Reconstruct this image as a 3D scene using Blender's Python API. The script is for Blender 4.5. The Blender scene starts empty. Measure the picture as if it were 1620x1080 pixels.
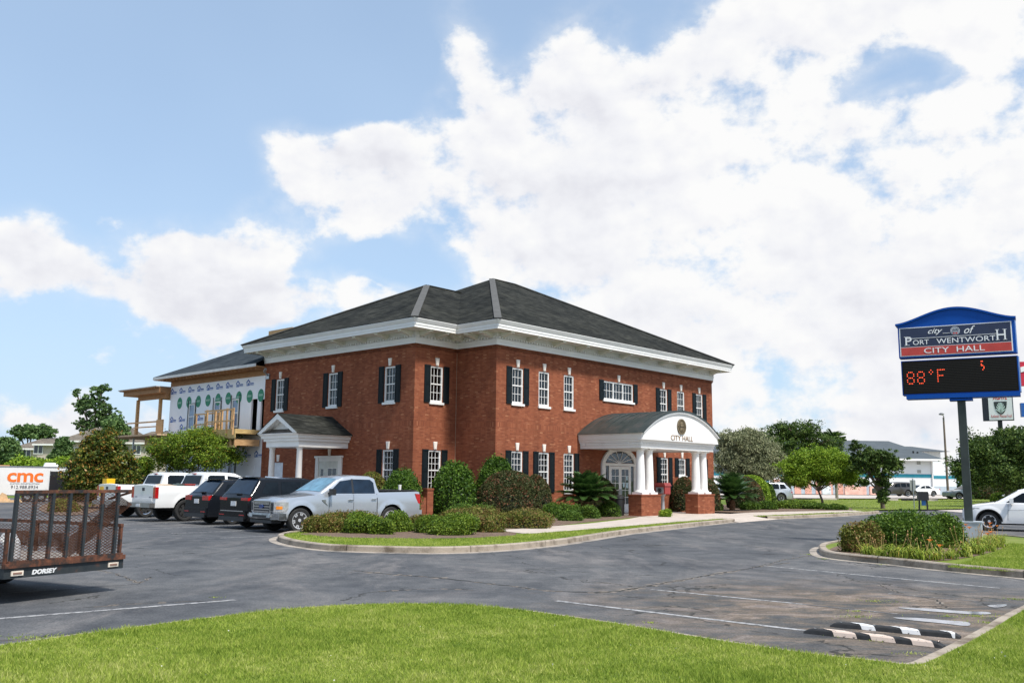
import bpy, bmesh, math, random
import numpy as np
from mathutils import Vector, Matrix
R = math.radians
SC = bpy.context.scene
COL = SC.collection
rng = np.random.default_rng(7)
random.seed(7)

# ------------------------------------------------------------------ camera
FPX, PITCH, ROLL, CAMZ = 1438.2, 8.669, 0.607, 1.65       # focal length in px of a 1620 px wide picture
cam = bpy.data.cameras.new('camera')
cam.sensor_width = 36.0
cam.lens = FPX / 1620 * 36
cam.clip_start, cam.clip_end = 0.1, 6000
camera = bpy.data.objects.new('camera', cam)
COL.objects.link(camera)
camera.matrix_world = (Matrix.Translation((0, 0, CAMZ)) @ Matrix.Rotation(R(90 + PITCH), 4, 'X') @ Matrix.Rotation(R(ROLL), 4, 'Z'))
SC.camera = camera
SC.render.resolution_x, SC.render.resolution_y = 1024, 682

# ------------------------------------------------------------------ survey helpers (plain ground geometry)
YAW = R(42.442); X0, Y0 = -0.711, 41.902                     # the town hall's corner and the direction of its street front
SU, CU = math.sin(YAW), math.cos(YAW)
def ray(px, py):
    x, y = (px - 810) / FPX, -(py - 540) / FPX
    r = R(ROLL); x, y = x*math.cos(r) - y*math.sin(r), x*math.sin(r) + y*math.cos(r)
    t = R(PITCH)
    return Vector((x, math.cos(t) - y*math.sin(t), math.sin(t) + y*math.cos(t)))
ASZ = -0.10                                                  # the asphalt lies 10 cm under the walkways
KF = 1.0606
def G(px, py, z=ASZ):
    d = ray(px, py); k = (z - CAMZ) / d.z
    return (d.x*k, d.y*k)
def at(px, py, Y):
    d = ray(px, py); k = Y / d.y
    return Vector((d.x*k, Y, d.z*k + CAMZ))
def W(u, v, z=0.0): return Vector((X0 + u*SU - v*CU, Y0 + u*CU + v*SU, z))
def UV(X, Y):
    dx, dy = X - X0, Y - Y0
    return (dx*SU + dy*CU, -dx*CU + dy*SU)
def K(u, v):
    p = W(u, v); return (p.x*KF, p.y*KF)
GRID = math.pi/2 - YAW                                        # rotation of the building grid

# ------------------------------------------------------------------ sky and sun
SUN_EL, SUN_AZ = R(58), R(138)      # azimuth clockwise from +Y (the view): the sun stands high behind the viewer's right shoulder
SC.view_settings.view_transform = 'Standard'
SC.view_settings.look = 'None'
SC.view_settings.exposure = 0.55
SC.view_settings.gamma = 1.0
world = bpy.data.worlds.new('World'); SC.world = world; world.use_nodes = True
world.cycles.sampling_method = 'MANUAL'; world.cycles.sample_map_resolution = 256
def build_sky():
    nt = world.node_tree; N, Lk = nt.nodes, nt.links
    for n in list(N): N.remove(n)
    out = N.new('ShaderNodeOutputWorld'); bg = N.new('ShaderNodeBackground'); bg.inputs[1].default_value = 0.1
    Lk.new(bg.outputs[0], out.inputs[0])
    sky = N.new('ShaderNodeTexSky'); sky.sky_type = 'NISHITA'; sky.sun_disc = False
    sky.sun_elevation = SUN_EL; sky.sun_rotation = SUN_AZ
    sky.air_density = 1.0; sky.dust_density = 1.2; sky.ozone_density = 1.0
    tc = N.new('ShaderNodeTexCoord')
    nrm = N.new('ShaderNodeVectorMath'); nrm.operation = 'NORMALIZE'; Lk.new(tc.outputs['Generated'], nrm.inputs[0])
    D = nrm.outputs[0]
    def m(op, a, b=None, c=None, clamp=False):
        n = N.new('ShaderNodeMath'); n.operation = op; n.use_clamp = clamp
        for i, v in enumerate((a, b, c)):
            if v is None: continue
            if isinstance(v, (int, float)): n.inputs[i].default_value = v
            else: Lk.new(v, n.inputs[i])
        return n.outputs[0]
    def vm(op, a, b):
        n = N.new('ShaderNodeVectorMath'); n.operation = op; Lk.new(a, n.inputs[0])
        if hasattr(b, 'links'): Lk.new(b, n.inputs[1])
        else: n.inputs[1].default_value = b
        return n
    def noise(vec, scale, detail, rough=.55, dist=0.0):
        n = N.new('ShaderNodeTexNoise'); n.inputs['Scale'].default_value = scale; n.inputs['Detail'].default_value = detail
        n.inputs['Roughness'].default_value = rough; n.inputs['Distortion'].default_value = dist
        Lk.new(vec, n.inputs['Vector']); return n
    # banks of cumulus, each given by the direction it stands in
    wn = noise(D, 4.5, 2, .6)
    DW = N.new('ShaderNodeVectorMath'); DW.operation = 'MULTIPLY_ADD'; Lk.new(wn.outputs['Color'], DW.inputs[0]); DW.inputs[1].default_value = (.16, .16, .16); Lk.new(D, DW.inputs[2]); DW = DW.outputs[0]
    total = None
    for (px, py, rx, ry, s) in CLOUDS:
        c = ray(px, py).normalized(); sx, sz = FPX/(rx*1.5), FPX/(ry*1.5)
        a = N.new('ShaderNodeMapping'); a.vector_type = 'POINT'; Lk.new(DW, a.inputs['Vector'])
        a.inputs['Scale'].default_value = (sx, 0, sz); a.inputs['Location'].default_value = (-(c.x+.08)*sx, 0, -(c.z+.08)*sz)
        g = N.new('ShaderNodeTexGradient'); g.gradient_type = 'SPHERICAL'; Lk.new(a.outputs[0], g.inputs[0])
        total = m('MULTIPLY_ADD', g.outputs['Fac'], s*1.45, total if total is not None else 0.0)
    total = m('MINIMUM', m('MAXIMUM', total, -.6), 1.2)
    st = vm('MULTIPLY', D, (1, 1, 1.35)).outputs[0]
    n1 = noise(st, 12.0, 7, .60, 0)
    up = vm('ADD', st, (.009, -.003, .020)).outputs[0]
    n2 = noise(up, 12.0, 3, .56, 0)
    nb = noise(st, 3.0, 2, .5)
    f = m('ADD', total, m('MULTIPLY', m('ADD', m('SUBTRACT', n1.outputs['Fac'], .5), m('MULTIPLY', m('SUBTRACT', nb.outputs['Fac'], .5), .5)), 3.0))
    dens = m('MULTIPLY', m('SUBTRACT', f, .49), 1.75, clamp=True)
    soft = m('MULTIPLY', m('MULTIPLY', m('SUBTRACT', total, .06), 1.7, clamp=True), m('MULTIPLY', m('SUBTRACT', n1.outputs['Fac'], .30), 2.6, clamp=True))
    dens = m('MAXIMUM', dens, m('MULTIPLY', soft, .62))
    mr = N.new('ShaderNodeMapRange'); mr.interpolation_type = 'SMOOTHSTEP'; Lk.new(dens, mr.inputs['Value'])
    dens = mr.outputs[0]
    lit = m('MULTIPLY_ADD', m('SUBTRACT', n1.outputs['Fac'], n2.outputs['Fac']), 1.5, .64)
    lit = m('ADD', lit, m('MULTIPLY', m('SUBTRACT', nb.outputs['Fac'], .5), -1.5))
    lit = m('SUBTRACT', lit, m('MULTIPLY', m('SUBTRACT', total, .75), .30), clamp=True)
    cr = N.new('ShaderNodeValToRGB'); Lk.new(lit, cr.inputs[0])
    e = cr.color_ramp.elements; e[0].position = 0.05; e[0].color = (5.3, 5.35, 5.75, 1); e[1].position = .66; e[1].color = (6.65, 6.65, 6.65, 1)
    k = e.new(.38); k.color = (6.1, 6.15, 6.4, 1)
    # thin high veil and pale band towards the horizon
    sp = N.new('ShaderNodeSeparateXYZ'); Lk.new(D, sp.inputs[0])
    hz = m('POWER', m('SUBTRACT', 1.0, m('MAXIMUM', sp.outputs['Z'], 0.0)), 5.0)
    veil = m('ADD', m('MULTIPLY_ADD', hz, .38, .46), m('MULTIPLY', m('SUBTRACT', nb.outputs['Fac'], .48), .30), clamp=True)
    mx0 = N.new('ShaderNodeMix'); mx0.data_type = 'RGBA'; mx0.blend_type = 'MULTIPLY'; mx0.inputs[0].default_value = 1
    Lk.new(sky.outputs[0], mx0.inputs[6]); mx0.inputs[7].default_value = SKYMUL
    mx = N.new('ShaderNodeMix'); mx.data_type = 'RGBA'; Lk.new(veil, mx.inputs[0]); Lk.new(mx0.outputs[2], mx.inputs[6]); mx.inputs[7].default_value = (4.05, 5.25, 6.75, 1)
    m2 = N.new('ShaderNodeMix'); m2.data_type = 'RGBA'; Lk.new(dens, m2.inputs[0]); Lk.new(mx.outputs[2], m2.inputs[6]); Lk.new(cr.outputs[0], m2.inputs[7])
    Lk.new(m2.outputs[2], bg.inputs[0])
SKYMUL = (1.1, 1.2, 1.25, 1)
CLOUDS = [(500, 300, 105, 75, .95), (450, 235, 55, 45, .7), (560, 255, 60, 50, .7), (300, 365, 90, 55, .75), (350, 428, 120, 52, .7), (50, 402, 75, 38, .75), (130, 458, 230, 42, .62),
          (450, 472, 220, 36, .6), (600, 360, 50, 28, .6), (730, 60, 60, 75, .62), (760, 185, 100, 75, .95), (690, 300, 120, 70, .85), (800, 375, 120, 75, .9),
          (910, 100, 80, 60, .55), (1000, 240, 200, 130, 1.1), (1180, 190, 150, 90, 1.2), (1220, 300, 240, 110, 1.0), (960, 400, 220, 100, 1.0), (950, 520, 200, 80, .8),
          (1150, 470, 240, 110, 1.0), (1420, 300, 190, 90, .9), (1420, 430, 260, 90, 1.0), (1570, 400, 120, 90, 1.0), (1590, 130, 140, 170, 1.2), (1340, 20, 210, 70, 1.0),
          (1250, 60, 80, 60, .5), (1400, 210, 70, 42, -.62), (1395, 125, 110, 38, -.75), (1040, 70, 90, 60, -.5), (1180, 380, 50, 22, -.6), (1345, 500, 120, 30, -.65), (1500, 285, 90, 22, -1.0),
          (600, 474, 55, 24, 1.0), (790, 438, 55, 22, 1.0), (1240, 560, 160, 60, .9), (1310, 620, 200, 70, 1.2), (1170, 610, 100, 70, .9), (1480, 600, 220, 90, 1.1), (1330, 690, 260, 50, 1.0), (60, 668, 110, 34, .55), (230, 672, 80, 34, .6), (1000, 15, 110, 60, .35),
          (300, 130, 330, 130, -.5), (640, 430, 80, 30, -.5), (900, 560, 160, 60, .6)]
build_sky()
def add_sun():
    l = bpy.data.lights.new('sun', 'SUN'); l.energy = 3.5; l.angle = R(7); l.color = (1.0, .95, .87)
    o = bpy.data.objects.new('sun', l); COL.objects.link(o)
    d = Vector((math.sin(SUN_AZ)*math.cos(SUN_EL), math.cos(SUN_AZ)*math.cos(SUN_EL), math.sin(SUN_EL)))
    o.rotation_euler = d.to_track_quat('Z', 'Y').to_euler()
    o.location = (30, 0, 60)
add_sun()

# ------------------------------------------------------------------ materials
MATS = {}
def S(*c): return tuple(c) + ((1.0,) if len(c) == 3 else ())
class NT:
    def __init__(s, name):
        s.mat = bpy.data.materials.new(name); s.mat.use_nodes = True; s.t = s.mat.node_tree; s.N = s.t.nodes; s.L = s.t.links
        s.b = s.N['Principled BSDF']; s.out = s.N['Material Output']
        s.tc = s.N.new('ShaderNodeTexCoord')
    def set(s, sock, v):
        if hasattr(v, 'links'): s.L.new(v, sock)
        else: sock.default_value = v
    def math(s, op, a, b=0.0, clamp=False):
        n = s.N.new('ShaderNodeMath'); n.operation = op; n.use_clamp = clamp; s.set(n.inputs[0], a); s.set(n.inputs[1], b); return n.outputs[0]
    def noise(s, scale, detail=4, rough=.55, vec=None, dist=0.0, out='Fac'):
        n = s.N.new('ShaderNodeTexNoise'); n.inputs['Scale'].default_value = scale; n.inputs['Detail'].default_value = detail; n.inputs['Roughness'].default_value = rough
        n.inputs['Distortion'].default_value = dist
        s.L.new(vec if vec is not None else s.tc.outputs['Object'], n.inputs['Vector']); return n.outputs[out]
    def ramp(s, fac, stops, interp='LINEAR'):
        n = s.N.new('ShaderNodeValToRGB'); n.color_ramp.interpolation = interp
        s.L.new(fac, n.inputs[0]); e = n.color_ramp.elements
        e[0].position, e[0].color = stops[0][0], S(*stops[0][1]); e[1].position, e[1].color = stops[-1][0], S(*stops[-1][1])
        for p, c in stops[1:-1]: k = e.new(p); k.color = S(*c)
        return n.outputs[0]
    def mix(s, fac, a, b, mode='MIX'):
        n = s.N.new('ShaderNodeMix'); n.data_type = 'RGBA'; n.blend_type = mode; s.set(n.inputs[0], fac)
        s.set(n.inputs[6], S(*a) if isinstance(a, tuple) else a); s.set(n.inputs[7], S(*b) if isinstance(b, tuple) else b); return n.outputs[2]
    def mapping(s, scale=(1, 1, 1), rot=(0, 0, 0), loc=(0, 0, 0), vec=None):
        n = s.N.new('ShaderNodeMapping'); n.inputs['Scale'].default_value = scale; n.inputs['Rotation'].default_value = rot; n.inputs['Location'].default_value = loc
        s.L.new(vec if vec is not None else s.tc.outputs['Object'], n.inputs['Vector']); return n.outputs[0]
    def bump(s, h, strength=.3, dist=.02):
        n = s.N.new('ShaderNodeBump'); n.inputs['Strength'].default_value = strength; n.inputs['Distance'].default_value = dist; s.L.new(h, n.inputs['Height']); s.L.new(n.outputs[0], s.b.inputs['Normal'])
    def fin(s, col, rough=.6, metal=0.0, spec=None):
        s.set(s.b.inputs['Base Color'], S(*col) if isinstance(col, tuple) else col); s.set(s.b.inputs['Roughness'], rough); s.set(s.b.inputs['Metallic'], metal)
        if spec is not None: s.b.inputs['Specular IOR Level'].default_value = spec
        return s.mat
def plain(name, col, rough=.6, metal=0.0, vary=.12, scale=3.0, spec=None, bump=0.0, coat=0.0):
    if name in MATS: return MATS[name]
    n = NT(name); f = n.noise(scale, 4)
    c = n.ramp(f, [(.3, tuple(x*(1-vary) for x in col)), (.7, tuple(min(1, x*(1+vary)) for x in col))])
    n.fin(c, rough, metal, spec)
    if bump: n.bump(n.noise(scale*14, 3), bump, .01)
    if coat: n.b.inputs['Coat Weight'].default_value = coat; n.b.inputs['Coat Roughness'].default_value = .05
    MATS[name] = n.mat; return n.mat

def mat_brick(name='red_brick', dark=1.0):
    n = NT(name); tc = n.tc.outputs['Object']
    sp = n.N.new('ShaderNodeSeparateXYZ'); n.L.new(tc, sp.inputs[0])
    h = n.math('ADD', sp.outputs[0], sp.outputs[1])
    cb = n.N.new('ShaderNodeCombineXYZ'); n.L.new(h, cb.inputs[0]); n.L.new(sp.outputs[2], cb.inputs[1])
    def br(vec, w, hh):
        b = n.N.new('ShaderNodeTexBrick'); n.L.new(vec, b.inputs['Vector']); b.inputs['Scale'].default_value = 1.0
        b.inputs['Brick Width'].default_value = w; b.inputs['Row Height'].default_value = hh; b.inputs['Mortar Size'].default_value = .006; b.inputs['Mortar Smooth'].default_value = .3
        b.inputs['Color1'].default_value = (0, 0, 0, 1); b.inputs['Color2'].default_value = (1, 1, 1, 1); b.inputs['Mortar'].default_value = (.5, .5, .5, 1); b.inputs['Bias'].default_value = 0
        return b
    b1 = br(cb.outputs[0], .215, .075)
    cb2 = n.N.new('ShaderNodeCombineXYZ'); n.L.new(sp.outputs[2], cb2.inputs[1]); n.L.new(h, cb2.inputs[0])
    b2 = br(cb2.outputs[0], .075, .215); b2.offset = 0
    z = sp.outputs[2]
    band = n.math('MULTIPLY', n.math('GREATER_THAN', z, 4.085), n.math('LESS_THAN', z, 4.30))
    rnd = n.mix(band, b1.outputs['Color'], b2.outputs['Color']); 
    fac = n.math('ADD', n.math('MULTIPLY', n.math('SUBTRACT', 1.0, band), b1.outputs['Fac']), n.math('MULTIPLY', band, b2.outputs['Fac']))
    c = n.ramp(rnd, [(0, (.21*dark, .065*dark, .036*dark)), (.3, (.255*dark, .081*dark, .042*dark)), (.7, (.282*dark, .092*dark, .047*dark)), (.95, (.315*dark, .112*dark, .06*dark)), (1, (.40*dark, .17*dark, .09*dark))])
    big = n.ramp(n.noise(.55, 5), [(.3, (.90, .88, .87)), (.7, (1.10, 1.09, 1.07))])
    streak = n.ramp(n.noise(1.2, 4, .6, vec=n.mapping(scale=(1.6, 1.6, .22))), [(.40, (.80, .78, .78)), (.55, (1.04, 1.04, 1.04))]); big = n.mix(.7, big, streak, 'MULTIPLY')
    c = n.mix(1.0, c, big, 'MULTIPLY')
    # mortar, with pale smears where the pointing ran over the bricks
    sm = n.math('GREATER_THAN', n.noise(2.6, 6, .75), .645)
    sm2 = n.math('GREATER_THAN', n.noise(14.0, 3, .6), .53)
    mort = n.mix(n.math('MULTIPLY', sm, sm2), (.21, .09, .055), (.42, .29, .18))
    smear = n.math('MULTIPLY', n.math('MULTIPLY', sm, sm2), .28)
    c = n.mix(smear, c, (.42, .27, .15))
    c = n.mix(n.math('MULTIPLY', fac, .85), c, mort)
    n.bump(n.math('SUBTRACT', 1.0, fac), .4, .008)
    return n.fin(c, .9, spec=.15)
def mat_shingle(name, c0, c1):
    n = NT(name); g = n.tc.outputs['Object']
    sp = n.N.new('ShaderNodeSeparateXYZ'); n.L.new(g, sp.inputs[0])
    # courses run level: use height for the rows and the two plan directions for the tabs
    cb = n.N.new('ShaderNodeCombineXYZ'); n.L.new(n.math('ADD', sp.outputs[0], n.math('MULTIPLY', sp.outputs[1], 1.0)), cb.inputs[0]); n.L.new(n.math('MULTIPLY', sp.outputs[2], 2.2), cb.inputs[1])
    b = n.N.new('ShaderNodeTexBrick'); n.L.new(cb.outputs[0], b.inputs['Vector']); b.inputs['Scale'].default_value = 1
    b.inputs['Brick Width'].default_value = .32; b.inputs['Row Height'].default_value = .16; b.inputs['Mortar Size'].default_value = .012; b.inputs['Mortar Smooth'].default_value = .6
    b.inputs['Color1'].default_value = (0, 0, 0, 1); b.inputs['Color2'].default_value = (1, 1, 1, 1); b.inputs['Mortar'].default_value = (.15, .15, .15, 1)
    c = n.ramp(b.outputs['Color'], [(0, c0), (1, c1)])
    big = n.ramp(n.noise(.5, 6, .65), [(.3, (.60, .62, .64)), (.5, (1.0, 1.0, .98)), (.7, (1.45, 1.42, 1.32))])
    c = n.mix(1.0, c, big, 'MULTIPLY'); c = n.mix(n.math('MULTIPLY', b.outputs['Fac'], .5), c, tuple(x*.45 for x in c0))
    n.bump(b.outputs['Fac'], -.4, .01)
    return n.fin(c, .95, spec=.06)
def mat_asphalt():
    n = NT('asphalt'); v = n.tc.outputs['Object']
    base = n.noise(.16, 6, .62, dist=.6)
    c = n.ramp(base, [(.32, (.058, .061, .067)), (.45, (.077, .080, .086)), (.55, (.097, .099, .103)), (.68, (.13, .126, .124))])
    st = n.noise(.55, 7, .7, vec=n.mapping(scale=(1.0, .28, 1), rot=(0, 0, R(-12))), dist=.8)
    c = n.mix(n.ramp(st, [(.49, (0, 0, 0)), (.66, (.75, .75, .75))]), c, (.165, .155, .150))
    dk = n.noise(.9, 6, .65, vec=n.mapping(scale=(1, .5, 1), rot=(0, 0, R(20)), loc=(7, 3, 0)))
    c = n.mix(n.ramp(dk, [(.52, (0, 0, 0)), (.66, (.7, .7, .7))]), c, (.045, .049, .057))
    # worn tan dirt near the low corner of the bays
    g = n.N.new('ShaderNodeVectorMath'); g.operation = 'DISTANCE'; n.L.new(v, g.inputs[0]); g.inputs[1].default_value = (5.2, 12.6, 0)
    near = n.ramp(n.math('ADD', n.math('MULTIPLY', g.outputs['Value'], .115), n.math('MULTIPLY', n.noise(.9, 6, .7), .75)), [(.60, (1, 1, 1)), (.98, (0, 0, 0))])
    c = n.mix(n.math('MULTIPLY', near, .88), c, n.ramp(n.noise(1.3, 7, .72, dist=.5, vec=n.mapping(scale=(.7, 1.3, 1), rot=(0, 0, R(-35)))), [(.36, (.050, .052, .056)), (.45, (.085, .078, .070)), (.53, (.15, .115, .085)), (.60, (.215, .175, .15)), (.70, (.11, .10, .095))]))
    c = n.mix(1.0, c, n.ramp(n.noise(1.9, 6, .7), [(.32, (.80, .81, .83)), (.5, (1.05, 1.05, 1.05)), (.66, (1.32, 1.30, 1.28))]), 'MULTIPLY')
    grit = n.noise(38, 3, .7)
    c = n.mix(.75, c, n.ramp(grit, [(.3, (.5, .5, .5)), (.5, (1, 1, 1)), (.72, (1.7, 1.66, 1.6))]), 'MULTIPLY')
    # cracks
    wv = n.N.new('ShaderNodeVectorMath'); wv.operation = 'ADD'; n.L.new(v, wv.inputs[0])
    sc = n.N.new('ShaderNodeVectorMath'); sc.operation = 'SCALE'; sc.inputs['Scale'].default_value = 1.6; n.L.new(n.noise(.7, 5, .6, out='Color'), sc.inputs[0]); n.L.new(sc.outputs[0], wv.inputs[1])
    vo = n.N.new('ShaderNodeTexVoronoi'); vo.feature = 'DISTANCE_TO_EDGE'; vo.inputs['Scale'].default_value = .26; n.L.new(wv.outputs[0], vo.inputs['Vector'])
    cr = n.math('LESS_THAN', vo.outputs['Distance'], .0055)
    cr = n.math('MULTIPLY', cr, n.math('GREATER_THAN', n.noise(.35, 3), .50))
    c = n.mix(n.math('MULTIPLY', cr, .75), c, (.022, .022, .02))
    n.bump(n.noise(55, 4, .7), .35, .006)
    wet = n.ramp(n.noise(.3, 5), [(.4, (.78, .78, .78)), (.62, (.92, .92, .92))])
    return n.fin(c, wet, spec=.2)
def mat_concrete(name='kerb_concrete', col=(.42, .37, .31), stain=(.22, .18, .14)):
    n = NT(name)
    c = n.ramp(n.noise(1.6, 7, .7), [(.35, stain), (.52, col), (.75, tuple(min(1, x*1.15) for x in col))])
    c = n.mix(.5, c, n.ramp(n.noise(30, 3, .7), [(.3, (.7, .7, .7)), (.7, (1.2, 1.2, 1.2))]), 'MULTIPLY')
    n.bump(n.noise(40, 3), .3, .006)
    return n.fin(c, .9)
def mat_grass(name, cols, sc=1.0, transl=.35):
    n = NT(name); geo = n.N.new('ShaderNodeNewGeometry')
    r = geo.outputs['Random Per Island']
    pos = geo.outputs['Position']
    big = n.noise(.45*sc, 4, .6, vec=pos); mid = n.noise(3.0*sc, 4, .6, vec=pos)
    f = n.math('ADD', n.math('MULTIPLY', r, .36), n.math('ADD', n.math('MULTIPLY', big, .62), n.math('SUBTRACT', n.math('MULTIPLY', mid, .50), .14)))
    c = n.ramp(f, [(.28, cols[0]), (.5, cols[1]), (.68, cols[2]), (.88, cols[3])])
    n.fin(c, .75, spec=.08)
    tr = n.N.new('ShaderNodeBsdfTranslucent'); n.L.new(c, tr.inputs[0])
    mx = n.N.new('ShaderNodeMixShader'); mx.inputs[0].default_value = transl; n.L.new(n.b.outputs[0], mx.inputs[1]); n.L.new(tr.outputs[0], mx.inputs[2]); n.L.new(mx.outputs[0], n.out.inputs[0])
    return n.mat
def mat_leaf(name, c0, c1, c2, clump=.9, rough=.55, spec=.25, transl=.22, tip=None, tip_amt=.0):
    n = NT(name); geo = n.N.new('ShaderNodeNewGeometry'); r = geo.outputs['Random Per Island']; pos = geo.outputs['Position']
    f = n.math('ADD', n.math('MULTIPLY', r, .55), n.math('MULTIPLY', n.noise(clump, 3, .6, vec=pos), .55))
    c = n.ramp(f, [(.25, c0), (.52, c1), (.82, c2)])
    if tip:
        t = n.math('MULTIPLY', n.math('GREATER_THAN', n.math('ADD', n.math('MULTIPLY', n.noise(clump*1.7, 3, .6, vec=pos), .8), n.math('MULTIPLY', r, .35)), 1-tip_amt), .85)
        c = n.mix(t, c, tip)
    n.fin(c, rough, spec=spec)
    tr = n.N.new('ShaderNodeBsdfTranslucent'); n.L.new(c, tr.inputs[0])
    mx = n.N.new('ShaderNodeMixShader'); mx.inputs[0].default_value = transl; n.L.new(n.b.outputs[0], mx.inputs[1]); n.L.new(tr.outputs[0], mx.inputs[2]); n.L.new(mx.outputs[0], n.out.inputs[0])
    return n.mat
def mat_wood(name='framing_lumber', c0=(.42, .24, .11), c1=(.62, .40, .20)):
    n = NT(name); c = n.ramp(n.noise(3.0, 5, .6, vec=n.mapping(scale=(1, 1, 6))), [(.35, c0), (.65, c1)]); n.bump(n.noise(30, 3), .2, .004); return n.fin(c, .8)
def mat_rust():
    n = NT('rusty_steel')
    c = n.ramp(n.noise(6, 7, .7), [(.36, (.012, .016, .02)), (.46, (.045, .022, .014)), (.58, (.13, .045, .022)), (.72, (.20, .08, .04))])
    n.bump(n.noise(40, 4), .4, .004); return n.fin(c, .8)
def mat_rust2():
    n = NT('worn_black_steel')
    c = n.ramp(n.noise(4, 7, .7), [(.40, (.016, .022, .026)), (.56, (.028, .032, .034)), (.66, (.10, .04, .022)), (.8, (.15, .06, .03))])
    n.bump(n.noise(40, 4), .3, .004); return n.fin(c, .6)
def mat_mulch():
    n = NT('mulch'); c = n.ramp(n.noise(22, 6, .8), [(.35, (.05, .03, .02)), (.5, (.14, .09, .06)), (.68, (.30, .22, .16))]); n.bump(n.noise(30, 4), .9, .03); return n.fin(c, .95)
def mat_glass(name, col, rough=.04, metal=0.0, spec=1.0):
    n = NT(name); n.b.inputs['IOR'].default_value = 1.45
    c = n.ramp(n.noise(2.2, 3), [(.4, tuple(x*.7 for x in col)), (.65, tuple(x*1.3 for x in col))])
    n.bump(n.noise(1.2, 2), .05, .05)
    n.fin(c, rough, metal, spec); return n.mat
def mat_paint(name, col, rough=.22, metal=0.0, coat=1.0, dirt=(.28, .24, .19), amt=.25):
    n = NT(name); sp = n.N.new('ShaderNodeSeparateXYZ'); n.L.new(n.tc.outputs['Object'], sp.inputs[0])
    low = n.math('MULTIPLY', n.math('SUBTRACT', .62, sp.outputs[2]), 1.4, clamp=True)
    d = n.math('MULTIPLY', n.math('MULTIPLY', low, n.ramp(n.noise(5, 5, .65), [(.35, (0, 0, 0)), (.65, (1, 1, 1))])), amt)
    d = n.math('ADD', d, n.math('MULTIPLY', n.noise(2.0, 4), amt*.06))
    c = n.mix(d, col, dirt); n.fin(c, rough, metal, .3 if coat == 0 and col[0] < .05 else None)
    n.b.inputs['Coat Weight'].default_value = coat; n.b.inputs['Coat Roughness'].default_value = .04
    return n.mat
def emit(name, col, s):
    if name in MATS: return MATS[name]
    n = NT(name); n.fin(tuple(x*.3 for x in col), .5); n.b.inputs['Emission Color'].default_value = S(*col); n.b.inputs['Emission Strength'].default_value = s
    MATS[name] = n.mat; return n.mat

BRICK = mat_brick(); SHING = mat_shingle('grey_shingles', (.014, .015, .014), (.044, .045, .041)); SHING2 = mat_shingle('new_dark_shingles', (.030, .038, .046), (.055, .066, .078))
SHING_TAN = mat_shingle('tan_shingles', (.13, .11, .09), (.2, .175, .15))
RIDGE = plain('ridge_cap', (.105, .105, .103), .95, spec=.1, vary=.15, scale=4)
WHITE = plain('white_trim', (.80, .79, .77), .5, vary=.035, scale=1.5); SOFFIT = plain('soffit_paint', (.74, .73, .64), .6, vary=.04)
BLACKSH = plain('black_shutter', (.007, .012, .015), .6, vary=.15, spec=.2); WGLASS = mat_glass('window_glass', (.03, .035, .04), .05)
BLIND = plain('window_curtain', (.26, .27, .28), .8, vary=.2, scale=6)
COPPER = None
def mat_metalroof():
    n = NT('standing_seam_metal'); c = n.ramp(n.noise(1.5, 6, .6), [(.3, (.045, .062, .060)), (.52, (.075, .092, .088)), (.75, (.14, .125, .115))]); n.bump(n.noise(9, 3), .1, .01); return n.fin(c, .42, .55)
MROOF = mat_metalroof()
KERB = mat_concrete('kerb_concrete', (.35, .295, .235), (.15, .115, .08)); WALK = mat_concrete('sidewalk_concrete', (.50, .43, .37), (.40, .34, .29)); PALE = mat_concrete('pale_concrete', (.52, .46, .41), (.42, .37, .33)); GUT = mat_concrete('gutter_concrete', (.36, .31, .26), (.12, .11, .10))
ASPH = mat_asphalt(); MULCH = mat_mulch()
GR_A = mat_grass('lawn_grass', ((.105, .175, .024), (.235, .325, .046), (.37, .44, .08), (.54, .54, .20)))
GR_B = mat_grass('lawn_ground', ((.06, .10, .018), (.11, .16, .026), (.17, .21, .04), (.22, .22, .08)), transl=0.0)
WOOD = mat_wood(); WOOD2 = mat_wood('treated_lumber', (.45, .30, .12), (.62, .46, .2)); PLY = mat_wood('plywood', (.30, .15, .07), (.42, .23, .11)); RUST = mat_rust(); STEEL = mat_rust2()
GALV = plain('galvanised_steel', (.42, .44, .46), .35, .8); CHROME = plain('chrome', (.75, .76, .78), .1, 1.0, vary=.03)
DARK = plain('dark_plastic', (.015, .015, .016), .5); TYRE = plain('tyre_rubber', (.022, .022, .022), .85, vary=.25, scale=8); UNDER = plain('underbody', (.008, .008, .008), .9)
BARK = plain('bark', (.12, .09, .07), .95, vary=.4, scale=8, bump=.6); BARKG = plain('grey_bark', (.26, .22, .18), .95, vary=.3, scale=8, bump=.6)
ORANGE = plain('orange_vinyl', (.86, .17, .015), .5, vary=.04); YELLOW = plain('yellow_plastic', (.85, .50, .01), .4, vary=.08); REDL = plain('red_lens', (.42, .012, .012), .15, vary=.3, scale=12, coat=1)
LENS = plain('clear_lens', (.55, .56, .58), .08, .5, vary=.3, scale=15, coat=1); AMBER = plain('amber_lens', (.8, .25, .02), .15, coat=1)
CARGLASS = mat_glass('car_glass', (.006, .009, .012), .03, spec=.28)
WSHIELD = mat_glass('windscreen_glass', (.10, .22, .30), .04)
LEAFBASE = None
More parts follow.
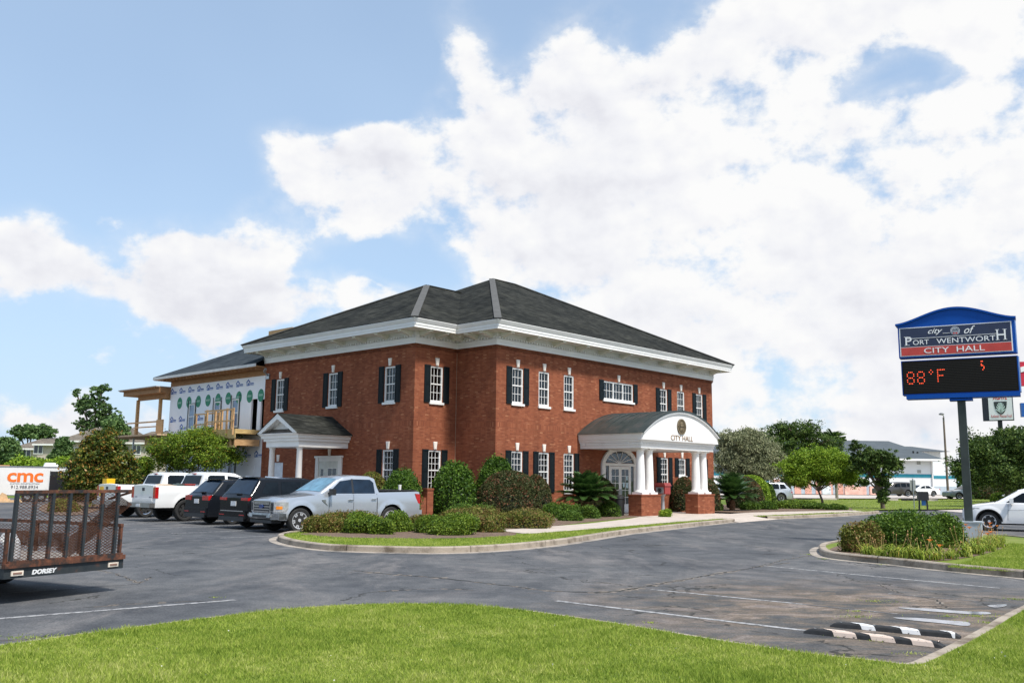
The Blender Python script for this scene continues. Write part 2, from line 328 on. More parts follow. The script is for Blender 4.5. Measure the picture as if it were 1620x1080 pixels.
# ------------------------------------------------------------------ mesh helpers
class MB:
    def __init__(s): s.v = []; s.f = []; s.mi = []; s.cur = 0
    def add(s, vs, fs):
        o = len(s.v); s.v += [tuple(p) for p in vs]; s.f += [tuple(i+o for i in f) for f in fs]; s.mi += [s.cur]*len(fs); return s
    def box(s, x0, x1, y0, y1, z0, z1):
        v = [(x, y, z) for z in (z0, z1) for y in (y0, y1) for x in (x0, x1)]
        return s.add(v, [(0, 2, 3, 1), (4, 5, 7, 6), (0, 1, 5, 4), (2, 6, 7, 3), (0, 4, 6, 2), (1, 3, 7, 5)])
    def obox(s, c, ax, ay, az):      # oriented box: centre and three half-axis vectors
        c, ax, ay, az = map(Vector, (c, ax, ay, az))
        v = [c + ax*i + ay*j + az*k for k in (-1, 1) for j in (-1, 1) for i in (-1, 1)]
        return s.add(v, [(0, 2, 3, 1), (4, 5, 7, 6), (0, 1, 5, 4), (2, 6, 7, 3), (0, 4, 6, 2), (1, 3, 7, 5)])
    def bar(s, a, b, w, h=None, up=(0, 0, 1)):
        a, b = Vector(a), Vector(b); d = b - a; L = d.length; d.normalize(); u = Vector(up)
        if abs(d.dot(u)) > .98: u = Vector((1, 0, 0))
        r = d.cross(u).normalized(); u = r.cross(d); h = h or w
        return s.obox((a+b)/2, d*L/2, r*w/2, u*h/2)
    def cyl(s, a, b, r0, r1=None, n=10, cap=True):
        a, b = Vector(a), Vector(b); r1 = r0 if r1 is None else r1; d = (b-a).normalized(); u = Vector((0, 0, 1)) if abs(d.z) < .9 else Vector((1, 0, 0))
        x = d.cross(u).normalized(); y = d.cross(x); v = []
        for c, r in ((a, r0), (b, r1)):
            for i in range(n): t = 2*math.pi*i/n; v.append(c + x*math.cos(t)*r + y*math.sin(t)*r)
        f = [(i, i+n, (i+1) % n+n, (i+1) % n) for i in range(n)]
        if cap: f += [tuple(range(n)), tuple(range(2*n-1, n-1, -1))]
        return s.add(v, f)
    def tube(s, pts, rs, n=8):
        for i in range(len(pts)-1): s.cyl(pts[i], pts[i+1], rs[i], rs[i+1], n, True)
        return s
    def lathe(s, prof, c=(0, 0, 0), n=20, axis='z'):    # prof = [(r, h)]
        v = []
        for r, h in prof:
            for i in range(n):
                t = 2*math.pi*i/n; p = (r*math.cos(t), r*math.sin(t), h)
                if axis == 'y': p = (p[0], p[2], p[1])
                if axis == 'x': p = (p[2], p[0], p[1])
                v.append((c[0]+p[0], c[1]+p[1], c[2]+p[2]))
        f = []
        for j in range(len(prof)-1):
            for i in range(n): f.append((j*n+i, j*n+(i+1) % n, (j+1)*n+(i+1) % n, (j+1)*n+i))
        f += [tuple(range(n))[::-1], tuple(range((len(prof)-1)*n, len(prof)*n))]
        return s.add(v, f)
    def prism(s, poly, plane, lo, hi):   # 2-D polygon pulled along the third axis ('xy','xz','yz')
        def P(p, h):
            return {'xy': (p[0], p[1], h), 'xz': (p[0], h, p[1]), 'yz': (h, p[0], p[1])}[plane]
        n = len(poly); v = [P(p, lo) for p in poly] + [P(p, hi) for p in poly]
        return s.add(v, [tuple(range(n)), tuple(range(2*n-1, n-1, -1))] + [(i, i+n, (i+1) % n+n, (i+1) % n) for i in range(n)])
    def quad(s, *p): return s.add(p, [tuple(range(len(p)))])
    def build(s, name, mat, parent=None, smooth=False, loc=(0, 0, 0), rot=0.0, doubles=False):
        me = bpy.data.meshes.new(name); me.from_pydata(s.v, [], s.f)
        for m_ in (mat if isinstance(mat, (list, tuple)) else [mat]): me.materials.append(m_)
        if any(s.mi): me.polygons.foreach_set('material_index', s.mi)
        bm = bmesh.new(); bm.from_mesh(me)
        if doubles: bmesh.ops.remove_doubles(bm, verts=bm.verts, dist=1e-4)
        bmesh.ops.recalc_face_normals(bm, faces=bm.faces); bm.to_mesh(me); bm.free()
        if smooth:
            me.polygons.foreach_set('use_smooth', [True]*len(me.polygons)); me.set_sharp_from_angle(angle=R(smooth if smooth is not True else 35))
        o = bpy.data.objects.new(name, me); COL.objects.link(o); o.location = loc; o.rotation_euler = (0, 0, rot)
        if parent is not None: o.parent = parent
        return o
def tag(o, label=None, cat=None, group=None, kind=None):
    if label: o['label'] = label
    if cat: o['category'] = cat
    if group: o['group'] = group
    if kind: o['kind'] = kind
    return o
def thing(name, label, cat, loc=(0, 0, 0), rot=0.0, group=None):
    o = bpy.data.objects.new(name, None); COL.objects.link(o); o.location = loc; o.rotation_euler = (0, 0, rot); o.empty_display_size = .2
    return tag(o, label, cat, group)
def kids(o): return [c for c in list(COL.objects) if c.parent == o]
def copy_tree(o, parent=None):
    c = o.copy(); COL.objects.link(c); c.parent = parent
    for ch in kids(o): copy_tree(ch, c)
    return c
def text_mesh(body, size, shear=0.0, sx=1.0, bold=0.0, space=1.0, align='CENTER', thick=.004):
    cu = bpy.data.curves.new('t', 'FONT'); cu.body = body; cu.size = size; cu.shear = shear; cu.align_x = align; cu.extrude = thick; cu.offset = bold; cu.space_character = space; cu.resolution_u = 3
    o = bpy.data.objects.new('t', cu); COL.objects.link(o); bpy.context.view_layer.update()
    me = bpy.data.meshes.new_from_object(o.evaluated_get(bpy.context.evaluated_depsgraph_get()))
    COL.objects.unlink(o); bpy.data.objects.remove(o)
    if sx != 1.0:
        for v in me.vertices: v.co.x *= sx
    return me
def text(name, body, size, mat, parent, loc, rot, **k):     # rot: euler; text stands in its own local plane
    me = text_mesh(body, size, **k); me.materials.append(mat); me.name = name
    o = bpy.data.objects.new(name, me); COL.objects.link(o); o.parent = parent; o.location = loc; o.rotation_euler = rot
    return o
def quads_mesh(name, P, A, B, mat, parent=None, shape='quad'):   # P centres, A and B half axes, all (n,3) numpy
    n = len(P)
    if shape == 'quad': V = np.stack([P-A-B, P+A-B, P+A+B, P-A+B], 1).reshape(-1, 3); k = 4
    elif shape == 'leaf': V = np.stack([P-A, P-B*.9, P+A, P+B*.9], 1).reshape(-1, 3); k = 4
    else: V = np.stack([P-A, P+A, P+B], 1).reshape(-1, 3); k = 3
    me = bpy.data.meshes.new(name); me.vertices.add(len(V)); me.vertices.foreach_set('co', V.astype(np.float32).ravel())
    me.loops.add(n*k); me.loops.foreach_set('vertex_index', np.arange(n*k, dtype=np.int32))
    me.polygons.add(n); me.polygons.foreach_set('loop_start', np.arange(0, n*k, k, dtype=np.int32)); me.polygons.foreach_set('loop_total', np.full(n, k, dtype=np.int32))
    me.update(calc_edges=True); me.materials.append(mat)
    o = bpy.data.objects.new(name, me); COL.objects.link(o)
    if parent is not None: o.parent = parent
    return o
def rdir(n):
    v = rng.normal(size=(n, 3)); return v/np.linalg.norm(v, axis=1, keepdims=True)
def leaves(name, P, size, mat, parent, outward=None, aspect=.55, shape='leaf', droop=0.0):
    n = len(P); N = rdir(n)
    if outward is not None: N = N*1.0 + outward*.55; N /= np.linalg.norm(N, axis=1, keepdims=True)
    T = np.cross(N, rdir(n)); T /= np.maximum(np.linalg.norm(T, axis=1, keepdims=True), 1e-6)
    if droop: T[:, 2] = -np.abs(T[:, 2]) - droop; T /= np.linalg.norm(T, axis=1, keepdims=True)
    B = np.cross(N, T); s = size*(.6+.8*rng.random((n, 1)))
    return quads_mesh(name, P, T*s, B*s*aspect, mat, parent, shape)

# ------------------------------------------------------------------ the ground, roads, lawns
def sheet(name, pts, z, mat, kind='structure', label=None, cat=None):
    m = MB(); m.add([(p[0], p[1], z) for p in pts], [tuple(range(len(pts)))]); o = m.build(name, mat)
    me = o.data
    if me.polygons[0].normal.z < 0: me.flip_normals()
    return tag(o, label, cat, kind=kind)
def smooth_poly(pts, n=6, closed=False):
    out = []; N = len(pts)
    for i in range(N if closed else N-1):
        p0, p1, p2, p3 = [Vector((*pts[j % N if closed else min(max(j, 0), N-1)], 0)) for j in (i-1, i, i+1, i+2)]
        for k in range(n):
            t = k/n; out.append(.5*((2*p1)+(p2-p0)*t+(2*p0-5*p1+4*p2-p3)*t*t+(3*p1-p0-3*p2+p3)*t**3))
    if not closed: out.append(Vector((*pts[-1], 0)))
    return [(p.x, p.y) for p in out]
def offset_line(pts, d):
    out = []
    for i, p in enumerate(pts):
        a = Vector(pts[max(i-1, 0)]); b = Vector(pts[min(i+1, len(pts)-1)]); t = (b-a).normalized(); out.append((p[0]-t.y*d, p[1]+t.x*d))
    return out
def strip(name, pts, w0, w1, z0, z1, mat, chamfer=.02, joint=3.0):    # kerb between offsets w0 (road side) and w1
    m = MB(); A = offset_line(pts, w0); B = offset_line(pts, w1); C = offset_line(pts, w0 + (chamfer if w1 > w0 else -chamfer)); run = 0
    for i in range(len(pts)-1):
        L = (Vector(pts[i+1])-Vector(pts[i])).length; k0 = run//joint; run += L; k1 = run//joint
        f = lambda P, Q, t: (P[0]+(Q[0]-P[0])*t, P[1]+(Q[1]-P[1])*t)
        t1 = 1.0 if k0 == k1 or L < .05 else 1-.018/L
        a0, a1, b0, b1, c0, c1 = A[i], f(A[i], A[i+1], t1), B[i], f(B[i], B[i+1], t1), C[i], f(C[i], C[i+1], t1)
        m.add([(*a0, z0), (*a1, z0), (*a0, z1-chamfer), (*a1, z1-chamfer), (*c0, z1), (*c1, z1), (*b0, z1), (*b1, z1), (*b0, z0), (*b1, z0)],
              [(0, 1, 3, 2), (2, 3, 5, 4), (4, 5, 7, 6), (6, 7, 9, 8)])
    return tag(m.build(name, mat, smooth=30), kind='structure')

GND = mat_grass('far_ground', ((.05, .08, .015), (.08, .13, .02), (.12, .17, .025), (.16, .2, .04)), .3, 0.0)
sheet('ground', [(-3000, -3000), (3000, -3000), (3000, 3000), (-3000, 3000)], -.16, GND)
sheet('parking_lot', [(-70, -25), (95, -25), (95, 57), (30, 63.5), (22, 66), (-10, 90), (-40, 70), (-70, 60)], ASZ, ASPH)
# concrete drive apron and street strip beyond, pale lot in front of the motel
def gp(l, z=ASZ): return [G(x, y, z) for x, y in l]
sheet('drive_apron', gp([(1376, 806.3), (1480, 806.5), (1530, 811), (1620, 811), (1700, 809), (1700, 803.5), (1480, 803.2), (1400, 804)]), ASZ+.006, PALE)
far_lawn = gp([(1165, 797), (1300, 808), (1345, 809.5), (1390, 806), (1480, 805), (1560, 803.4), (1760, 800), (1900, 792), (1900, 785), (1560, 789.5), (1380, 789.5), (1240, 789), (1165, 789)], -.02)
sheet('far_lawn_ground', far_lawn, -.02, GR_B)
sheet('motel_parking_lot', gp([(1120, 789.2), (1240, 789), (1380, 789.5), (1560, 789.5), (1900, 785), (1900, 777), (1120, 777)]), .02, PALE)

# foreground lawn
LZ = ASZ+.09
fg = smooth_poly([UV(*G(x, y)) for x, y in [(-260, 1060), (-100, 1040), (0, 1027), (150, 1006), (350, 980), (450, 969), (540, 962.5), (640, 960), (740, 962.5), (820, 969), (900, 980), (1000, 995), (1100, 1012), (1220, 1031), (1325, 1045), (1400, 1053), (1425, 1056.5), (1437, 1056), (1450, 1051), (1501, 1027), (1549, 1001), (1620, 962), (1760, 903)]], 4)
fg = [tuple(W(*p).xy) for p in fg]
sheet('front_lawn_ground', offset_line(fg, -.15) + [(12, -4), (-12, -4)], LZ-.02, GR_B)
strip('front_kerb', fg, 0, -.16, ASZ-.04, ASZ+.055, KERB, .015, 3.0)

# island in front of the town hall: kerb line anticlockwise from the car bays
isl = [(-9.6, -5.85), (-14.2, -5.95), (-15.4, -6.4), (-16.4, -7.6), (-17.1, -9.2), (-17.4, -10.9), (-17.1, -11.9), (-16.3, -13.1), (-15.5, -13.6), (-14.2, -13.75), (-12.75, -13.6), (-11.0, -13.2), (-6.3, -11.7), (-2, -10.75), (1.5, -10.0), (4.9, -9.38)]
isl = smooth_poly(isl, 4); islw = [K(*p) for p in isl]
strip('island_kerb', islw, 0, .16, ASZ-.02, ASZ+.15, KERB, .025, 3.1)
strip('island_gutter', islw, -.24, -.003, ASZ-.02, ASZ+.008, GUT, .002, 1e9)
isl2 = smooth_poly([(8.9, -8.85), (12, -9.15), (15.3, -9.25), (19, -9.0), (22.4, -8.75), (23.6, -8.3), (23.8, -7.4), (23.2, -6.9)], 4); isl2w = [K(*p) for p in isl2]
strip('right_island_kerb', isl2w, 0, .16, ASZ-.02, ASZ+.15, KERB, .025, 3.1)
strip('right_island_gutter', isl2w, -.24, -.003, ASZ-.02, ASZ+.008, GUT, .002, 1e9)
inner = offset_line(isl, .15)
sheet('island_lawn_ground', [K(*p) for p in inner + [(4.9, -2), (-9.6, -2)]], .012, GR_B)
sheet('planting_bed', [K(*p) for p in smooth_poly([(-9.4, -5.7), (-13.6, -6.1), (-15.4, -7.2), (-15.3, -9.0), (-14.2, -10.4), (-12.6, -11.2), (-11.0, -11.15), (-9.8, -10.2), (-8, -9.2), (-3.5, -7.6), (1, -6.2), (4.6, -5.1)], 4) ]+[tuple(W(*q).xy) for q in [(5.2, .02), (.02, .02), (.02, 2.6), (-2.7, 2.6), (-2.7, 7), (-7.5, 7)]], .02, MULCH)
sheet('sidewalk', [K(*p) for p in smooth_poly([(-9.6, -9.1), (-9.9, -10.1), (-10.0, -10.9), (-8, -10.7), (-3, -9.9), (1, -9.2), (4.9, -8.75), (8.7, -8.15), (8.9, -8.7)], 3) + [(9.3, -7.95), (14, -8.1), (21.6, -8.5), (23.3, -7.2), (19.5, -6.4), (17, -5.9), (13.5, -5.5)]] + [tuple(W(*q).xy) for q in [(13.3, -4.5), (13.3, .02), (6.2, .02), (6.2, -4.4)]] + [K(*q) for q in [(3.5, -5.5), (1, -6.6), (-3.5, -8.05), (-8, -8.9)]], .026, WALK)
rmp = MB(); rmp.add([(*K(4.6, -9.75), ASZ+.004), (*K(9.3, -9.15), ASZ+.004), (*K(9.1, -8.05), .034), (*K(4.8, -8.6), .034), (*K(4.7, -9.3), ASZ+.05), (*K(9.2, -8.75), ASZ+.05)], [(0, 1, 5, 4), (4, 5, 2, 3)])
tag(rmp.build('sidewalk_ramp', WALK), kind='structure')
sheet('right_island_ground', [K(*p) for p in offset_line(isl2, .15)[::-1] + [(9.0, -8.0), (14, -8.15), (21.3, -8.45)]], .016, GR_B)
sheet('right_bed', [K(*p) for p in [(13.5, -5.6), (17, -6), (19.5, -6.5), (23, -7.2), (28, -5), (34, 2), (24, 6), (19.6, 3), (19.6, 0), (13.5, 0)]], .008, MULCH)

# sign island at the right
sg = [tuple(G(x, y)) for x, y in [(1640, 857), (1560, 851), (1420, 853), (1360, 857), (1325, 862), (1302, 866.5), (1295.5, 872), (1305, 880.5), (1340, 886), (1389, 890.5), (1501, 903), (1620, 914.6), (1760, 930)]]
sg = smooth_poly(sg, 4)
strip('sign_island_kerb', sg, 0, .17, ASZ-.02, ASZ+.15, KERB, .025, 3.3)
strip('sign_island_gutter', sg, -.24, -.003, ASZ-.02, ASZ+.008, GUT, .002, 1e9)
sgin = offset_line(sg, .15)
sheet('sign_island_ground', sgin, .012, GR_B)
sheet('sign_island_bed', smooth_poly([tuple(G(x, y, .01)) for x, y in [(1318, 866), (1312, 874), (1345, 879), (1400, 884), (1470, 888), (1530, 882), (1575, 871), (1590, 862), (1560, 853), (1420, 852.5), (1350, 859)]], 4, True), .02, MULCH)

# painted bay lines
PAINT = None
def mat_line(name, lo):
    n = NT(name); c = n.ramp(n.noise(9, 6, .75), [(lo, (.10, .10, .105)), (lo+.1, (.33, .33, .33)), (lo+.35, (.50, .49, .48))]); return n.fin(c, .85)
LINE = mat_line('road_paint', .41); FADED = mat_line('faded_road_paint', .54)
lm, lf = MB(), MB()
def gline(mb, a, b, w=.10):
    a, b = Vector((*a, 0)), Vector((*b, 0)); d = (b-a).normalized(); n = Vector((-d.y, d.x, 0))*w/2; z = Vector((0, 0, ASZ+.004))
    mb.add([a-n+z, b-n+z, b+n+z, a+n+z], [(0, 1, 2, 3)])
wu = K
gline(lm, G(-150, 990), G(372, 948.6)); gline(lf, G(-60, 943), G(222, 922.6), .08); gline(lm, G(880, 950), G(1273, 997)); gline(lm, G(1030, 932), G(1270, 955.3), .08)
gline(lf, G(1270, 955.3), G(1420, 971), .07); gline(lm, G(1209, 894.7), G(1581, 930), .09); gline(lf, G(1120, 911.5), G(1196, 919), .08); gline(lf, G(1405, 938.7), G(1549, 951), .07)
for v in (-5.75, -3.0, -.25, 2.9, 6.3, 9.6): gline(lm, wu(-17.0, v), wu(-11.5, v), .10)
tag(lm.build('road_markings', LINE), kind='structure'); tag(lf.build('faded_road_markings', FADED), kind='structure')
# thin standing water and settled silt in the low corner
def blob(pts, z, mat, name): return sheet(name, smooth_poly([tuple(G(x, y)) for x, y in pts], 4, True), z, mat)
SILT = plain('wet_silt', (.26, .27, .30), .12, vary=.4, scale=7)
blob([(1421, 961), (1450, 965), (1500, 969), (1545, 972), (1567, 971), (1560, 968), (1520, 966.5), (1470, 962.5)], ASZ+.007, SILT, 'puddle')
blob([(1413, 977), (1440, 981), (1490, 986), (1525, 990), (1535, 988.5), (1530, 984), (1500, 981.5), (1450, 977.5)], ASZ+.007, SILT, 'puddle')
blob([(1562, 958), (1575, 961), (1590, 959), (1592, 956), (1575, 956.5)], ASZ+.007, SILT, 'puddle')

# ------------------------------------------------------------------ grass blades
def inside(poly, X, Y):
    r = np.zeros(len(X), bool); n = len(poly); P = np.array(poly)
    for i in range(n):
        x1, y1 = P[i]; x2, y2 = P[(i+1) % n]
        if y1 == y2: continue
        c = ((y1 > Y) != (y2 > Y)) & (X < (x2-x1)*(Y-y1)/(y2-y1)+x1); r ^= c
    return r
def in_view(X, Y, m=60):
    d = Y*math.cos(R(PITCH)); px = 810+FPX*X/d; return (px > -m) & (px < 1620+m) & (Y > 2)
def grass(name, poly, z, n, h, w, label, mat=None, holes=()):
    P = np.array(poly); lo, hi = P.min(0), P.max(0)
    X = rng.uniform(lo[0], hi[0], n); Y = rng.uniform(lo[1], hi[1], n)
    k = inside(poly, X, Y) & in_view(X, Y)
    for hpoly in holes: k &= ~inside(hpoly, X, Y)
    X, Y = X[k], Y[k]; m = len(X)
    patch = np.sin(X*1.7+Y*.9)*np.sin(Y*2.3-X*.6) + .7*np.sin(X*5.1-Y*3.7+1)*np.sin(Y*6.3+X*2.2) + .5*np.sin(X*13+2*np.sin(Y*9))
    ht = h*(.35+1.0*rng.random(m)**1.4)*(1+.30*patch)
    a = rng.uniform(0, 2*math.pi, m); w2 = w*(.6+.8*rng.random(m))
    A = np.stack([np.cos(a)*w2, np.sin(a)*w2, np.zeros(m)], 1)
    t = rng.uniform(0, 2*math.pi, m); l = ht*rng.uniform(.1, 1.1, m)
    B = np.stack([np.cos(t)*l, np.sin(t)*l, ht], 1)
    o = quads_mesh(name, np.stack([X, Y, np.full(m, z)], 1), A, B, mat or GR_A, None, 'tri')
    return tag(o, label, 'grass', kind='stuff')
fgp = offset_line(fg, -.175) + [(12, 5.0), (-12, 5.0)]
grass('front_lawn_grass', fgp, LZ-.02, 1900000, .034, .0046, 'bright green mown lawn along the bottom of the picture')
ilp = [K(*p) for p in inner + [(4.9, -8.7), (1, -9.2), (-3, -9.9), (-8, -10.7), (-10.2, -10.9), (-11, -11.2), (-12.6, -11.3), (-14.2, -10.5), (-15.3, -9.2), (-15.5, -7.2), (-13.6, -6.2)]]
grass('island_lawn_grass', ilp, .01, 330000, .036, .008, 'strip of green grass inside the kerb in front of the town hall shrubs')
grass('right_island_grass', [K(*p) for p in offset_line(isl2, .15)[::-1] + [(9.0, -8.0), (14, -8.15), (21.3, -8.45)]], .015, 60000, .05, .012, 'thin grass sliver between the walkway and the far kerb')
grass('sign_island_grass', [tuple(G(x, y, .01)) for x, y in [(1500, 897), (1545, 884), (1580, 873), (1595, 860), (1700, 862), (1760, 920), (1620, 905)]], .01, 120000, .05, .007, 'green grass on the sign island right of the lilies')
grass('far_lawn_grass', far_lawn, -.02, 260000, .05, .022, 'wide green lawn in front of the motel')
for px, py, s in [(1398, 855, .12), (930, 815, .1), (1235, 804, .1)]: pass

# clover heads and clippings scattered in the front lawn, weeds in the asphalt joints
def specks():
    n = 170; P = np.array(fgp); X = rng.uniform(-9, 8, n); Y = rng.uniform(6.5, 12.5, n); k = inside(fgp, X, Y) & in_view(X, Y); X, Y = X[k], Y[k]; m = len(X)
    o = leaves('clover_heads', np.stack([X, Y, np.full(m, LZ+.02)+rng.random(m)*.03], 1), .007, plain('clover_white', (.62, .60, .52), .8), None, aspect=.9)
    tag(o, 'tiny white clover heads and clippings scattered in the front lawn', 'clover', kind='stuff')
    pts = [(1385, 951, 26), (1356, 976, 20), (1352, 967, 12), (1400, 1013, 22), (1345, 1006, 18), (1548, 975, 40), (1565, 985, 30), (1500, 975, 12), (1605, 948, 20), (930, 1004, 8), (25, 1009, 26), (60, 1008, 22), (120, 1006, 18), (1303, 884, 18), (1395, 893, 10), (1280, 877, 14), (1030, 985, 8), (340, 945, 8), (1445, 1034, 14), (445, 968, 10)]
    A_, B_, C_ = [], [], []
    for px, py, s_ in pts:
        x, y = G(px, py)
        for j in range(int(s_*4)):
            r_ = abs(rng.normal())*s_*.005; t = rng.uniform(0, 6.28); A_.append((x+r_*math.cos(t)*1.8, y+r_*math.sin(t), ASZ+.004)); t2 = rng.uniform(0, 6.28); B_.append((.005*math.cos(t2), .005*math.sin(t2), 0)); C_.append((.02*math.sin(t)*1.2, .02*math.cos(t2), .008+.018*rng.random()))
    o = quads_mesh('joint_weeds', np.array(A_), np.array(B_), np.array(C_), GR_A, None, 'tri'); tag(o, 'small weeds sprouting from the cracks in the asphalt', 'weeds', kind='stuff')
specks()

# weathered seams where the newer sealed lane meets the old surface
def seams():
    SM = plain('open_crack', (.018, .018, .017), .95); PT = plain('tan_crack_dust', (.20, .17, .14), .95, vary=.4, scale=9)
    runs = [[(560, 902), (620, 908), (700, 914), (760, 921), (822, 928), (845, 932), (880, 935), (940, 937), (985, 934), (1040, 924), (1100, 913), (1160, 903), (1200, 896), (1250, 889)],
            [(1290, 877), (1240, 885), (1200, 896)], [(0, 1013), (40, 1011), (90, 1003)], [(120, 962), (200, 955), (300, 951), (372, 948.6)], [(240, 912), (222, 922.6), (180, 906), (150, 901)],
            [(1110, 1010), (1190, 1018), (1260, 1036), (1330, 1040)], [(1010, 962), (1070, 958), (1130, 968), (1170, 976)], [(1390, 925), (1430, 940), (1480, 948), (1500, 962)], [(600, 935), (690, 930), (760, 934)]]
    for i, r_ in enumerate(runs):
        P = [Vector(G(*p)) for p in r_]; L = []
        for a, b in zip(P, P[1:]):
            n = max(2, int((b-a).length/.10)); d = (b-a).normalized(); q = Vector((-d.y, d.x))
            for k in range(n): L.append(a.lerp(b, k/n)+q*random.uniform(-.035, .035))
        m = MB(); m2 = MB()
        for j, (a, b) in enumerate(zip(L, L[1:])):
            d = (b-a).normalized(); q = Vector((-d.y, d.x)); w = (.022 if i == 0 else .010)*random.uniform(.3, 1.5); w2 = w*random.uniform(2, 6)
            m.quad(*[(p.x, p.y, ASZ+.0035) for p in (a-q*w, b-q*w, b+q*w, a+q*w)])
            if random.random() < .6: m2.quad(*[(p.x, p.y, ASZ+.002) for p in (a-q*w2, b-q*w2*.8, b+q*w2*.6, a+q*w2)])
        tag(m.build('asphalt_crack', SM), kind='structure'); tag(m2.build('crack_dust', PT), kind='structure')
seams()
# ------------------------------------------------------------------ the town hall
Lf, Dp, NU, NV, WW, HB, HE, OV, SL = 19.51, 17.45, 2.684, 2.633, 12.40, 7.887, 8.886, 1.012, .5
hall = thing('city_hall', 'two storey red brick city hall with grey hipped roof and black shutters', 'building', tuple(W(0, 0)), GRID)
FOOT = [(0, 0), (Lf, 0), (Lf, Dp), (0, Dp), (0, NV+WW), (-NU, NV+WW), (-NU, NV), (0, NV)]
def offs(poly, d):     # outward offset of a right-angled, counter-clockwise footprint
    out = []; n = len(poly)
    for i in range(n):
        a, b, c = [Vector(poly[(i+k) % n]) for k in (-1, 0, 1)]; t0 = (b-a).normalized(); t1 = (c-b).normalized()
        n0 = Vector((t0.y, -t0.x)); n1 = Vector((t1.y, -t1.x)); out.append(tuple(b + n0*d + n1*d) if abs(t0.dot(t1)) < .5 else tuple(b+n0*d))
    return out
def sweep(mb, poly, prof, closed=True):
    rings = [[(p[0], p[1], z) for p in offs(poly, d)] for d, z in prof]; n = len(poly)
    for r0, r1 in zip(rings, rings[1:]):
        for i in range(n): j = (i+1) % n; mb.add([r0[i], r0[j], r1[j], r1[i]], [(0, 1, 2, 3)])
F_front = lambda s, d, z: (s, -d, z)
F_notch = lambda s, d, z: (s, NV-d, z)
F_left = lambda s, d, z: (-NU-d, -s, z)
F_step = lambda s, d, z: (-d, -s, z)          # the short return wall at the corner
def holed(mb, F, s0, s1, z0, z1, ops, depth=.14):
    ss = sorted({s0, s1, *[a for o in ops for a in o[:2]]}); zs = sorted({z0, z1, *[a for o in ops for a in o[2:]]})
    for a, b in zip(ss, ss[1:]):
        for c, d in zip(zs, zs[1:]):
            if any(o[0] <= a and b <= o[1] and o[2] <= c and d <= o[3] for o in ops): continue
            mb.quad(F(a, 0, c), F(b, 0, c), F(b, 0, d), F(a, 0, d))
    for (a, b, c, d) in ops:
        for p, q in (((a, c), (a, d)), ((b, c), (b, d)), ((a, c), (b, c)), ((a, d), (b, d))):
            mb.quad(F(p[0], 0, p[1]), F(q[0], 0, q[1]), F(q[0], -depth, q[1]), F(p[0], -depth, p[1]))
# openings: (wall, centre, width, z0, z1, columns, rows in upper sash, rows in lower sash, left shutter, right shutter, keystone)
U0, U1, L0, L1 = 5.23, 6.93, 1.12, 3.0
FR = [(1.475, .80, U0, U1, 3, 2, 2, 1, 1), (3.42, .80, U0, U1, 3, 2, 2, 0, 0), (5.36, .80, U0, U1, 3, 2, 2, 0, 0), (14.03, .80, U0, U1, 3, 2, 2, 1, 1), (15.90, .80, U0, U1, 3, 2, 2, 0, 0), (17.96, .80, U0, U1, 3, 2, 2, 1, 1),
      (1.475, .80, L0, L1, 3, 3, 3, 1, 1), (3.42, .80, L0, L1, 3, 3, 3, 1, 1), (5.36, .80, L0, L1, 3, 3, 3, 0, 1), (14.03, .80, L0, L1, 3, 3, 3, 1, 1), (15.90, .80, 2.0, L1, 3, 3, 0, 1, 1), (17.96, .80, L0, L1, 3, 3, 3, 1, 1)]
LF_ = [(-13.55, .80, U0, U1, 3, 2, 2, 1, 1), (-8.84, .80, U0, U1, 3, 2, 2, 1, 1), (-4.40, .80, U0, U1, 3, 2, 2, 1, 1), (-4.38, .80, L0, L1, 3, 3, 3, 1, 1)]
NO = [(-1.31, .80, U0, U1, 3, 2, 2, 1, 1), (-1.33, .80, L0, L1, 3, 3, 3, 1, 1)]
op = lambda w: (w[0]-w[1]/2, w[0]+w[1]/2, w[2], w[3])
WIDE = (9.64, 2.72, 5.93, 6.93)
wl = MB()
holed(wl, F_front, 0, Lf, -.15, HB, [op(w) for w in FR] + [op(WIDE)])
holed(wl, F_notch, -NU, 0, -.15, HB, [op(w) for w in NO])
holed(wl, F_left, -(NV+WW), -NV, -.15, HB, [op(w) for w in LF_] + [(-13.85, -12.95, 1.0, 2.46)])
wl.quad(F_step(-NV, 0, -.15), F_step(0, 0, -.15), F_step(0, 0, HB), F_step(-NV, 0, HB))
wl.quad((Lf, 0, -.15), (Lf, Dp, -.15), (Lf, Dp, HB), (Lf, 0, HB)); wl.quad((0, Dp, -.15), (Lf, Dp, -.15), (Lf, Dp, HB), (0, Dp, HB))
wl.quad((0, NV+WW, -.15), (0, Dp, -.15), (0, Dp, HB), (0, NV+WW, HB)); wl.quad((0, NV+WW, -.15), (-NU, NV+WW, -.15), (-NU, NV+WW, HB), (0, NV+WW, HB))
wl.build('wall', BRICK, hall)
cb = MB(); sweep(cb, FOOT, [(0, 7.72), (.035, 7.735), (.035, 7.80), (.065, 7.805), (.065, HB-.003), (0, HB-.003)]); cb.build('brick_course', mat_brick('dark_brick', .62), hall)
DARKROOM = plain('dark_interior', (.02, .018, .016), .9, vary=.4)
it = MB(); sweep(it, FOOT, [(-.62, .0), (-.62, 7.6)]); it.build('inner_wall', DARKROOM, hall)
jt = MB(); jt.box(-.016, -.004, NV-.012, NV-.002, 0, 7.7); jt.build('control_joint', plain('joint_sealant', (.45, .33, .24), .8), hall)
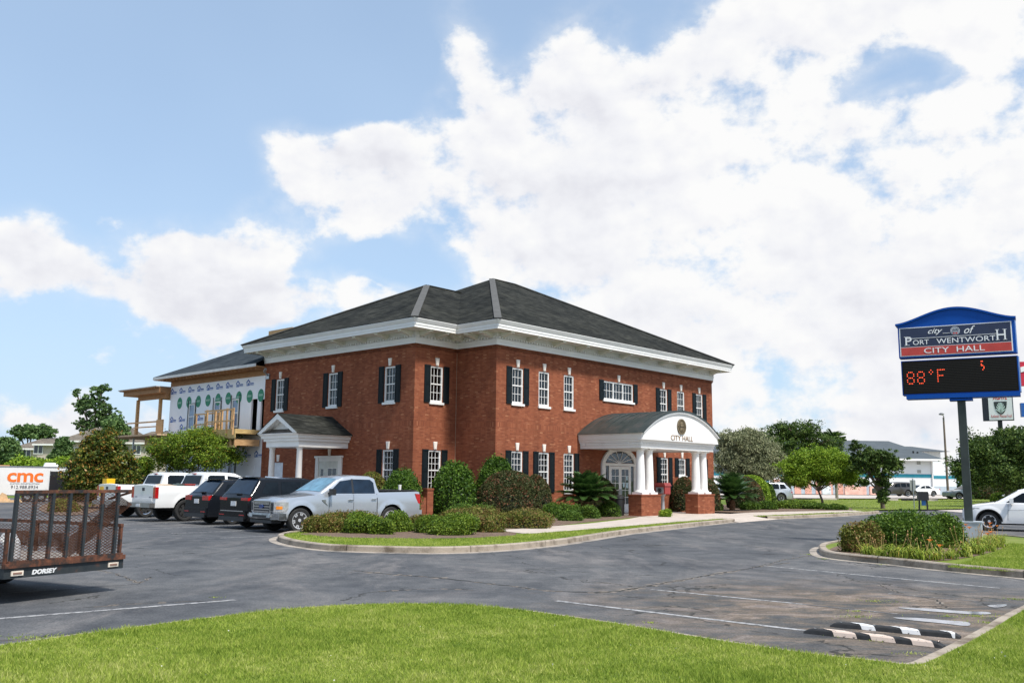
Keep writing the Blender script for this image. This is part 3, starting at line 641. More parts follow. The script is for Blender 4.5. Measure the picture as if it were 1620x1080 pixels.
# entablature and eaves
fz = MB(); sweep(fz, FOOT, [(.0, HB), (.075, HB), (.075, 8.02), (.095, 8.025), (.095, 8.13), (.11, 8.135), (.11, 8.16), (.06, 8.165), (.06, 8.46)]); fz.build('frieze', WHITE, hall)
sf = MB(); sweep(sf, FOOT, [(.055, 8.455), (.90, 8.455)]); sf.build('soffit', SOFFIT, hall)
fa = MB(); sweep(fa, FOOT, [(.885, 8.45), (.885, 8.57), (.905, 8.575), (.905, 8.69), (.93, 8.70), (1.0, 8.84), (1.0, 8.865), (.95, 8.868)]); fa.build('fascia', WHITE, hall)
dn, bk = MB(), MB()
def along(F, s0, s1, step, w, fn):
    n = max(1, int(abs(s1-s0)/step))
    for i in range(n+1): fn(F, s0+(s1-s0)*i/n)
def dentil(F, s):
    a, b = F(s-.045, .10, 8.18), F(s+.045, .16, 8.27); dn.box(min(a[0], b[0]), max(a[0], b[0]), min(a[1], b[1]), max(a[1], b[1]), a[2], b[2])
def bracket(F, s):
    w = .11; prof = [(.06, 8.452), (.80, 8.452), (.80, 8.38), (.70, 8.35), (.55, 8.33), (.36, 8.28), (.26, 8.24), (.06, 8.22)]
    bk = MB(); n = len(prof); v = [F(s-w, d, z) for d, z in prof] + [F(s+w, d, z) for d, z in prof]
    bk.add(v, [tuple(range(n)), tuple(range(2*n-1, n-1, -1))] + [(i, i+n, (i+1) % n+n, (i+1) % n) for i in range(n)]); bk.build('eave_bracket', SOFFIT, hall)
for F, s0, s1, nb in ((F_front, .05, Lf-.05, 10), (F_left, -(NV+WW)+.05, -NV-.05, 7), (F_notch, -NU+.05, -.2, 2), (F_step, -NV+.2, -.05, 2)):
    along(F, s0, s1, .19, 0, dentil)
    for i in range(nb+1): bracket(F, s0+.2+(s1-s0-.4)*i/nb)
dn.build('dentil_band', WHITE, hall)
# roof
m_ = (Dp+2*OV)/2; zr = HE+SL*m_; o = OV; w_ = (WW+2*o)/2; zw = HE+SL*w_
A, B, C, D_ = (-o, -o, HE), (Lf+o, -o, HE), (Lf+o, Dp+o, HE), (-o, Dp+o, HE); P1, P2 = (-o+m_, -o+m_, zr), (Lf+o-m_, -o+m_, zr)
E1, E2, Q1, Q2 = (-NU-o, NV-o, HE), (-NU-o, NV+WW+o, HE), (-NU-o+w_, NV-o+w_, zw), (-o+w_, NV-o+w_, zw)
V1, V2 = (-o, NV-o, HE), (-o, NV+WW+o, HE)
rf = MB(); rf.quad(A, B, P2, P1); rf.quad(B, C, P2); rf.quad(C, D_, P1, P2); rf.quad(A, P1, Q2, V1); rf.quad(D_, V2, Q2, P1)
rf.quad(V1, Q2, Q1, E1); rf.quad(E1, Q1, E2); rf.quad(E2, Q1, Q2, V2)
th = MB(); 
roof = rf.build('roof', SHING, hall)
def ridge(mb, a, b, w=.17, lift=.03):
    mb.bar(Vector(a)+Vector((0, 0, lift-.02)), Vector(b)+Vector((0, 0, lift-.02)), w*2, .045)
for a, b in ((A, P1), (E1, Q1), (B, P2), (C, P2), (E2, Q1)): rc = MB(); ridge(rc, a, b); rc.build('hip_cap', RIDGE, roof)
for a, b in ((P1, P2), (Q1, Q2)): rc = MB(); ridge(rc, a, b, .1); rc.build('ridge_cap', SHING, roof)
# windows
WGL = NT('see_through_glass')
def _wg():
    n = WGL; g = n.N.new('ShaderNodeBsdfGlossy'); g.inputs['Roughness'].default_value = .03; g.inputs[0].default_value = (.9, .95, 1, 1)
    t = n.N.new('ShaderNodeBsdfTransparent'); t.inputs[0].default_value = (.6, .64, .66, 1); f = n.N.new('ShaderNodeFresnel'); f.inputs[0].default_value = 1.6
    mx = n.N.new('ShaderNodeMixShader'); n.L.new(f.outputs[0], mx.inputs[0]); n.L.new(t.outputs[0], mx.inputs[1]); n.L.new(g.outputs[0], mx.inputs[2]); n.L.new(mx.outputs[0], n.out.inputs[0])
    return n.mat
PANE = _wg()
CACHE = {}
def window_meshes(w, h, cols, ru, rl, blinds):
    key = (w, round(h, 3), cols, ru, rl, blinds)
    if key in CACHE: return CACHE[key]
    y = -.0; fr = MB(); a = w/2; t = .075; d0, d1 = .03, .12      # frame sits 3..12 cm inside the wall face
    fr.box(-a, -a+t, d0, d1, 0, h); fr.box(a-t, a, d0, d1, 0, h); fr.box(-a+t, a-t, d0, d1, h-t, h); fr.box(-a+t, a-t, d0, d1, 0, t*1.25)
    ih0, ih1 = t*1.25, h-t; zm = ih0+(ih1-ih0)*(rl/(ru+rl)) if rl else ih0
    mun = MB(); iw = w-2*t
    if rl: fr.box(-a+t, a-t, d0+.012, d1-.01, zm-.028, zm+.028)
    for i in range(1, cols): x = -a+t+iw*i/cols; fr.box(x-.011, x+.011, .068, .088, ih0, ih1)
    def rows(z0, z1, n):
        for j in range(1, n): z = z0+(z1-z0)*j/n; fr.box(-a+t, a-t, .066, .086, z-.011, z+.011)
    if rl: rows(ih0, zm-.028, rl); rows(zm+.028, ih1, ru)
    else: rows(ih0, ih1, ru)
    pn = MB(); pn.quad((-a+t, .092, ih0), (a-t, .092, ih0), (a-t, .092, ih1), (-a+t, .092, ih1))
    cu = MB(); N_ = 10
    for (c0, c1) in blinds:
        x0, x1 = -a+t+iw*c0, -a+t+iw*c1
        for i in range(N_):
            f = lambda k: (x0+(x1-x0)*k/N_, .26+.025*math.sin(k*2.4))
            p, q = f(i), f(i+1); cu.quad((*p, ih0), (*q, ih0), (*q, ih1), (*p, ih1))
    CACHE[key] = (fr, pn, cu if blinds else None); return CACHE[key]
def place(mb, name, mat, parent, loc=None, rot=0.0, smooth=False):
    k = (id(mb), name)
    if k in CACHE: o = bpy.data.objects.new(name, CACHE[k]); COL.objects.link(o); o.parent = parent
    else: o = mb.build(name, mat, parent, smooth); CACHE[k] = o.data
    if loc is not None: o.location = loc; o.rotation_euler = (0, 0, rot)
    return o
def shutter_mb(h, w=.37):
    k = ('sh', h)
    if k in CACHE: return CACHE[k]
    s = MB(); t = .05; s.box(-w/2, w/2, -.032, -.004, 0, h)
    for z0, z1 in ((.08, h/2-.04), (h/2+.04, h-.08)):
        s.box(-w/2, -w/2+t, -.046, -.032, z0-.08 if z0 < .1 else z0-.04, z1+.04)
        s.box(w/2-t, w/2, -.046, -.032, z0-.08 if z0 < .1 else z0-.04, z1+.04)
        s.box(-w/2+t+.03, w/2-t-.03, -.042, -.032, z0+.03, z1-.03)
    s.box(-w/2, w/2, -.05, -.032, h-.08, h); s.box(-w/2, w/2, -.05, -.032, 0, .08); s.box(-w/2, w/2, -.05, -.032, h/2-.04, h/2+.04)
    CACHE[k] = s; return s
KEY = MB(); KEY.prism([(-.075, .0), (.075, .0), (.125, .36), (-.125, .36)], 'xz', -.045, -.002); KEY.prism([(-.05, .03), (.05, .03), (.09, .33), (-.09, .33)], 'xz', -.06, -.045)
SILL = {}
STONE = plain('cast_stone', (.80, .74, .67), .8, vary=.08)
def window(F, rot, w, blinds=((0, .33),)):
    c, wd, z0, z1, cols, ru, rl, sl, sr = w
    fr, pn, cu = window_meshes(wd, z1-z0, cols, ru, rl, blinds)
    loc = F(c, 0, z0)
    win = place(fr, 'window', WHITE, hall, loc, rot)
    place(pn, 'pane', PANE, win)
    if cu: place(cu, 'curtain', BLIND, win)
    if wd not in SILL: s = MB(); s.box(-wd/2-.06, wd/2+.06, -.07, .12, -.105, -.0); SILL[wd] = s
    place(SILL[wd], 'sill', WHITE, win)
    k = place(KEY, 'keystone', STONE, win, (0, 0, z1-z0+.03))
    h = z1-z0
    if sl: place(shutter_mb(h+.06), 'shutter', BLACKSH, win, (-wd/2-.02-.185, 0, -.03))
    if sr: place(shutter_mb(h+.06), 'shutter', BLACKSH, win, (wd/2+.02+.185, 0, -.03))
    return win
BL = [((0, .3),), ((.62, 1),), ((0, .34), (.7, 1)), ((0, .5),), (), ((0, 1),)]
for i, w in enumerate(FR): window(F_front, 0, w, BL[[0, 0, 2, 0, 0, 1, 3, 2, 2, 1, 2, 4][i]])
for i, w in enumerate(LF_): window(F_left, -math.pi/2, w, BL[[2, 0, 1, 1][i]])
for i, w in enumerate(NO): window(F_notch, 0, w, BL[4])
# wide window of three lights
wf = MB(); a, h, t = WIDE[1]/2, 1.0, .075
wf.box(-a, a, .03, .12, h-t, h); wf.box(-a, a, .03, .12, 0, t*1.2)
for k in range(4): x = -a+(2*a-t)*k/3; wf.box(x, x+t, .031, .119, t*1.2, h-t)
for k in range(3):
    x0 = -a+(2*a-t)*k/3+t; x1 = -a+(2*a-t)*(k+1)/3
    for j in (1, 2): x = x0+(x1-x0)*j/3; wf.box(x-.011, x+.011, .066, .086, t*1.2, h-t)
    wf.box(x0, x1, .064, .088, h/2-.011, h/2+.011)
ww = wf.build('window', WHITE, hall, loc=F_front(WIDE[0], 0, WIDE[2]))
p = MB(); p.quad((-a, .095, 0), (a, .095, 0), (a, .095, h), (-a, .095, h)); p.build('pane', PANE, ww)
p = MB()
for x0, x1 in ((-1.28, -.6), (-.4, .15), (.5, 1.28)): p.box(x0, x1, .25, .26, .05, .95)
p.build('curtain', BLIND, ww); p = MB(); p.box(-a-.08, a+.08, -.07, .12, -.1, 0); p.build('sill', WHITE, ww); place(KEY, 'keystone', STONE, ww, (0, 0, h+.03))
for s in (-1, 1): place(shutter_mb(1.06), 'shutter', BLACKSH, ww, (s*(a+.205), 0, -.03))
# boarded opening on the side
bd = MB(); bd.box(-.45, .45, .03, .07, -.35, 1.46)
for z in (.3, .62, 1.0): bd.box(-.45, .45, .022, .03, z, z+.012)
b = bd.build('boarded_opening', plain('white_sheathing', (.72, .74, .78), .6), hall, loc=F_left(-13.4, 0, 1.0), rot=-math.pi/2)
PRINTBLUE = plain('blue_print', (.03, .12, .42), .6, vary=.2)
bp = MB(); [bp.box(-.43+i*.11, -.43+i*.11+.075, .018, .029, .2, .27) for i in range(8)]; bp.build('printed_band', PRINTBLUE, b)
place(KEY, 'keystone', STONE, b, (0, 0, 1.5))
# flood light and camera under the left end of the frieze
fl = MB(); fl.box(-.14, .14, -.10, -.02, -.14, .14); fl.bar((0, -.1, .05), (.25, -.45, .22), .07); fl.bar((.2, -.42, .2), (.42, -.5, .34), .12); fl.build('flood_light', GALV, hall, loc=F_left(-14.7, 0, 7.15), rot=-math.pi/2)

# main entrance -----------------------------------------------------
dr = MB(); cx = 9.63
def arc(a, b, z0, n=24): return [(a*math.cos(math.pi*i/n), z0+b*math.sin(math.pi*i/n)) for i in range(n+1)]
outer = [(1.62, 0)] + arc(1.62, 1.05, 2.42) + [(-1.62, 0)]
innr = [(1.36, 0)] + arc(1.36, .82, 2.42) + [(-1.36, 0)]
n = len(outer); vs = [(x, -.10, z) for x, z in outer] + [(x, -.10, z) for x, z in innr] + [(x, -.004, z) for x, z in outer] + [(x, -.02, z) for x, z in innr]
dr.add(vs, [(i, i+1, i+1+n, i+n) for i in range(n-1)] + [(i, i+1, i+1+2*n, i+2*n) for i in range(n-1)] + [(i+n, i+n+1, i+3*n+1, i+3*n) for i in range(n-1)])
dr.box(-1.36, 1.36, -.085, -.02, 2.46, 2.60)
for x in (-1.36, -.98, .90, 1.28): dr.box(x, x+.09, -.07, -.02, .03, 2.46)
door = dr.build('entrance_surround', WHITE, hall, loc=F_front(cx, 0, 0))
fg_ = MB(); pts = arc(1.36, .82, 2.42)
fg_.prism([(x, max(z, 2.6)) for x, z in pts if z >= 2.56], 'xz', -.03, -.012); fg_.box(-1.25, -.98, -.03, -.012, .1, 2.46); fg_.box(.99, 1.26, -.03, -.012, .1, 2.46); fg_.build('fanlight_glass', WGLASS, door)
fb = MB()
for k in range(1, 7): t = math.pi*k/7; fb.bar((.0, -.04, 2.6), (1.33*math.cos(t), -.04, 2.60+.62*math.sin(t)), .03, .02, up=(0, 1, 0))
fb.build('fanlight_bar', WHITE, door)
def leaf(x0, x1, cols, nm, handle=None):
    m = MB(); m.box(x0, x1, -.06, -.032, .03, 2.44); st = .11; w = (x1-x0-2*st)/cols; g = MB()
    dl = m.build(nm, WHITE, door); gl = MB(); gl.box(x0+st, x1-st, -.066, -.0605, .45, 2.3); gl.build('door_glass', WGLASS, dl)
    b = MB()
    for i in range(cols+1): x = x0+st+w*i; b.box(x-.014, x+.014, -.078, -.062, .45, 2.3)
    for j in range(6): z = .45+1.85*j/5; b.box(x0+st, x1-st, -.077, -.063, z-.014, z+.014)
    b.box(x0+.06, x1-.06, -.07, -.0605, .1, .36)
    b.build('glazing_bar', WHITE, dl)
    if handle: h = MB(); h.box(handle-.02, handle+.02, -.12, -.06, .95, 1.25); h.build('door_handle', GALV, dl)
    return dl
leaf(-.89, -.005, 2, 'door', -.07); d2 = leaf(.005, .89, 2, 'door', .07)
nt = MB(); nt.box(.22, .38, -.09, -.079, 1.35, 1.6); nt.box(.5, .7, -.09, -.079, 1.3, 1.58); nt.box(.5, .66, -.09, -.079, 1.72, 1.95); nt.build('door_notice', plain('notice_paper', (.45, .6, .65), .6, vary=.4, scale=20), d2)

# front portico ---------------------------------------------------------
PU0, PU1, PV = 6.28, 13.10, -3.70
for (a, b) in ((PU0, 7.95), (11.43, PU1)):
    m = MB(); m.box(a, b, PV, PV+.75, -.15, .97); m.box(a-.03, b+.03, PV-.03, PV+.78, .97, 1.04); m.build('portico_pier', BRICK, hall)
colm = MB(); ft = lambda r, z: (r, z)
colm.lathe([(.285, .10), (.285, .15), (.25, .17), (.235, .21), (.222, .25), (.222, .8), (.21, 1.2), (.185, 1.98), (.185, 2.0), (.205, 2.02), (.205, 2.05), (.185, 2.07), (.19, 2.09), (.245, 2.14), (.245, 2.16)], n=24)
colb = MB(); colb.box(-.30, .30, -.30, .30, 0, .10); cap = MB(); cap.box(-.26, .26, -.26, .26, 2.16, 2.22)
for x in (6.76, 7.50, 11.88, 12.62):
    c = place(colm, 'column', WHITE, hall, (x, PV+.37, 1.04), 0, 40); place(colb, 'column_base', WHITE, c); place(cap, 'column_capital', WHITE, c)
EN = [(PU0-.0, PV), (PU1+.0, PV), (PU1, -.003), (PU0, -.003)]
def usweep(mb, prof):      # three-sided moulding round the porch, ending at the wall
    for (d0, z0), (d1, z1) in zip(prof, prof[1:]):
        r0 = [(PU0-d0, -.004), (PU0-d0, PV-d0), (PU1+d0, PV-d0), (PU1+d0, -.004)]; r1 = [(PU0-d1, -.004), (PU0-d1, PV-d1), (PU1+d1, PV-d1), (PU1+d1, -.004)]
        for i in range(3): mb.quad((*r0[i], z0), (*r0[i+1], z0), (*r1[i+1], z1), (*r1[i], z1))
en = MB(); usweep(en, [(-.45, 3.26), (.0, 3.26), (.0, 3.40), (.02, 3.405), (.02, 3.53), (.07, 3.54), (.07, 3.60), (.10, 3.61), (.10, 3.66), (.13, 3.70), (.17, 3.90), (.20, 3.94), (.20, 3.97), (.1, 3.975)])
en.box(PU0+.02, PU1-.02, PV+.02, -.004, 3.27, 3.30)
port = en.build('portico_entablature', WHITE, hall)
dm = MB()
n = 52
for i in range(n): x = PU0+(PU1-PU0)*(i+.5)/n; dm.box(x-.035, x+.035, PV-.055, PV-.018, 3.43, 3.51)
n = 28
for i in range(n): y = PV-.0+(-.02-PV)*(i+.5)/n; dm.box(PU0-.055, PU0-.018, y-.035, y+.035, 3.43, 3.51); dm.box(PU1+.018, PU1+.055, y-.035, y+.035, 3.43, 3.51)
dm.build('dentil_band', WHITE, port)
ca, cz0, rise = (PU0+PU1)/2, 3.97, 1.20; hw = (PU1-PU0)/2+.24
def arcseg(hw, rise, z0, n=28):
    Rr = (hw*hw+rise*rise)/(2*rise); th0 = math.asin(hw/Rr); return [(ca+Rr*math.sin(-th0+2*th0*i/n), z0-(Rr-rise)+Rr*math.cos(-th0+2*th0*i/n)) for i in range(n+1)]
pd = MB(); P_ = arcseg(hw-.22, rise-.13, 3.97); pd.prism([(PU1+.16, 3.66)] + P_[::-1] + [(PU0-.16, 3.66)], 'xz', PV-.22, PV+.05); pd.build('pediment', WHITE, hall)
ma = MB(); A0, A1, A2 = arcseg(hw, rise, 3.97), arcseg(hw-.13, rise-.09, 3.97), arcseg(hw-.24, rise-.16, 3.97)
def aband(mb, a, b, y0, y1):
    for i in range(len(a)-1):
        p, q, r, s = a[i], a[i+1], b[i+1], b[i]
        mb.add([(p[0], y0, p[1]), (q[0], y0, q[1]), (r[0], y0, r[1]), (s[0], y0, s[1]), (p[0], y1, p[1]), (q[0], y1, q[1]), (r[0], y1, r[1]), (s[0], y1, s[1])], [(0, 1, 2, 3), (3, 2, 6, 7), (0, 4, 5, 1)])
aband(ma, A0, A1, PV-.30, PV-.2); aband(ma, A1, A2, PV-.25, PV-.2); ma.build('arched_cornice', WHITE, hall)
br = MB(); T0 = arcseg(hw+.03, rise+.04, 3.975)
for i in range(len(T0)-1): p, q = T0[i], T0[i+1]; br.add([(p[0], PV-.34, p[1]), (q[0], PV-.34, q[1]), (q[0], -.004, q[1]), (p[0], -.004, p[1])], [(0, 1, 2, 3)])
aband(br, T0, A0, PV-.34, PV-.302)
broof = br.build('portico_roof', MROOF, hall, smooth=50)
sm_ = MB(); S1 = arcseg(hw+.03, rise+.075, 3.975)
for k in range(9):
    y = PV-.33+k*.49
    for i in range(len(T0)-1):
        p, q, r, s = T0[i], T0[i+1], S1[i+1], S1[i]
        sm_.add([(p[0], y, p[1]), (q[0], y, q[1]), (r[0], y, r[1]), (s[0], y, s[1]), (p[0], y+.03, p[1]), (q[0], y+.03, q[1]), (r[0], y+.03, r[1]), (s[0], y+.03, s[1])], [(0, 1, 2, 3), (4, 7, 6, 5), (3, 2, 6, 7)])
sm_.build('roof_seam', MROOF, broof)
BRONZE = plain('dark_bronze', (.07, .045, .02), .4, .5, vary=.5, scale=14); GOLD = plain('bronze_letter', (.30, .17, .07), .4, .4)
sl_ = MB(); PV = PV-.20; cyl_c = (9.58, PV-.03, 4.42)
sl_.cyl((cyl_c[0], PV-.02, cyl_c[2]), (cyl_c[0], PV-.06, cyl_c[2]), .40, n=36); seal = sl_.build('seal', BRONZE, hall)
rg = MB()
def ring(mb, c, r, w, y0, y1, n=36):
    for i in range(n):
        a0, a1 = 2*math.pi*i/n, 2*math.pi*(i+1)/n; q = [(c[0]+rr*math.cos(t), c[2]+rr*math.sin(t)) for rr, t in ((r, a0), (r, a1), (r-w, a1), (r-w, a0))]
        mb.prism(q, 'xz', y0, y1)
ring(rg, cyl_c, .40, .03, PV-.075, PV-.06); ring(rg, cyl_c, .26, .02, PV-.075, PV-.06)
for i in range(26):
    t = 2*math.pi*i/26
    if abs(math.sin(t)) > .1: rg.obox((cyl_c[0]+.33*math.cos(t), PV-.066, cyl_c[2]+.33*math.sin(t)), (.016, 0, 0), (0, .006, 0), (0, 0, .03))
rg.box(cyl_c[0]-.12, cyl_c[0]-.02, PV-.072, PV-.06, cyl_c[2]+.02, cyl_c[2]+.13); rg.box(cyl_c[0]+.03, cyl_c[0]+.13, PV-.072, PV-.06, cyl_c[2]+.02, cyl_c[2]+.13); rg.box(cyl_c[0]-.14, cyl_c[0]-.03, PV-.072, PV-.06, cyl_c[2]-.17, cyl_c[2]-.04); rg.box(cyl_c[0]+.03, cyl_c[0]+.12, PV-.072, PV-.06, cyl_c[2]-.17, cyl_c[2]-.04)
rg.prism([(cyl_c[0]-.15, cyl_c[2]+.15), (cyl_c[0]+.15, cyl_c[2]+.15), (cyl_c[0], cyl_c[2]+.24)], 'xz', PV-.07, PV-.06)
rg.build('seal_relief', plain('pale_bronze', (.32, .24, .14), .4, .4), seal)
text('lettering', 'CITY HALL', .37, GOLD, hall, (9.62, PV-.03, 3.72), (math.pi/2, 0, 0), sx=1.18, thick=.012, bold=-.004)

# side porch -----------------------------------------------------------
S0, S1_, SF = 7.42, 10.15, -5.55    # v range and front of the beam
sp = MB()
def ssweep(mb, prof):
    for (d0, z0), (d1, z1) in zip(prof, prof[1:]):
        g = lambda d: [(-NU-.004, S0-d), (SF-d, S0-d), (SF-d, S1_+d), (-NU-.004, S1_+d)]
        r0, r1 = g(d0), g(d1)
        for i in range(3): mb.quad((*r0[i], z0), (*r0[i+1], z0), (*r1[i+1], z1), (*r1[i], z1))
ssweep(sp, [(-.3, 3.10), (0, 3.10), (0, 3.38), (.10, 3.385), (.10, 3.50), (.18, 3.52), (.20, 3.62), (.30, 3.72), (.30, 3.745)]); sp.box(SF, -NU-.004, S0, S1_, 3.11, 3.13)
side = sp.build('side_porch_entablature', WHITE, hall)
vc = (S0+S1_)/2; ea, eb = S0-.34, S1_+.34; zp = 4.68
gr = MB(); gr.prism([(ea+.5, 3.95), (eb-.5, 3.95), (vc, zp-.2)], 'yz', SF+.06, SF+.12); gr.build('side_pediment', WHITE, hall)
rk = MB()
for y0 in (ea, eb):
    d = (vc-y0); L_ = math.hypot(d, zp-3.75); nx, nz = -(zp-3.75)/L_*(1 if d > 0 else -1), abs(d)/L_
    rk.prism([(y0, 3.75), (vc, zp), (vc, zp-.26), (y0+(.36 if d > 0 else -.36), 3.75)], 'yz', SF-.34, SF+.05)
rk.build('raking_cornice', WHITE, hall)
sk = MB(); sk.quad((SF-.30, ea+.15, 3.76), (SF-.30, eb-.15, 3.76), (SF+.06, eb-.5, 3.96), (SF+.06, ea+.5, 3.96)); sk.build('pediment_skirt_roof', SHING_TAN, hall)
sr = MB()
for y0 in (ea, eb): sr.add([(SF-.38, y0, 3.75), (-NU-.004, y0, 3.75), (-NU-.004, vc, zp+.03), (SF-.38, vc, zp+.03), (SF-.38, y0, 3.70), (-NU-.004, y0, 3.70)], [(0, 1, 2, 3), (0, 4, 5, 1)])
sr.build('side_porch_roof', SHING, hall)
sc_ = MB(); sc_.lathe([(.20, .0), (.20, .10), (.165, .14), (.16, .6), (.13, 3.0), (.16, 3.04), (.17, 3.10)], n=20)
for y in (S0+.22, S1_-.22): place(sc_, 'side_column', WHITE, hall, (SF+.22, y, 0), 0, 40)
sd = MB(); w = 1.07
sd.box(-w-.0, -w+.25, -.09, -.004, 0, 2.66); sd.box(w-.25, w, -.09, -.004, 0, 2.66); sd.box(-w-.05, w+.05, -.13, -.004, 2.66, 2.76); sd.box(-w+.25, w-.25, -.06, -.004, 2.5, 2.66)
s_ = sd.build('side_entrance_surround', WHITE, hall, loc=F_left(-8.88, 0, 0), rot=-math.pi/2)
d = MB(); d.box(-w+.25, w-.25, -.05, -.005, 0, 2.5); dd = d.build('door', plain('pale_door_paint', (.62, .64, .60), .5), s_)
g = MB(); g.box(-.62, -.42, -.056, -.0505, 1.0, 2.1); g.box(-.02, .28, -.056, -.0505, .5, 2.15); g.box(.34, .64, -.056, -.0505, .5, 2.15); g.build('door_glass', WGLASS, dd)
g = MB(); [g.box(-.04, .66, -.066, -.057, z-.018, z+.018) for z in (.5, .92, 1.33, 1.74, 2.15)]; g.box(-.64, -.40, -.066, -.057, 1.5, 1.54); g.build('glazing_bar', WHITE, dd)
place(KEY, 'keystone', STONE, s_, (0, 0, 2.78))
m = MB(); m.box(-.22, .22, -.09, -.004, -.2, .2); m.build('wall_box', plain('beige_box', (.4, .3, .22), .6), hall, loc=F_left(-10.3, 0, .55), rot=-math.pi/2)

# ------------------------------------------------------------------ the wrapped building under construction behind it
cons = thing('building_under_construction', 'unfinished two storey wing in white house wrap with timber decks and dark new roof', 'building', tuple(W(0, 0)), GRID)
WRAP = plain('house_wrap', (.86, .86, .90), .55, vary=.05, scale=.8); WRAPG = plain('green_print', (.03, .23, .13), .6, vary=.25, scale=5)
CUu, C0, C1, CD = -2.60, NV+WW+.01, 25.9, 13.0
Fc = lambda s, d, z: (CUu-d, -s, z)
cw = MB(); tall = [(-23.55, -22.6, 4.5, 6.1), (-20.6, -19.65, 4.5, 6.1), (-18.6, -17.65, 4.5, 6.15), (-16.45, -15.85, 4.15, 6.0), (-15.5, -15.06, 4.15, 5.95)]
low = [(-25.0, -24.2, .9, 2.7), (-22.6, -21.8, .9, 2.7), (-20.6, -19.8, .9, 2.7), (-18.45, -17.75, .9, 2.74), (-16.5, -15.9, -.1, 2.3)]
holed(cw, Fc, -C1, -C0, -.2, 7.26, tall+low, .1)
cw.quad((CUu, C1, -.2), (CUu+CD, C1, -.2), (CUu+CD, C1, 7.26), (CUu, C1, 7.26))
wall = cw.build('wrapped_wall', WRAP, cons)
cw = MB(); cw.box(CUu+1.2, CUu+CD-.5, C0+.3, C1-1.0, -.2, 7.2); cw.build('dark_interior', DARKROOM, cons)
lg, gc = MB(), MB()
def house_logo(mb, s, z, k=1.0):
    y0, y1 = .006, .009
    def q(a, b, c, d): mb.quad(Fc(s+a*k, y1, z+c*k), Fc(s+b*k, y1, z+c*k), Fc(s+b*k, y1, z+d*k), Fc(s+a*k, y1, z+d*k))
    q(-.36, -.30, -.16, .10); q(-.04, .02, -.16, .10); q(-.30, -.04, -.16, -.11)
    mb.quad(Fc(s-.42*k, y1, z+.08*k), Fc(s-.17*k, y1, z+.27*k), Fc(s-.17*k, y1, z+.17*k), Fc(s-.36*k, y1, z+.03*k)); mb.quad(Fc(s-.17*k, y1, z+.27*k), Fc(s+.08*k, y1, z+.08*k), Fc(s+.02*k, y1, z+.03*k), Fc(s-.17*k, y1, z+.17*k))
    q(-.22, -.10, -.11, .03)
    for i in range(5): q(.08+i*.085, .14+i*.085, -.08, .02)
    for i in range(7): q(.08+i*.06, .12+i*.06, -.15, -.115)
free = lambda s, z: not any(o[0]-.35 < s < o[1]+.35 and o[2]-.2 < z < o[3]+.2 for o in tall+low)
for r, (z, st, off) in enumerate(((6.92, 1.10, 0), (5.15, 1.10, .3), (4.65, 1.10, .65), (2.9, 1.1, .2), (2.25, 1.1, .7))):
    s = -C1+.35+off*.5
    while s < -C0-.5:
        if free(s, z) and rng.random() < (.97 if r in (0, 3, 4) else .82): house_logo(lg, s, z, .86)
        s += st
s = -C1+.1
k = 0
while s < -C0-.2:
    if s > -C1+.3:
        for z in (6.17,):
            c = Fc(s, .006, z); n = 22; gc.quad(*[Fc(s+.31*math.cos(2*math.pi*i/n), .007, z+.36*math.sin(2*math.pi*i/n)) for i in range(n)])
    s += 1.14
lg.build('printed_house_marks', PRINTBLUE, wall); gc.build('printed_green_disc', WRAPG, wall)
gl = MB()
s = -C1+.1
while s < -C0-.2:
    if s > -C1+.3:
        for i in range(4): a = Fc(s-.2+i*.105, .012, 6.13); gl.quad(a, Fc(s-.2+i*.105+.07, .012, 6.13), Fc(s-.2+i*.105+.07, .012, 6.25), Fc(s-.2+i*.105, .012, 6.25))
    s += 1.14
gl.build('printed_disc_words', plain('pale_green_print', (.35, .55, .45), .6), wall)
for i, o in enumerate(tall[:3]+low[:4]):
    a, b, c, d = o; m = MB(); m.box(-(b-a)/2+.12, (b-a)/2-.12, -.02, .05, 0, d-c-.05)
    m.box(-(b-a)/2, -(b-a)/2+.06, -.03, -.0, -.05, d-c+.1); m.box((b-a)/2-.06, (b-a)/2, -.03, -.0, -.05, d-c+.1)
    wn = MB(); wh = d-c-.05; wv = (b-a)/2-.12
    wn.box(-wv, -wv+.07, -.03, .05, 0, wh); wn.box(wv-.07, wv, -.03, .05, 0, wh); wn.box(-wv+.07, wv-.07, -.03, .05, 0, .07); wn.box(-wv+.07, wv-.07, -.03, .05, wh-.07, wh); wn.box(-wv+.07, wv-.07, -.03, .05, wh/2-.03, wh/2+.03)
    f = wn.build('window', WHITE, cons, loc=Fc((a+b)/2, 0, c), rot=-math.pi/2)
    g = MB(); g.quad((-wv, .0, 0), (wv, .0, 0), (wv, .0, wh), (-wv, .0, wh)); g.build('pane', mat_glass('blue_tint_glass', (.16, .24, .38), .08) if 'bt' not in MATS else MATS['bt'], f); MATS.setdefault('bt', g and bpy.data.materials['blue_tint_glass'])
    t = MB(); t.box(-(b-a)/2, -(b-a)/2+.05, -.045, -.03, -.08, wh+.25); t.box((b-a)/2-.05, (b-a)/2, -.045, -.03, -.08, wh+.25); t.box(-(b-a)/2, (b-a)/2, -.04, -.03, -.10, -.05); t.build('flashing_tape', DARK, f)
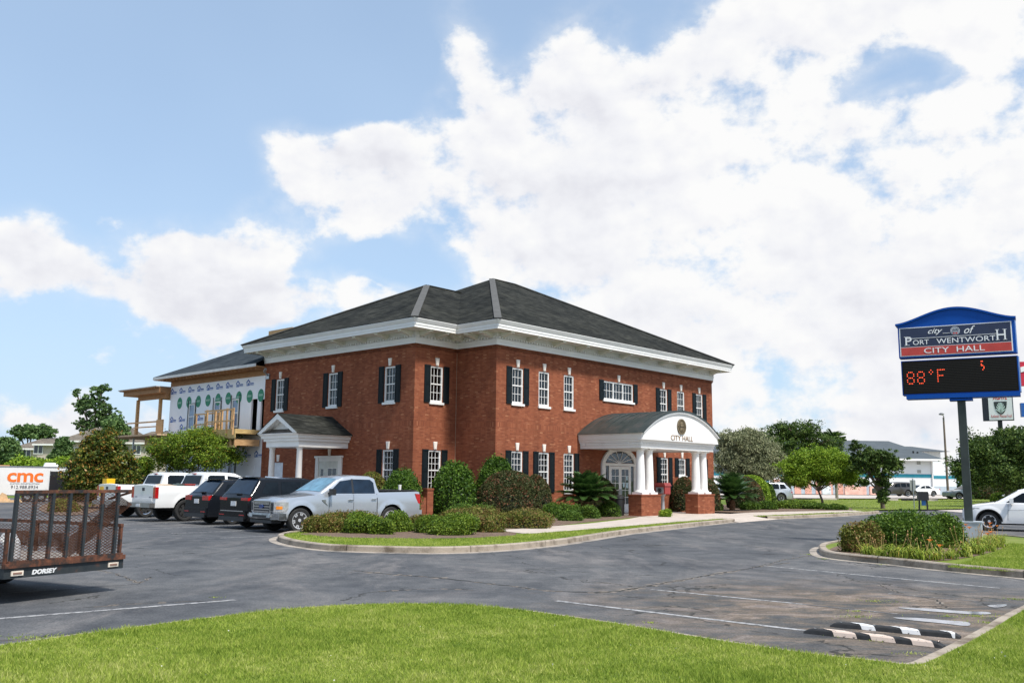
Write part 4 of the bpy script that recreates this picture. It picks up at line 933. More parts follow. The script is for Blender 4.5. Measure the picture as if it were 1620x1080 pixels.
# roof
ec = .75; ez = 7.86; a0, a1 = CUu-ec, CUu+CD+ec; b1 = C1+1.0; hwid = (CD+2*ec)/2; zz = ez+SL*.98*hwid
cr_ = MB(); E_ = [(a0, C0, ez), (a0, b1, ez), (a1, b1, ez), (a1, C0, ez)]; pk1, pk0 = (a0+hwid, b1-hwid, zz), (a0+hwid, C0, zz)
cr_.quad(E_[0], E_[1], pk1, pk0); cr_.quad(E_[1], E_[2], pk1); cr_.quad(E_[2], E_[3], pk0, pk1)
croof = cr_.build('roof', SHING2, cons)
m = MB(); m.box(a0, a0+.03, C0, b1, ez-.17, ez-.01); m.box(a0+.03, a1, b1-.03, b1, ez-.17, ez-.01); m.build('fascia_board', plain('primed_fascia', (.66, .64, .62), .6), cons)
m = MB(); m.box(a0+.04, CUu+.2, C0, b1-.04, ez-.2, ez-.12)
for i in range(26): y = C0+.15+i*.42; m.box(a0+.1, CUu, y, y+.045, ez-.32, ez-.2)
m.box(CUu-.03, CUu+.1, C0, C1, 7.26, ez-.2); m.build('bare_soffit', PLY, cons)
m = MB(); m.box(a0+hwid-2.6, a0+hwid-.2, C0+3.6, C0+6.2, zz-2.2, zz-.55); m.build('roof_box', WOOD, cons)
# far end porch, two levels
PC0, PC1 = C1+.02, 31.0
m = MB(); m.box(-3.6, 4.2, PC0, PC1+.2, 7.22, 7.27); m.build('porch_roof_deck', plain('roofing_underlay', (.50, .46, .43), .8), cons)
m = MB(); m.box(-3.35, 4, PC0, PC1-.1, 6.86, 7.20); m.box(-2.9, -2.7, PC0, PC1-1.3, 6.55, 6.86); m.box(-3.55, 4.1, PC0+.2, PC1+.1, 7.16, 7.215); m.build('porch_beam', PLY, cons)
m = MB()
for (y, z0, z1) in ((PC1-1.25, 4.25, 6.6), (PC0+.75, 4.25, 6.6)): m.box(-2.9, -2.72, y, y+.16, z0, z1)
m.box(-2.96, -2.9, PC0+.3, PC1-.1, 5.05, 5.14); m.box(-2.96, -2.9, PC0+.3, PC1-1.0, 4.75, 4.82)
m.box(-2.98, -2.90, PC0+.05, PC0+.9, 4.25, 5.2); m.build('porch_post', WOOD, cons)
m = MB(); m.box(-4.1, 4, PC0-1.6, PC1+1.3, 4.12, 4.22); m.build('porch_floor', plain('osb_board', (.52, .36, .22), .8, vary=.15), cons)
m = MB(); m.box(-3.4, -2.9, PC0-.6, PC0+1.4, 3.55, 4.1); m.box(-3.2, -2.9, PC0-.4, PC0+.6, 3.0, 3.55); m.box(-2.95, -2.85, PC0+.3, PC0+.4, -.1, 3.4); m.build('porch_joist', WOOD2, cons)
# deck beside the brick wall
m = MB(); dk0, dk1 = C0+.05, 19.6
m.box(-4.3, -2.66, dk0, dk1-1.2, 3.98, 4.22); m.box(-4.34, -4.3, dk0, dk1-1.2, 3.72, 4.22); m.box(-3.6, -2.66, dk1-1.2, dk1+1.6, 3.9, 4.1); m.build('deck_platform', WOOD2, cons)
m = MB()
for i in range(6): m.box(-4.22, -2.7, dk0+.2+i*.65, dk0+.28+i*.65, 3.35, 3.7)
m.box(-4.28, -4.22, dk0, dk1-1.2, 3.25, 3.35); m.bar((-4.25, dk0+2.9, 3.9), (-4.25, dk0+2.2, 3.3), .08); m.build('deck_joist', WOOD, cons)
for y in (dk0+.5, dk0+1.5, dk0+2.2, dk0+3.2, dk0+4.6): m = MB(); m.box(-4.30 if y < dk0+3 else -3.58, (-4.30 if y < dk0+3 else -3.58)+.08, y, y+.08, 3.3 if y < dk0+3 else 3.9, 5.25); m.build('deck_stud', WOOD, cons)
m = MB()
for y in (dk0+.15, dk0+.8, dk0+2.9): m.box(-4.42, -4.34, y, y+.09, 3.9, 5.35)
for y in (dk0+3.6, dk0+4.1, dk0+5.0, dk0+6.2): m.box(-3.6, -3.52, y-.6, y-.51, 4.0, 5.3)
m.box(-4.46, -4.42, dk0, dk0+3.1, 5.22, 5.31); m.box(-4.46, -4.42, dk0, dk0+3.1, 4.62, 4.70); m.box(-3.64, -3.6, dk0+2.9, dk0+5.8, 5.2, 5.28); m.box(-3.64, -3.6, dk0+2.9, dk0+5.8, 4.6, 4.68); m.build('deck_railing', WOOD, cons)
for (x, y, z) in ((-4.3, dk0+2.9, 3.7), (-3.0, 29.7, 4.1), (-3.0, 24, 3.9)): m = MB(); m.cyl((x, y, -.1), (x, y, z), .06, n=10); m.build('steel_shore_post', GALV, cons)
m = MB(); m.box(CUu-.02, CUu+.02, 15.2, 15.75, 2.3, 2.6)
m.prism([(15.7, 2.4), (16.7, 2.4), (16.5, 1.6), (16.2, .9), (15.95, 1.7)], 'yz', CUu-.02, CUu+.01); m.build('torn_wrap', WRAP, cons)

# black debris fence along the building site
m = MB(); fpts = [W(-5.2, 14.6), W(-5.4, 20), W(-5.6, 26), W(-5.8, 32), W(-5.8, 35.5)]
fen = thing('site_fence', 'low black fabric fence round the building site behind the parked trucks', 'fence')
for p, q in zip(fpts, fpts[1:]): m.bar(p+Vector((0, 0, .83)), q+Vector((0, 0, .83)), .03, 1.66)
m.build('fence_fabric', plain('black_mesh_fabric', (.010, .011, .012), .8, vary=.3), fen)
for p in fpts: t = MB(); t.cyl(p-Vector((0, 0, .1)), p+Vector((0, 0, 1.72)), .03); t.build('fence_post', GALV, fen)
# ------------------------------------------------------------------ vehicles
def lin(pts, x):
    if x <= pts[0][0]: return pts[0][1]
    for (a, b), (c, d) in zip(pts, pts[1:]):
        if x <= c: return b + (d-b)*(x-a)/(c-a) if c > a else d
    return pts[-1][1]
def sst(pts, x):          # smooth interpolation
    if x <= pts[0][0]: return pts[0][1]
    for (a, b), (c, d) in zip(pts, pts[1:]):
        if x <= c: t = (x-a)/(c-a) if c > a else 1; t = t*t*(3-2*t); return b+(d-b)*t
    return pts[-1][1]
REARGL = mat_glass('rear_glass', (.008, .018, .035), .03, spec=.55)
TRIM = plain('black_trim', (.018, .018, .02), .45)
class Car:      # x from 0 (nose) to L (tail), y half width, z up from the ground
    def __init__(s, L, hw, top, roof, xf, xr, rw, sill=.30, belt=None, yb=None, slope=.30, arch=.09, nose=.16, tail=.07, tuck=.05, wellz=.0):
        s.__dict__.update(L=L, hw=hw, top=top, roof=roof, xf=xf, xr=xr, rw=rw, sill=sill, slope=slope, R=rw+arch, nose=nose, tail=tail, tuck=tuck)
        s.belt = belt; s.r0 = roof[0][0] if roof else 9e9; s.r1 = roof[-1][0] if roof else -9e9
    def plan(s, x): 
        k = 1.0; a = .55
        if x < a: k -= s.nose*((a-x)/a)**2
        if x > s.L-a*.8: k -= s.tail*((x-s.L+a*.8)/(a*.8))**2
        return s.hw*k
    def ycab(s, z): return s.hw - .045 - max(0, z-s.belt)*s.slope
    def yside(s, x, z):
        zt = min(lin(s.top, x), s.belt); t = (z-s.sill)/max(zt-s.sill, .1)
        y = s.plan(x) - s.tuck*max(0, .35-t)**2*4 - .05*max(0, t-.72)**1.5*4
        # a flared lip over each wheel
        for xc in (s.xf, s.xr):
            d = math.hypot(x-xc, z-s.rw); q = (d-s.R)/.16
            if 0 <= q < 1: y += .028*(1-q)**.7
        return y
    def roofz(s, x):
        zt = lin(s.top, x)
        return max(zt, lin(s.roof, x)) if s.r0 <= x <= s.r1 else zt
    def body(s, name, mat, parent, bed=None):
        xs = set(np.linspace(0, s.L, 60)) | {p[0] for p in s.top} | {p[0] for p in s.roof}
        for xc in (s.xf, s.xr): xs |= set(xc + s.R*np.cos(np.linspace(0, math.pi, 17)))
        for d in (.04, .1, .2): xs |= {d, s.L-d}
        for b in (bed or ()): xs |= {b-.004, b+.004}
        xs = sorted(x for x in xs if 0 <= x <= s.L); xs = [x for i, x in enumerate(xs) if i == 0 or x-xs[i-1] > .003]
        rows = []
        for x in xs:
            zb = s.sill
            for xc in (s.xf, s.xr):
                if abs(x-xc) < s.R: zb = max(zb, s.rw + math.sqrt(max(s.R**2-(x-xc)**2, 0)))
            if x < .12: zb += .10*(1-x/.12)
            zt = lin(s.top, x); zr = s.roofz(x); zs = min(zt, s.belt)
            prof = []; NL = 9
            hood = zr <= zt+.02
            for i in range(NL+1):
                z = zb + (zs-zb)*i/NL; y = s.yside(x, z)
                prof.append((y, z))
            ys = prof[-1][0]
            if hood:
                cr = .035
                prof += [(ys-.02, zs+.012+(zt-zs)), (ys-.07, zt+.02), (ys*.82, zt+.028)]
                prof += [(ys*.5, zt+.028+cr*.5), (0, zt+.028+cr)]
                while len(prof) < NL+1+7: prof.insert(NL+1, prof[NL])
            else:
                h = zr-zs; rr = min(.09, h*.5)
                y0 = s.ycab(zs)
                for f in (.02, .5, 1.0): z = zs + (h-rr)*f; prof.append((min(ys, s.ycab(z)), z))
                z = zr-rr*.35; prof.append((s.ycab(z)-.025, z)); prof.append((s.ycab(zr)-.09, zr)); prof.append(((s.ycab(zr)-.09)*.5, zr+.022)); prof.append((0, zr+.03))
            if bed and bed[0] < x < bed[1]:
                k = len(prof); ys = prof[NL][0]; zt2 = zt+.012
                prof = prof[:NL+1] + [(ys-.02, zt2), (ys-.085, zt2), (ys-.09, zt2-bed[2]), (ys-.12, zt2-bed[2]), (ys*.6, zt2-bed[2]), (ys*.3, zt2-bed[2]), (0, zt2-bed[2])]
            rows.append((x, prof))
        v, f = [], []
        n = len(rows[0][1])
        for x, p in rows:
            assert len(p) == n, (len(p), n)
            v += [(x, -y, z) for y, z in p] + [(x, y, z) for y, z in p]
        for i in range(len(rows)-1):
            a, b = i*2*n, (i+1)*2*n
            for j in range(n-1):
                f.append((a+j, b+j, b+j+1, a+j+1)); f.append((a+n+j, a+n+j+1, b+n+j+1, b+n+j))
        for a in (0, (len(rows)-1)*2*n):
            f.append(tuple(a+j for j in range(n)) + tuple(a+n+j for j in range(n-1, -1, -1)))
        m = MB(); m.add(v, f); o = m.build(name, mat, parent, smooth=32, doubles=True); return o
    def under(s, parent):
        m = MB(); m.box(.35, s.L-.3, -s.hw*.70, s.hw*.70, s.sill-.06, s.belt-.12); 
        for xc in (s.xf, s.xr): m.box(xc-s.R-.02, xc+s.R+.02, -s.hw*.86, s.hw*.86, s.rw, s.rw+s.R+.015)
        m.build('underbody', UNDER, parent)
    def side(s, poly, name, mat, parent, out=.006, both=True, thick=0):
        for sg in ((-1, 1) if both else (both,)):
            m = MB(); n = len(poly); c = (sum(p[0] for p in poly)/n, sum(p[1] for p in poly)/n)
            P = [(x, sg*(self_y(s, x, z)+out), z) for x, z in poly]
            m.add(P, [tuple(range(n))]); m.build(name, mat, parent, doubles=True)
    def shield(s, x0, x1, name, mat, parent, inset=.10, lift=.012, nx=6, frac=1.0):
        m = MB(); rows = []
        for i in range(nx+1):
            x = x0+(x1-x0)*i/nx; z = lin(s.roof, x); y = (s.ycab(z)-inset)*frac
            rows.append([(x, y*k, z+lift+.03*(1-k*k)) for k in (-1, -.6, 0, .6, 1)])
        for a, b in zip(rows, rows[1:]):
            for j in range(4): m.quad(a[j], a[j+1], b[j+1], b[j])
        return m.build(name, mat, parent, smooth=60, doubles=True)
def self_y(s, x, z): return s.ycab(z) if z > s.belt+.005 else s.yside(x, z)
def lerp2(p, q, t): return (p[0]+(q[0]-p[0])*t, p[1]+(q[1]-p[1])*t)
RIMS = plain('bright_alloy', (.62, .63, .65), .28, .35, vary=.06)
WHEELS = {}
def wheel(parent, x, y, r, w, rimmat, style, side, rimr=.66):
    key = (r, w, style, rimmat.name)
    if key not in WHEELS:
        t = MB(); h = w/2
        t.lathe([(r*.66, -h*.75), (r*.72, -h*.95), (r*.90, -h), (r*.975, -h*.82), (r, -h*.45), (r, h*.45), (r*.975, h*.82), (r*.90, h), (r*.72, h*.95), (r*.66, h*.75)], n=36, axis='y')
        hub = MB(); hub.lathe([(r*rimr, -h*.35), (r*rimr, -h*.30)], n=30, axis='y')
        rim = MB(); rr = r*rimr; y0 = -h*.86
        for i in range(36):
            a0, a1 = 2*math.pi*i/36, 2*math.pi*(i+1)/36
            rim.quad(*[(R_*math.cos(a), Y_, R_*math.sin(a)) for R_, Y_, a in ((rr, y0, a0), (rr, y0, a1), (rr*.9, y0+.01, a1), (rr*.9, y0+.01, a0))])
            rim.quad(*[(R_*math.cos(a), Y_, R_*math.sin(a)) for R_, Y_, a in ((rr*.9, y0+.01, a0), (rr*.9, y0+.01, a1), (rr*.88, -h*.3, a1), (rr*.88, -h*.3, a0))])
        n, sw, tw = {'six': (6, .15, 0), 'ten': (10, .07, 0), 'eight': (8, .10, 0), 'five': (5, .16, 0), 'split': (6, .10, .16)}[style]
        for i in range(n):
            for dt in ((0,) if not tw else (-tw, tw)):
                a = 2*math.pi*i/n + .2; d = Vector((math.cos(a), 0, math.sin(a))); e = Vector((math.cos(a+dt), 0, math.sin(a+dt))); q = Vector((-math.sin(a), 0, math.cos(a)))
                p0, p1 = d*rr*.14, e*rr*.93; ws = rr*sw; rim.add([p0-q*ws*1.0+Vector((0, y0+.025, 0)), p1-q*ws*.75+Vector((0, y0+.008, 0)), p1+q*ws*.75+Vector((0, y0+.008, 0)), p0+q*ws+Vector((0, y0+.025, 0)),
                        p0-q*ws*1.1+Vector((0, y0+.07, 0)), p1-q*ws*.9+Vector((0, y0+.06, 0)), p1+q*ws*.9+Vector((0, y0+.06, 0)), p0+q*ws*1.1+Vector((0, y0+.07, 0))], [(0, 1, 2, 3), (0, 4, 5, 1), (3, 2, 6, 7)])
        rim.lathe([(rr*.2, y0+.005), (rr*.22, y0+.03), (rr*.2, y0+.06)], n=14, axis='y')
        WHEELS[key] = (t, hub, rim)
    t, hub, rim = WHEELS[key]
    o = place(hub, 'wheel', UNDER, parent, (x, y, r), 0 if side < 0 else math.pi); place(t, 'tyre', TYRE, o, smooth=40); place(rim, 'rim', rimmat, o, smooth=40)
    return o
def wheels(c, parent, w, mat, style, rimr=.66, inset=.02):
    for x in (c.xf, c.xr):
        for sg in (-1, 1): wheel(parent, x, sg*(c.hw-w/2-inset), c.rw, w, mat, style, sg, rimr)
def add(name, mat, parent, *boxes):
    m = MB()
    for b in boxes: m.box(*b)
    return m.build(name, mat, parent)
def seamline(c, pts, parent, both=True, w=.012):
    for sg in (-1, 1):
        m = MB()
        for a, b in zip(pts, pts[1:]):
            n = 5
            for i in range(n):
                p, q = lerp2(a, b, i/n), lerp2(a, b, (i+1)/n); d = Vector((q[0]-p[0], q[1]-p[1])).normalized(); ex, ez_ = -d.y*w/2, d.x*w/2
                m.quad(*[(x, sg*(self_y(c, x, z)+.004), z) for x, z in ((p[0]-ex, p[1]-ez_), (q[0]-ex, q[1]-ez_), (q[0]+ex, q[1]+ez_), (p[0]+ex, p[1]+ez_))])
        m.build('panel_gap', TRIM, parent)
def handle(c, x, z, mat, parent, L=.2):
    for sg in (-1, 1):
        y = c.yside(x, z); m = MB(); m.box(-L/2, L/2, min(0, sg*.04)+sg*.004, max(0, sg*.04)+sg*.004, -.018, .018); o = m.build('door_handle', mat, parent); o.location = (x, y*sg, z)
def mirror(c, x, z, mat, parent, big=1.0):
    for sg in (-1, 1):
        y = c.ycab(z); m = MB(); m.bar((x, sg*(y-.02), z-.06), (x+.02, sg*(y+.14), z-.02), .05)
        y0, y1 = sorted((sg*(y+.08), sg*(y+.08+.21*big))); m.box(x-.05, x+.09, y0, y1, z-.09*big, z+.10*big)
        o = m.build('wing_mirror', mat, parent)
def gtext(name, body, size, mat, parent, loc, facing, **k):   # facing: 'tail' (+x side) or 'nose'
    rot = (math.pi/2, 0, math.pi/2) if facing == 'tail' else (math.pi/2, 0, -math.pi/2)
    return text(name, body, size, mat, parent, loc, rot, **k)

FCHROME = plain('bumper_chrome', (.34, .35, .37), .22, .9, vary=.35, scale=5)
SILVER = mat_paint('silver_paint', (.47, .495, .53), .28, .55, amt=.05); WPAINT = mat_paint('white_paint', (.78, .78, .77), .3, 0, amt=.55); WPAINT2 = mat_paint('clean_white_paint', (.80, .80, .80), .25, 0, amt=.15)
BPAINT = mat_paint('black_paint', (.006, .007, .009), .14, 0, coat=.0, dirt=(.10, .09, .08), amt=.15); BPAINT2 = mat_paint('near_black_paint', (.008, .010, .014), .16, 0, coat=.0, dirt=(.10, .09, .08), amt=.15)
GPAINT = mat_paint('dark_grey_paint', (.06, .05, .045), .3, .3); GRPAINT = mat_paint('grey_green_paint', (.14, .17, .17), .3, .4); SPAINT = mat_paint('pale_silver_paint', (.45, .48, .52), .3, .5)
SEAT = plain('pale_interior', (.35, .40, .40), .7, vary=.5, scale=5)
PLATE = plain('number_plate', (.7, .7, .7), .5, vary=.25, scale=20)

def face(u):   # heading: nose towards -u or +u of the grid
    return GRID if u < 0 else GRID+math.pi
def park(root, px, py, dx, dy, heading, z=ASZ):    # put the local point (dx,dy) of the car on the ground seen at a surveyed spot
    X, Y = G(px, py); c, s = math.cos(heading), math.sin(heading)
    root.location = (X-(dx*c-dy*s), Y-(dx*s+dy*c), z); root.rotation_euler = (0, 0, heading)

def silver_pickup():
    t = thing('pickup_truck', 'silver crew cab pickup with chrome grille parked nose out beside the hedge', 'truck')
    c = Car(5.88, 1.0, [(0, .98), (.05, 1.06), (.35, 1.14), (1.45, 1.24), (1.8, 1.27), (3.95, 1.27), (4.05, 1.33), (5.80, 1.36), (5.88, 1.34)],
            [(1.42, 1.24), (1.62, 1.34), (2.35, 1.80), (2.62, 1.90), (3.1, 1.94), (3.75, 1.92), (3.93, 1.86), (4.05, 1.34)], .87, 4.60, .42, sill=.42, belt=1.27, slope=.27, arch=.085, nose=.20, tail=.02)
    c.body('body', SILVER, t); c.under(t); wheels(c, t, .28, RIMS, 'split', .68)
    c.side([(1.92, 1.31), (2.46, 1.74), (2.92, 1.80), (2.92, 1.31)], 'side_window', REARGL, t); c.side([(3.0, 1.31), (3.0, 1.81), (3.72, 1.80), (3.86, 1.70), (3.88, 1.31)], 'side_window', REARGL, t)
    c.side([(2.92, 1.30), (2.92, 1.82), (3.0, 1.82), (3.0, 1.30)], 'door_pillar', TRIM, t, out=.003)
    c.shield(1.66, 2.38, 'windscreen', WSHIELD, t)
    seamline(c, [(2.0, 1.25), (1.95, .60)], t); seamline(c, [(2.96, 1.27), (2.96, .58), (3.72, .56)], t); seamline(c, [(3.96, 1.30), (3.96, .45)], t, w=.03); seamline(c, [(1.95, .58), (3.9, .56)], t)
    handle(c, 2.82, 1.08, CHROME, t); handle(c, 3.80, 1.10, CHROME, t); mirror(c, 1.98, 1.36, TRIM, t, 1.15)
    m = MB(); 
    for sg in (-1, 1): y = c.yside(2.9, .5); m.prism([(1.5, .44), (4.1, .44), (4.1, .52), (1.5, .54)], 'xz', *sorted((sg*(y-.02), sg*(y+.02))))
    m.build('rocker_panel', SILVER, t)
    add('tonneau_cover', plain('tonneau_vinyl', (.02, .021, .022), .5), t, (4.08, 5.80, -.90, .90, 1.40, 1.432))
    g = MB(); g.box(-.045, .03, -.56, .56, .66, 1.03); gr = g.build('grille', TRIM, t)
    for z in (.70, .785, .87, .955, 1.0): b = MB(); b.box(-.068, -.045, -.52 if z != .87 else -.60, .52 if z != .87 else .60, z-.017, z+.017); b.build('grille_bar', CHROME, gr)
    m = MB(); m.box(-.06, -.0455, -.62, .62, 1.03, 1.06); m.box(-.06, -.0455, -.62, .62, .62, .66); m.box(-.06, -.0455, -.62, -.56, .66, 1.03); m.box(-.06, -.0455, .56, .62, .66, 1.03); m.build('grille_surround', CHROME, gr)
    em = MB(); em.lathe([(.085, -.095), (.085, -.07)], c=(0, 0, 0), n=24, axis='x'); e = em.build('badge', plain('blue_badge', (.03, .06, .2), .3), gr); e.location = (0, 0, .87); e.scale = (1, 1.7, .8)
    bm_ = MB(); bm_.prism([(-.10, .46), (-.14, .52), (-.13, .64), (0, .66), (.25, .66), (.25, .44), (-.02, .42)], 'xz', -.76, .76); bm_.prism([(-.13, -.76), (.10, -.95), (.42, -1.0), (.3, -.70)], 'xy', .45, .655); bm_.prism([(-.13, .76), (.10, .95), (.42, 1.0), (.3, .70)], 'xy', .45, .655); bp = bm_.build('front_bumper', FCHROME, t)
    add('air_dam', TRIM, bp, (-.09, .3, -.74, .74, .33, .43)); add('bumper_grille', TRIM, bp, (-.148, -.12, -.48, .48, .51, .59)); 
    for sg in (-1, 1):
        y0, y1 = sorted((sg*.62, sg*.93)); m = MB(); m.prism([(.0, y0), (.30 if sg < 0 else .03, y0), (.03 if sg < 0 else .30, y1), (.0, y1)] if False else ([(-.045, sg*.60), (.06, sg*.60), (.40, sg*1.0), (.12, sg*.93), (-.03, sg*.80)]), 'xy', .70, 1.03)
        h = m.build('headlight', LENS, t); m = MB(); m.prism([(.02, sg*.84), (.08, sg*.84), (.20, sg*.965), (.11, sg*.938), (.02, sg*.862)], 'xy', .79, .89); m.build('turn_signal', AMBER, h)
        m = MB(); m.prism([(-.052, sg*.64), (-.03, sg*.64), (-.02, sg*.76), (-.046, sg*.76)], 'xy', .73, 1.0); m.build('light_housing', TRIM, h)
        y = c.yside(5.8, 1.1); y0, y1 = sorted((sg*(y-.16), sg*(y+.006))); m = MB(); m.prism([(5.74, .98), (5.895, .92), (5.895, 1.28), (5.66, 1.30)], 'xz', y0, y1); m.build('tail_light', REDL, t)
        y0, y1 = sorted((sg*.70, sg*.82)); add('fog_light', LENS, bp, (-.146, -.12, y0, y1, .54, .60))
        y = c.yside(1.75, 1.0)+.004; y0, y1 = sorted((sg*y, sg*(y+.012))); m = MB(); m.prism([(1.66, 1.10), (1.82, 1.10), (1.84, 1.04), (1.80, 1.03), (1.90, .90), (1.72, 1.03)], 'xz', y0, y1); m.build('wing_vent', CHROME, t)
    add('rear_bumper', SILVER, t, (5.84, 6.02, -.94, .94, .52, .70)); add('tailgate', SILVER, t, (5.88, 5.90, -.80, .80, .74, 1.33)); 
    add('dashboard_papers', SEAT, t, (1.9, 2.1, -.5, .3, 1.30, 1.33))
    park(t, 472, 842.5, c.xf, -c.hw+.1, GRID-R(5))
    return t, c
ts, cs = silver_pickup()
KS = .955; HS = GRID-R(5); pw = Matrix.Rotation(HS, 3, 'Z') @ Vector((cs.xf, -cs.hw+.1, 0)); ts.location = Vector(ts.location)+pw*(1-KS); ts.scale = (KS, KS, KS)
# paper cup left on the bed cover
cup = MB(); cup.lathe([(.034, 0), (.045, .14)], n=14); cu = cup.build('paper_cup', plain('white_paper', (.75, .73, .70), .7, vary=.06), None, smooth=40)
cu.location = ts.matrix_basis @ Vector((5.32, -.62, 1.434)); cu.location = Vector(ts.location) + Matrix.Rotation(GRID-R(5), 3, 'Z') @ Vector((5.22, -.60, 1.433))*KS; cu.scale = (1.35, 1.35, 1.3)
tag(cu, 'white paper cup left standing on the bed cover of the silver pickup', 'cup')

def suv(label, L, hw, top, roof, xf, xr, paint, wins, group, style, px, py, chrome=True, rw=.37, belt=1.08, rimmat=None, slope=.33, lights='bar'):
    t = thing('parked_suv', label, 'car', group=group); c = Car(L, hw, top, roof, xf, xr, rw, sill=.30, belt=belt, slope=slope, arch=.07, nose=.2, tail=.09)
    c.body('body', paint, t); c.under(t); wheels(c, t, .24, rimmat or CHROME, style)
    for w in wins: c.side(w, 'side_window', CARGLASS, t)
    r = [p for p in roof]
    c.shield(r[0][0]+.12, r[1][0]-.02, 'windscreen', CARGLASS, t)
    a, b = r[-2], r[-1]; xa, xb = a[0]+.03, b[0]-.05
    rear = c.shield(xa, xb, 'rear_window', REARGL, t, inset=.10, nx=5)
    add('rear_spoiler', paint, t, (a[0]-.12, a[0]+.10, -c.ycab(a[1])+.16, c.ycab(a[1])-.16, a[1]+.028, a[1]+.05))
    seamline(c, [(xf+.75, belt), (xf+.72, .36)], t); seamline(c, [((xf+xr)/2+.12, belt), ((xf+xr)/2+.12, .36), (xr-.55, .36)], t)
    seamline(c, [(xr-.15, belt), (xr-.42, .75)], t)
    handle(c, (xf+xr)/2-.02, belt-.14, paint, t); handle(c, xr-.30, belt-.12, paint, t); mirror(c, xf+.95, belt+.12, paint, t)
    add('rear_bumper', paint, t, (L-.06, L+.07, -hw*.86, hw*.86, .36, .62)); tr = add('bumper_trim', TRIM, t, (L-.05, L+.085, -hw*.80, hw*.80, .28, .42))
    if chrome: add('chrome_strip', CHROME, t, (L+.05, L+.075, -hw*.74, hw*.74, .60, .63))
    add('licence_plate', PLATE, t, (L+.002, L+.02, -.16, .16, .78, .94)); add('wiper', TRIM, t, (xb-.06, xb+.05, -.02, .30, belt+.10, belt+.13))
    for sg in (-1, 1):
        y = hw*.90; y0, y1 = sorted((sg*(y+.022), sg*(y-.42)))
        m = MB()
        if lights == 'bar': m.prism([(L-.30, .98), (L+.012, .97), (L+.012, 1.06), (L-.30, 1.10)], 'xz', y0, y1)
        else: m.prism([(L-.32, .94), (L+.012, .90), (L+.012, 1.06), (L-.22, 1.10)], 'xz', y0, y1)
        m.build('tail_light', REDL, t); y0, y1 = sorted((sg*hw*.5, sg*hw*.8)); add('reflector', REDL, t, (L+.068, L+.08, y0, y1, .47, .50))
        y = c.ycab(a[1])-.05; m = MB(); m.bar((r[1][0]+.1, sg*(y-.05), r[1][1]+.03), (a[0]-.25, sg*(y-.05), a[1]+.06), .035); m.build('roof_rail', CHROME if chrome else TRIM, t)
    add('front_grille', TRIM, t, (-.02, .03, -.5, .5, .55, .85))
    for sg in (-1, 1): y0, y1 = sorted((sg*.5, sg*.82)); add('headlight', LENS, t, (.03, .22, y0, y1, .76, .88))
    park(t, px, py, c.xr, -hw+.12, GRID+math.pi)
    return t, c
# nose towards +u: local +x runs nose -> tail, so the tail points to -u; local -y is then +v ... park by the far (left) rear tyre
SUVG = 'black sport utility vehicles parked between the pickups'
suv('near black SUV with chrome window line, tail out beside the silver pickup', 5.0, .98, [(0, .80), (.1, .92), (1.3, 1.06), (4.7, 1.10), (4.95, 1.06), (5.0, 1.0)],
    [(1.15, 1.06), (1.95, 1.62), (2.6, 1.74), (4.45, 1.72), (4.93, 1.10)], .95, 3.92, BPAINT, [[(1.85, 1.13), (2.25, 1.52), (2.75, 1.60), (2.75, 1.13)], [(2.85, 1.13), (2.85, 1.61), (3.65, 1.61), (3.70, 1.13)], [(3.80, 1.14), (3.78, 1.60), (4.25, 1.58), (4.48, 1.22)]],
    SUVG, 'ten', 390, 833, True)
suv('smaller black SUV with pointed red tail lights, tail out next to the big white pickup', 4.66, .92, [(0, .78), (.1, .90), (1.2, 1.02), (4.3, 1.08), (4.60, 1.04), (4.66, .98)],
    [(1.05, 1.04), (1.85, 1.56), (2.4, 1.66), (4.0, 1.62), (4.52, 1.10)], .92, 3.64, BPAINT2, [[(1.75, 1.12), (2.15, 1.48), (2.6, 1.54), (2.6, 1.12)], [(2.7, 1.12), (2.7, 1.54), (3.4, 1.52), (3.5, 1.12)], [(3.6, 1.16), (3.55, 1.50), (3.85, 1.48), (4.02, 1.24)]],
    SUVG, 'five', 331, 826.5, False, rw=.355, lights='point')

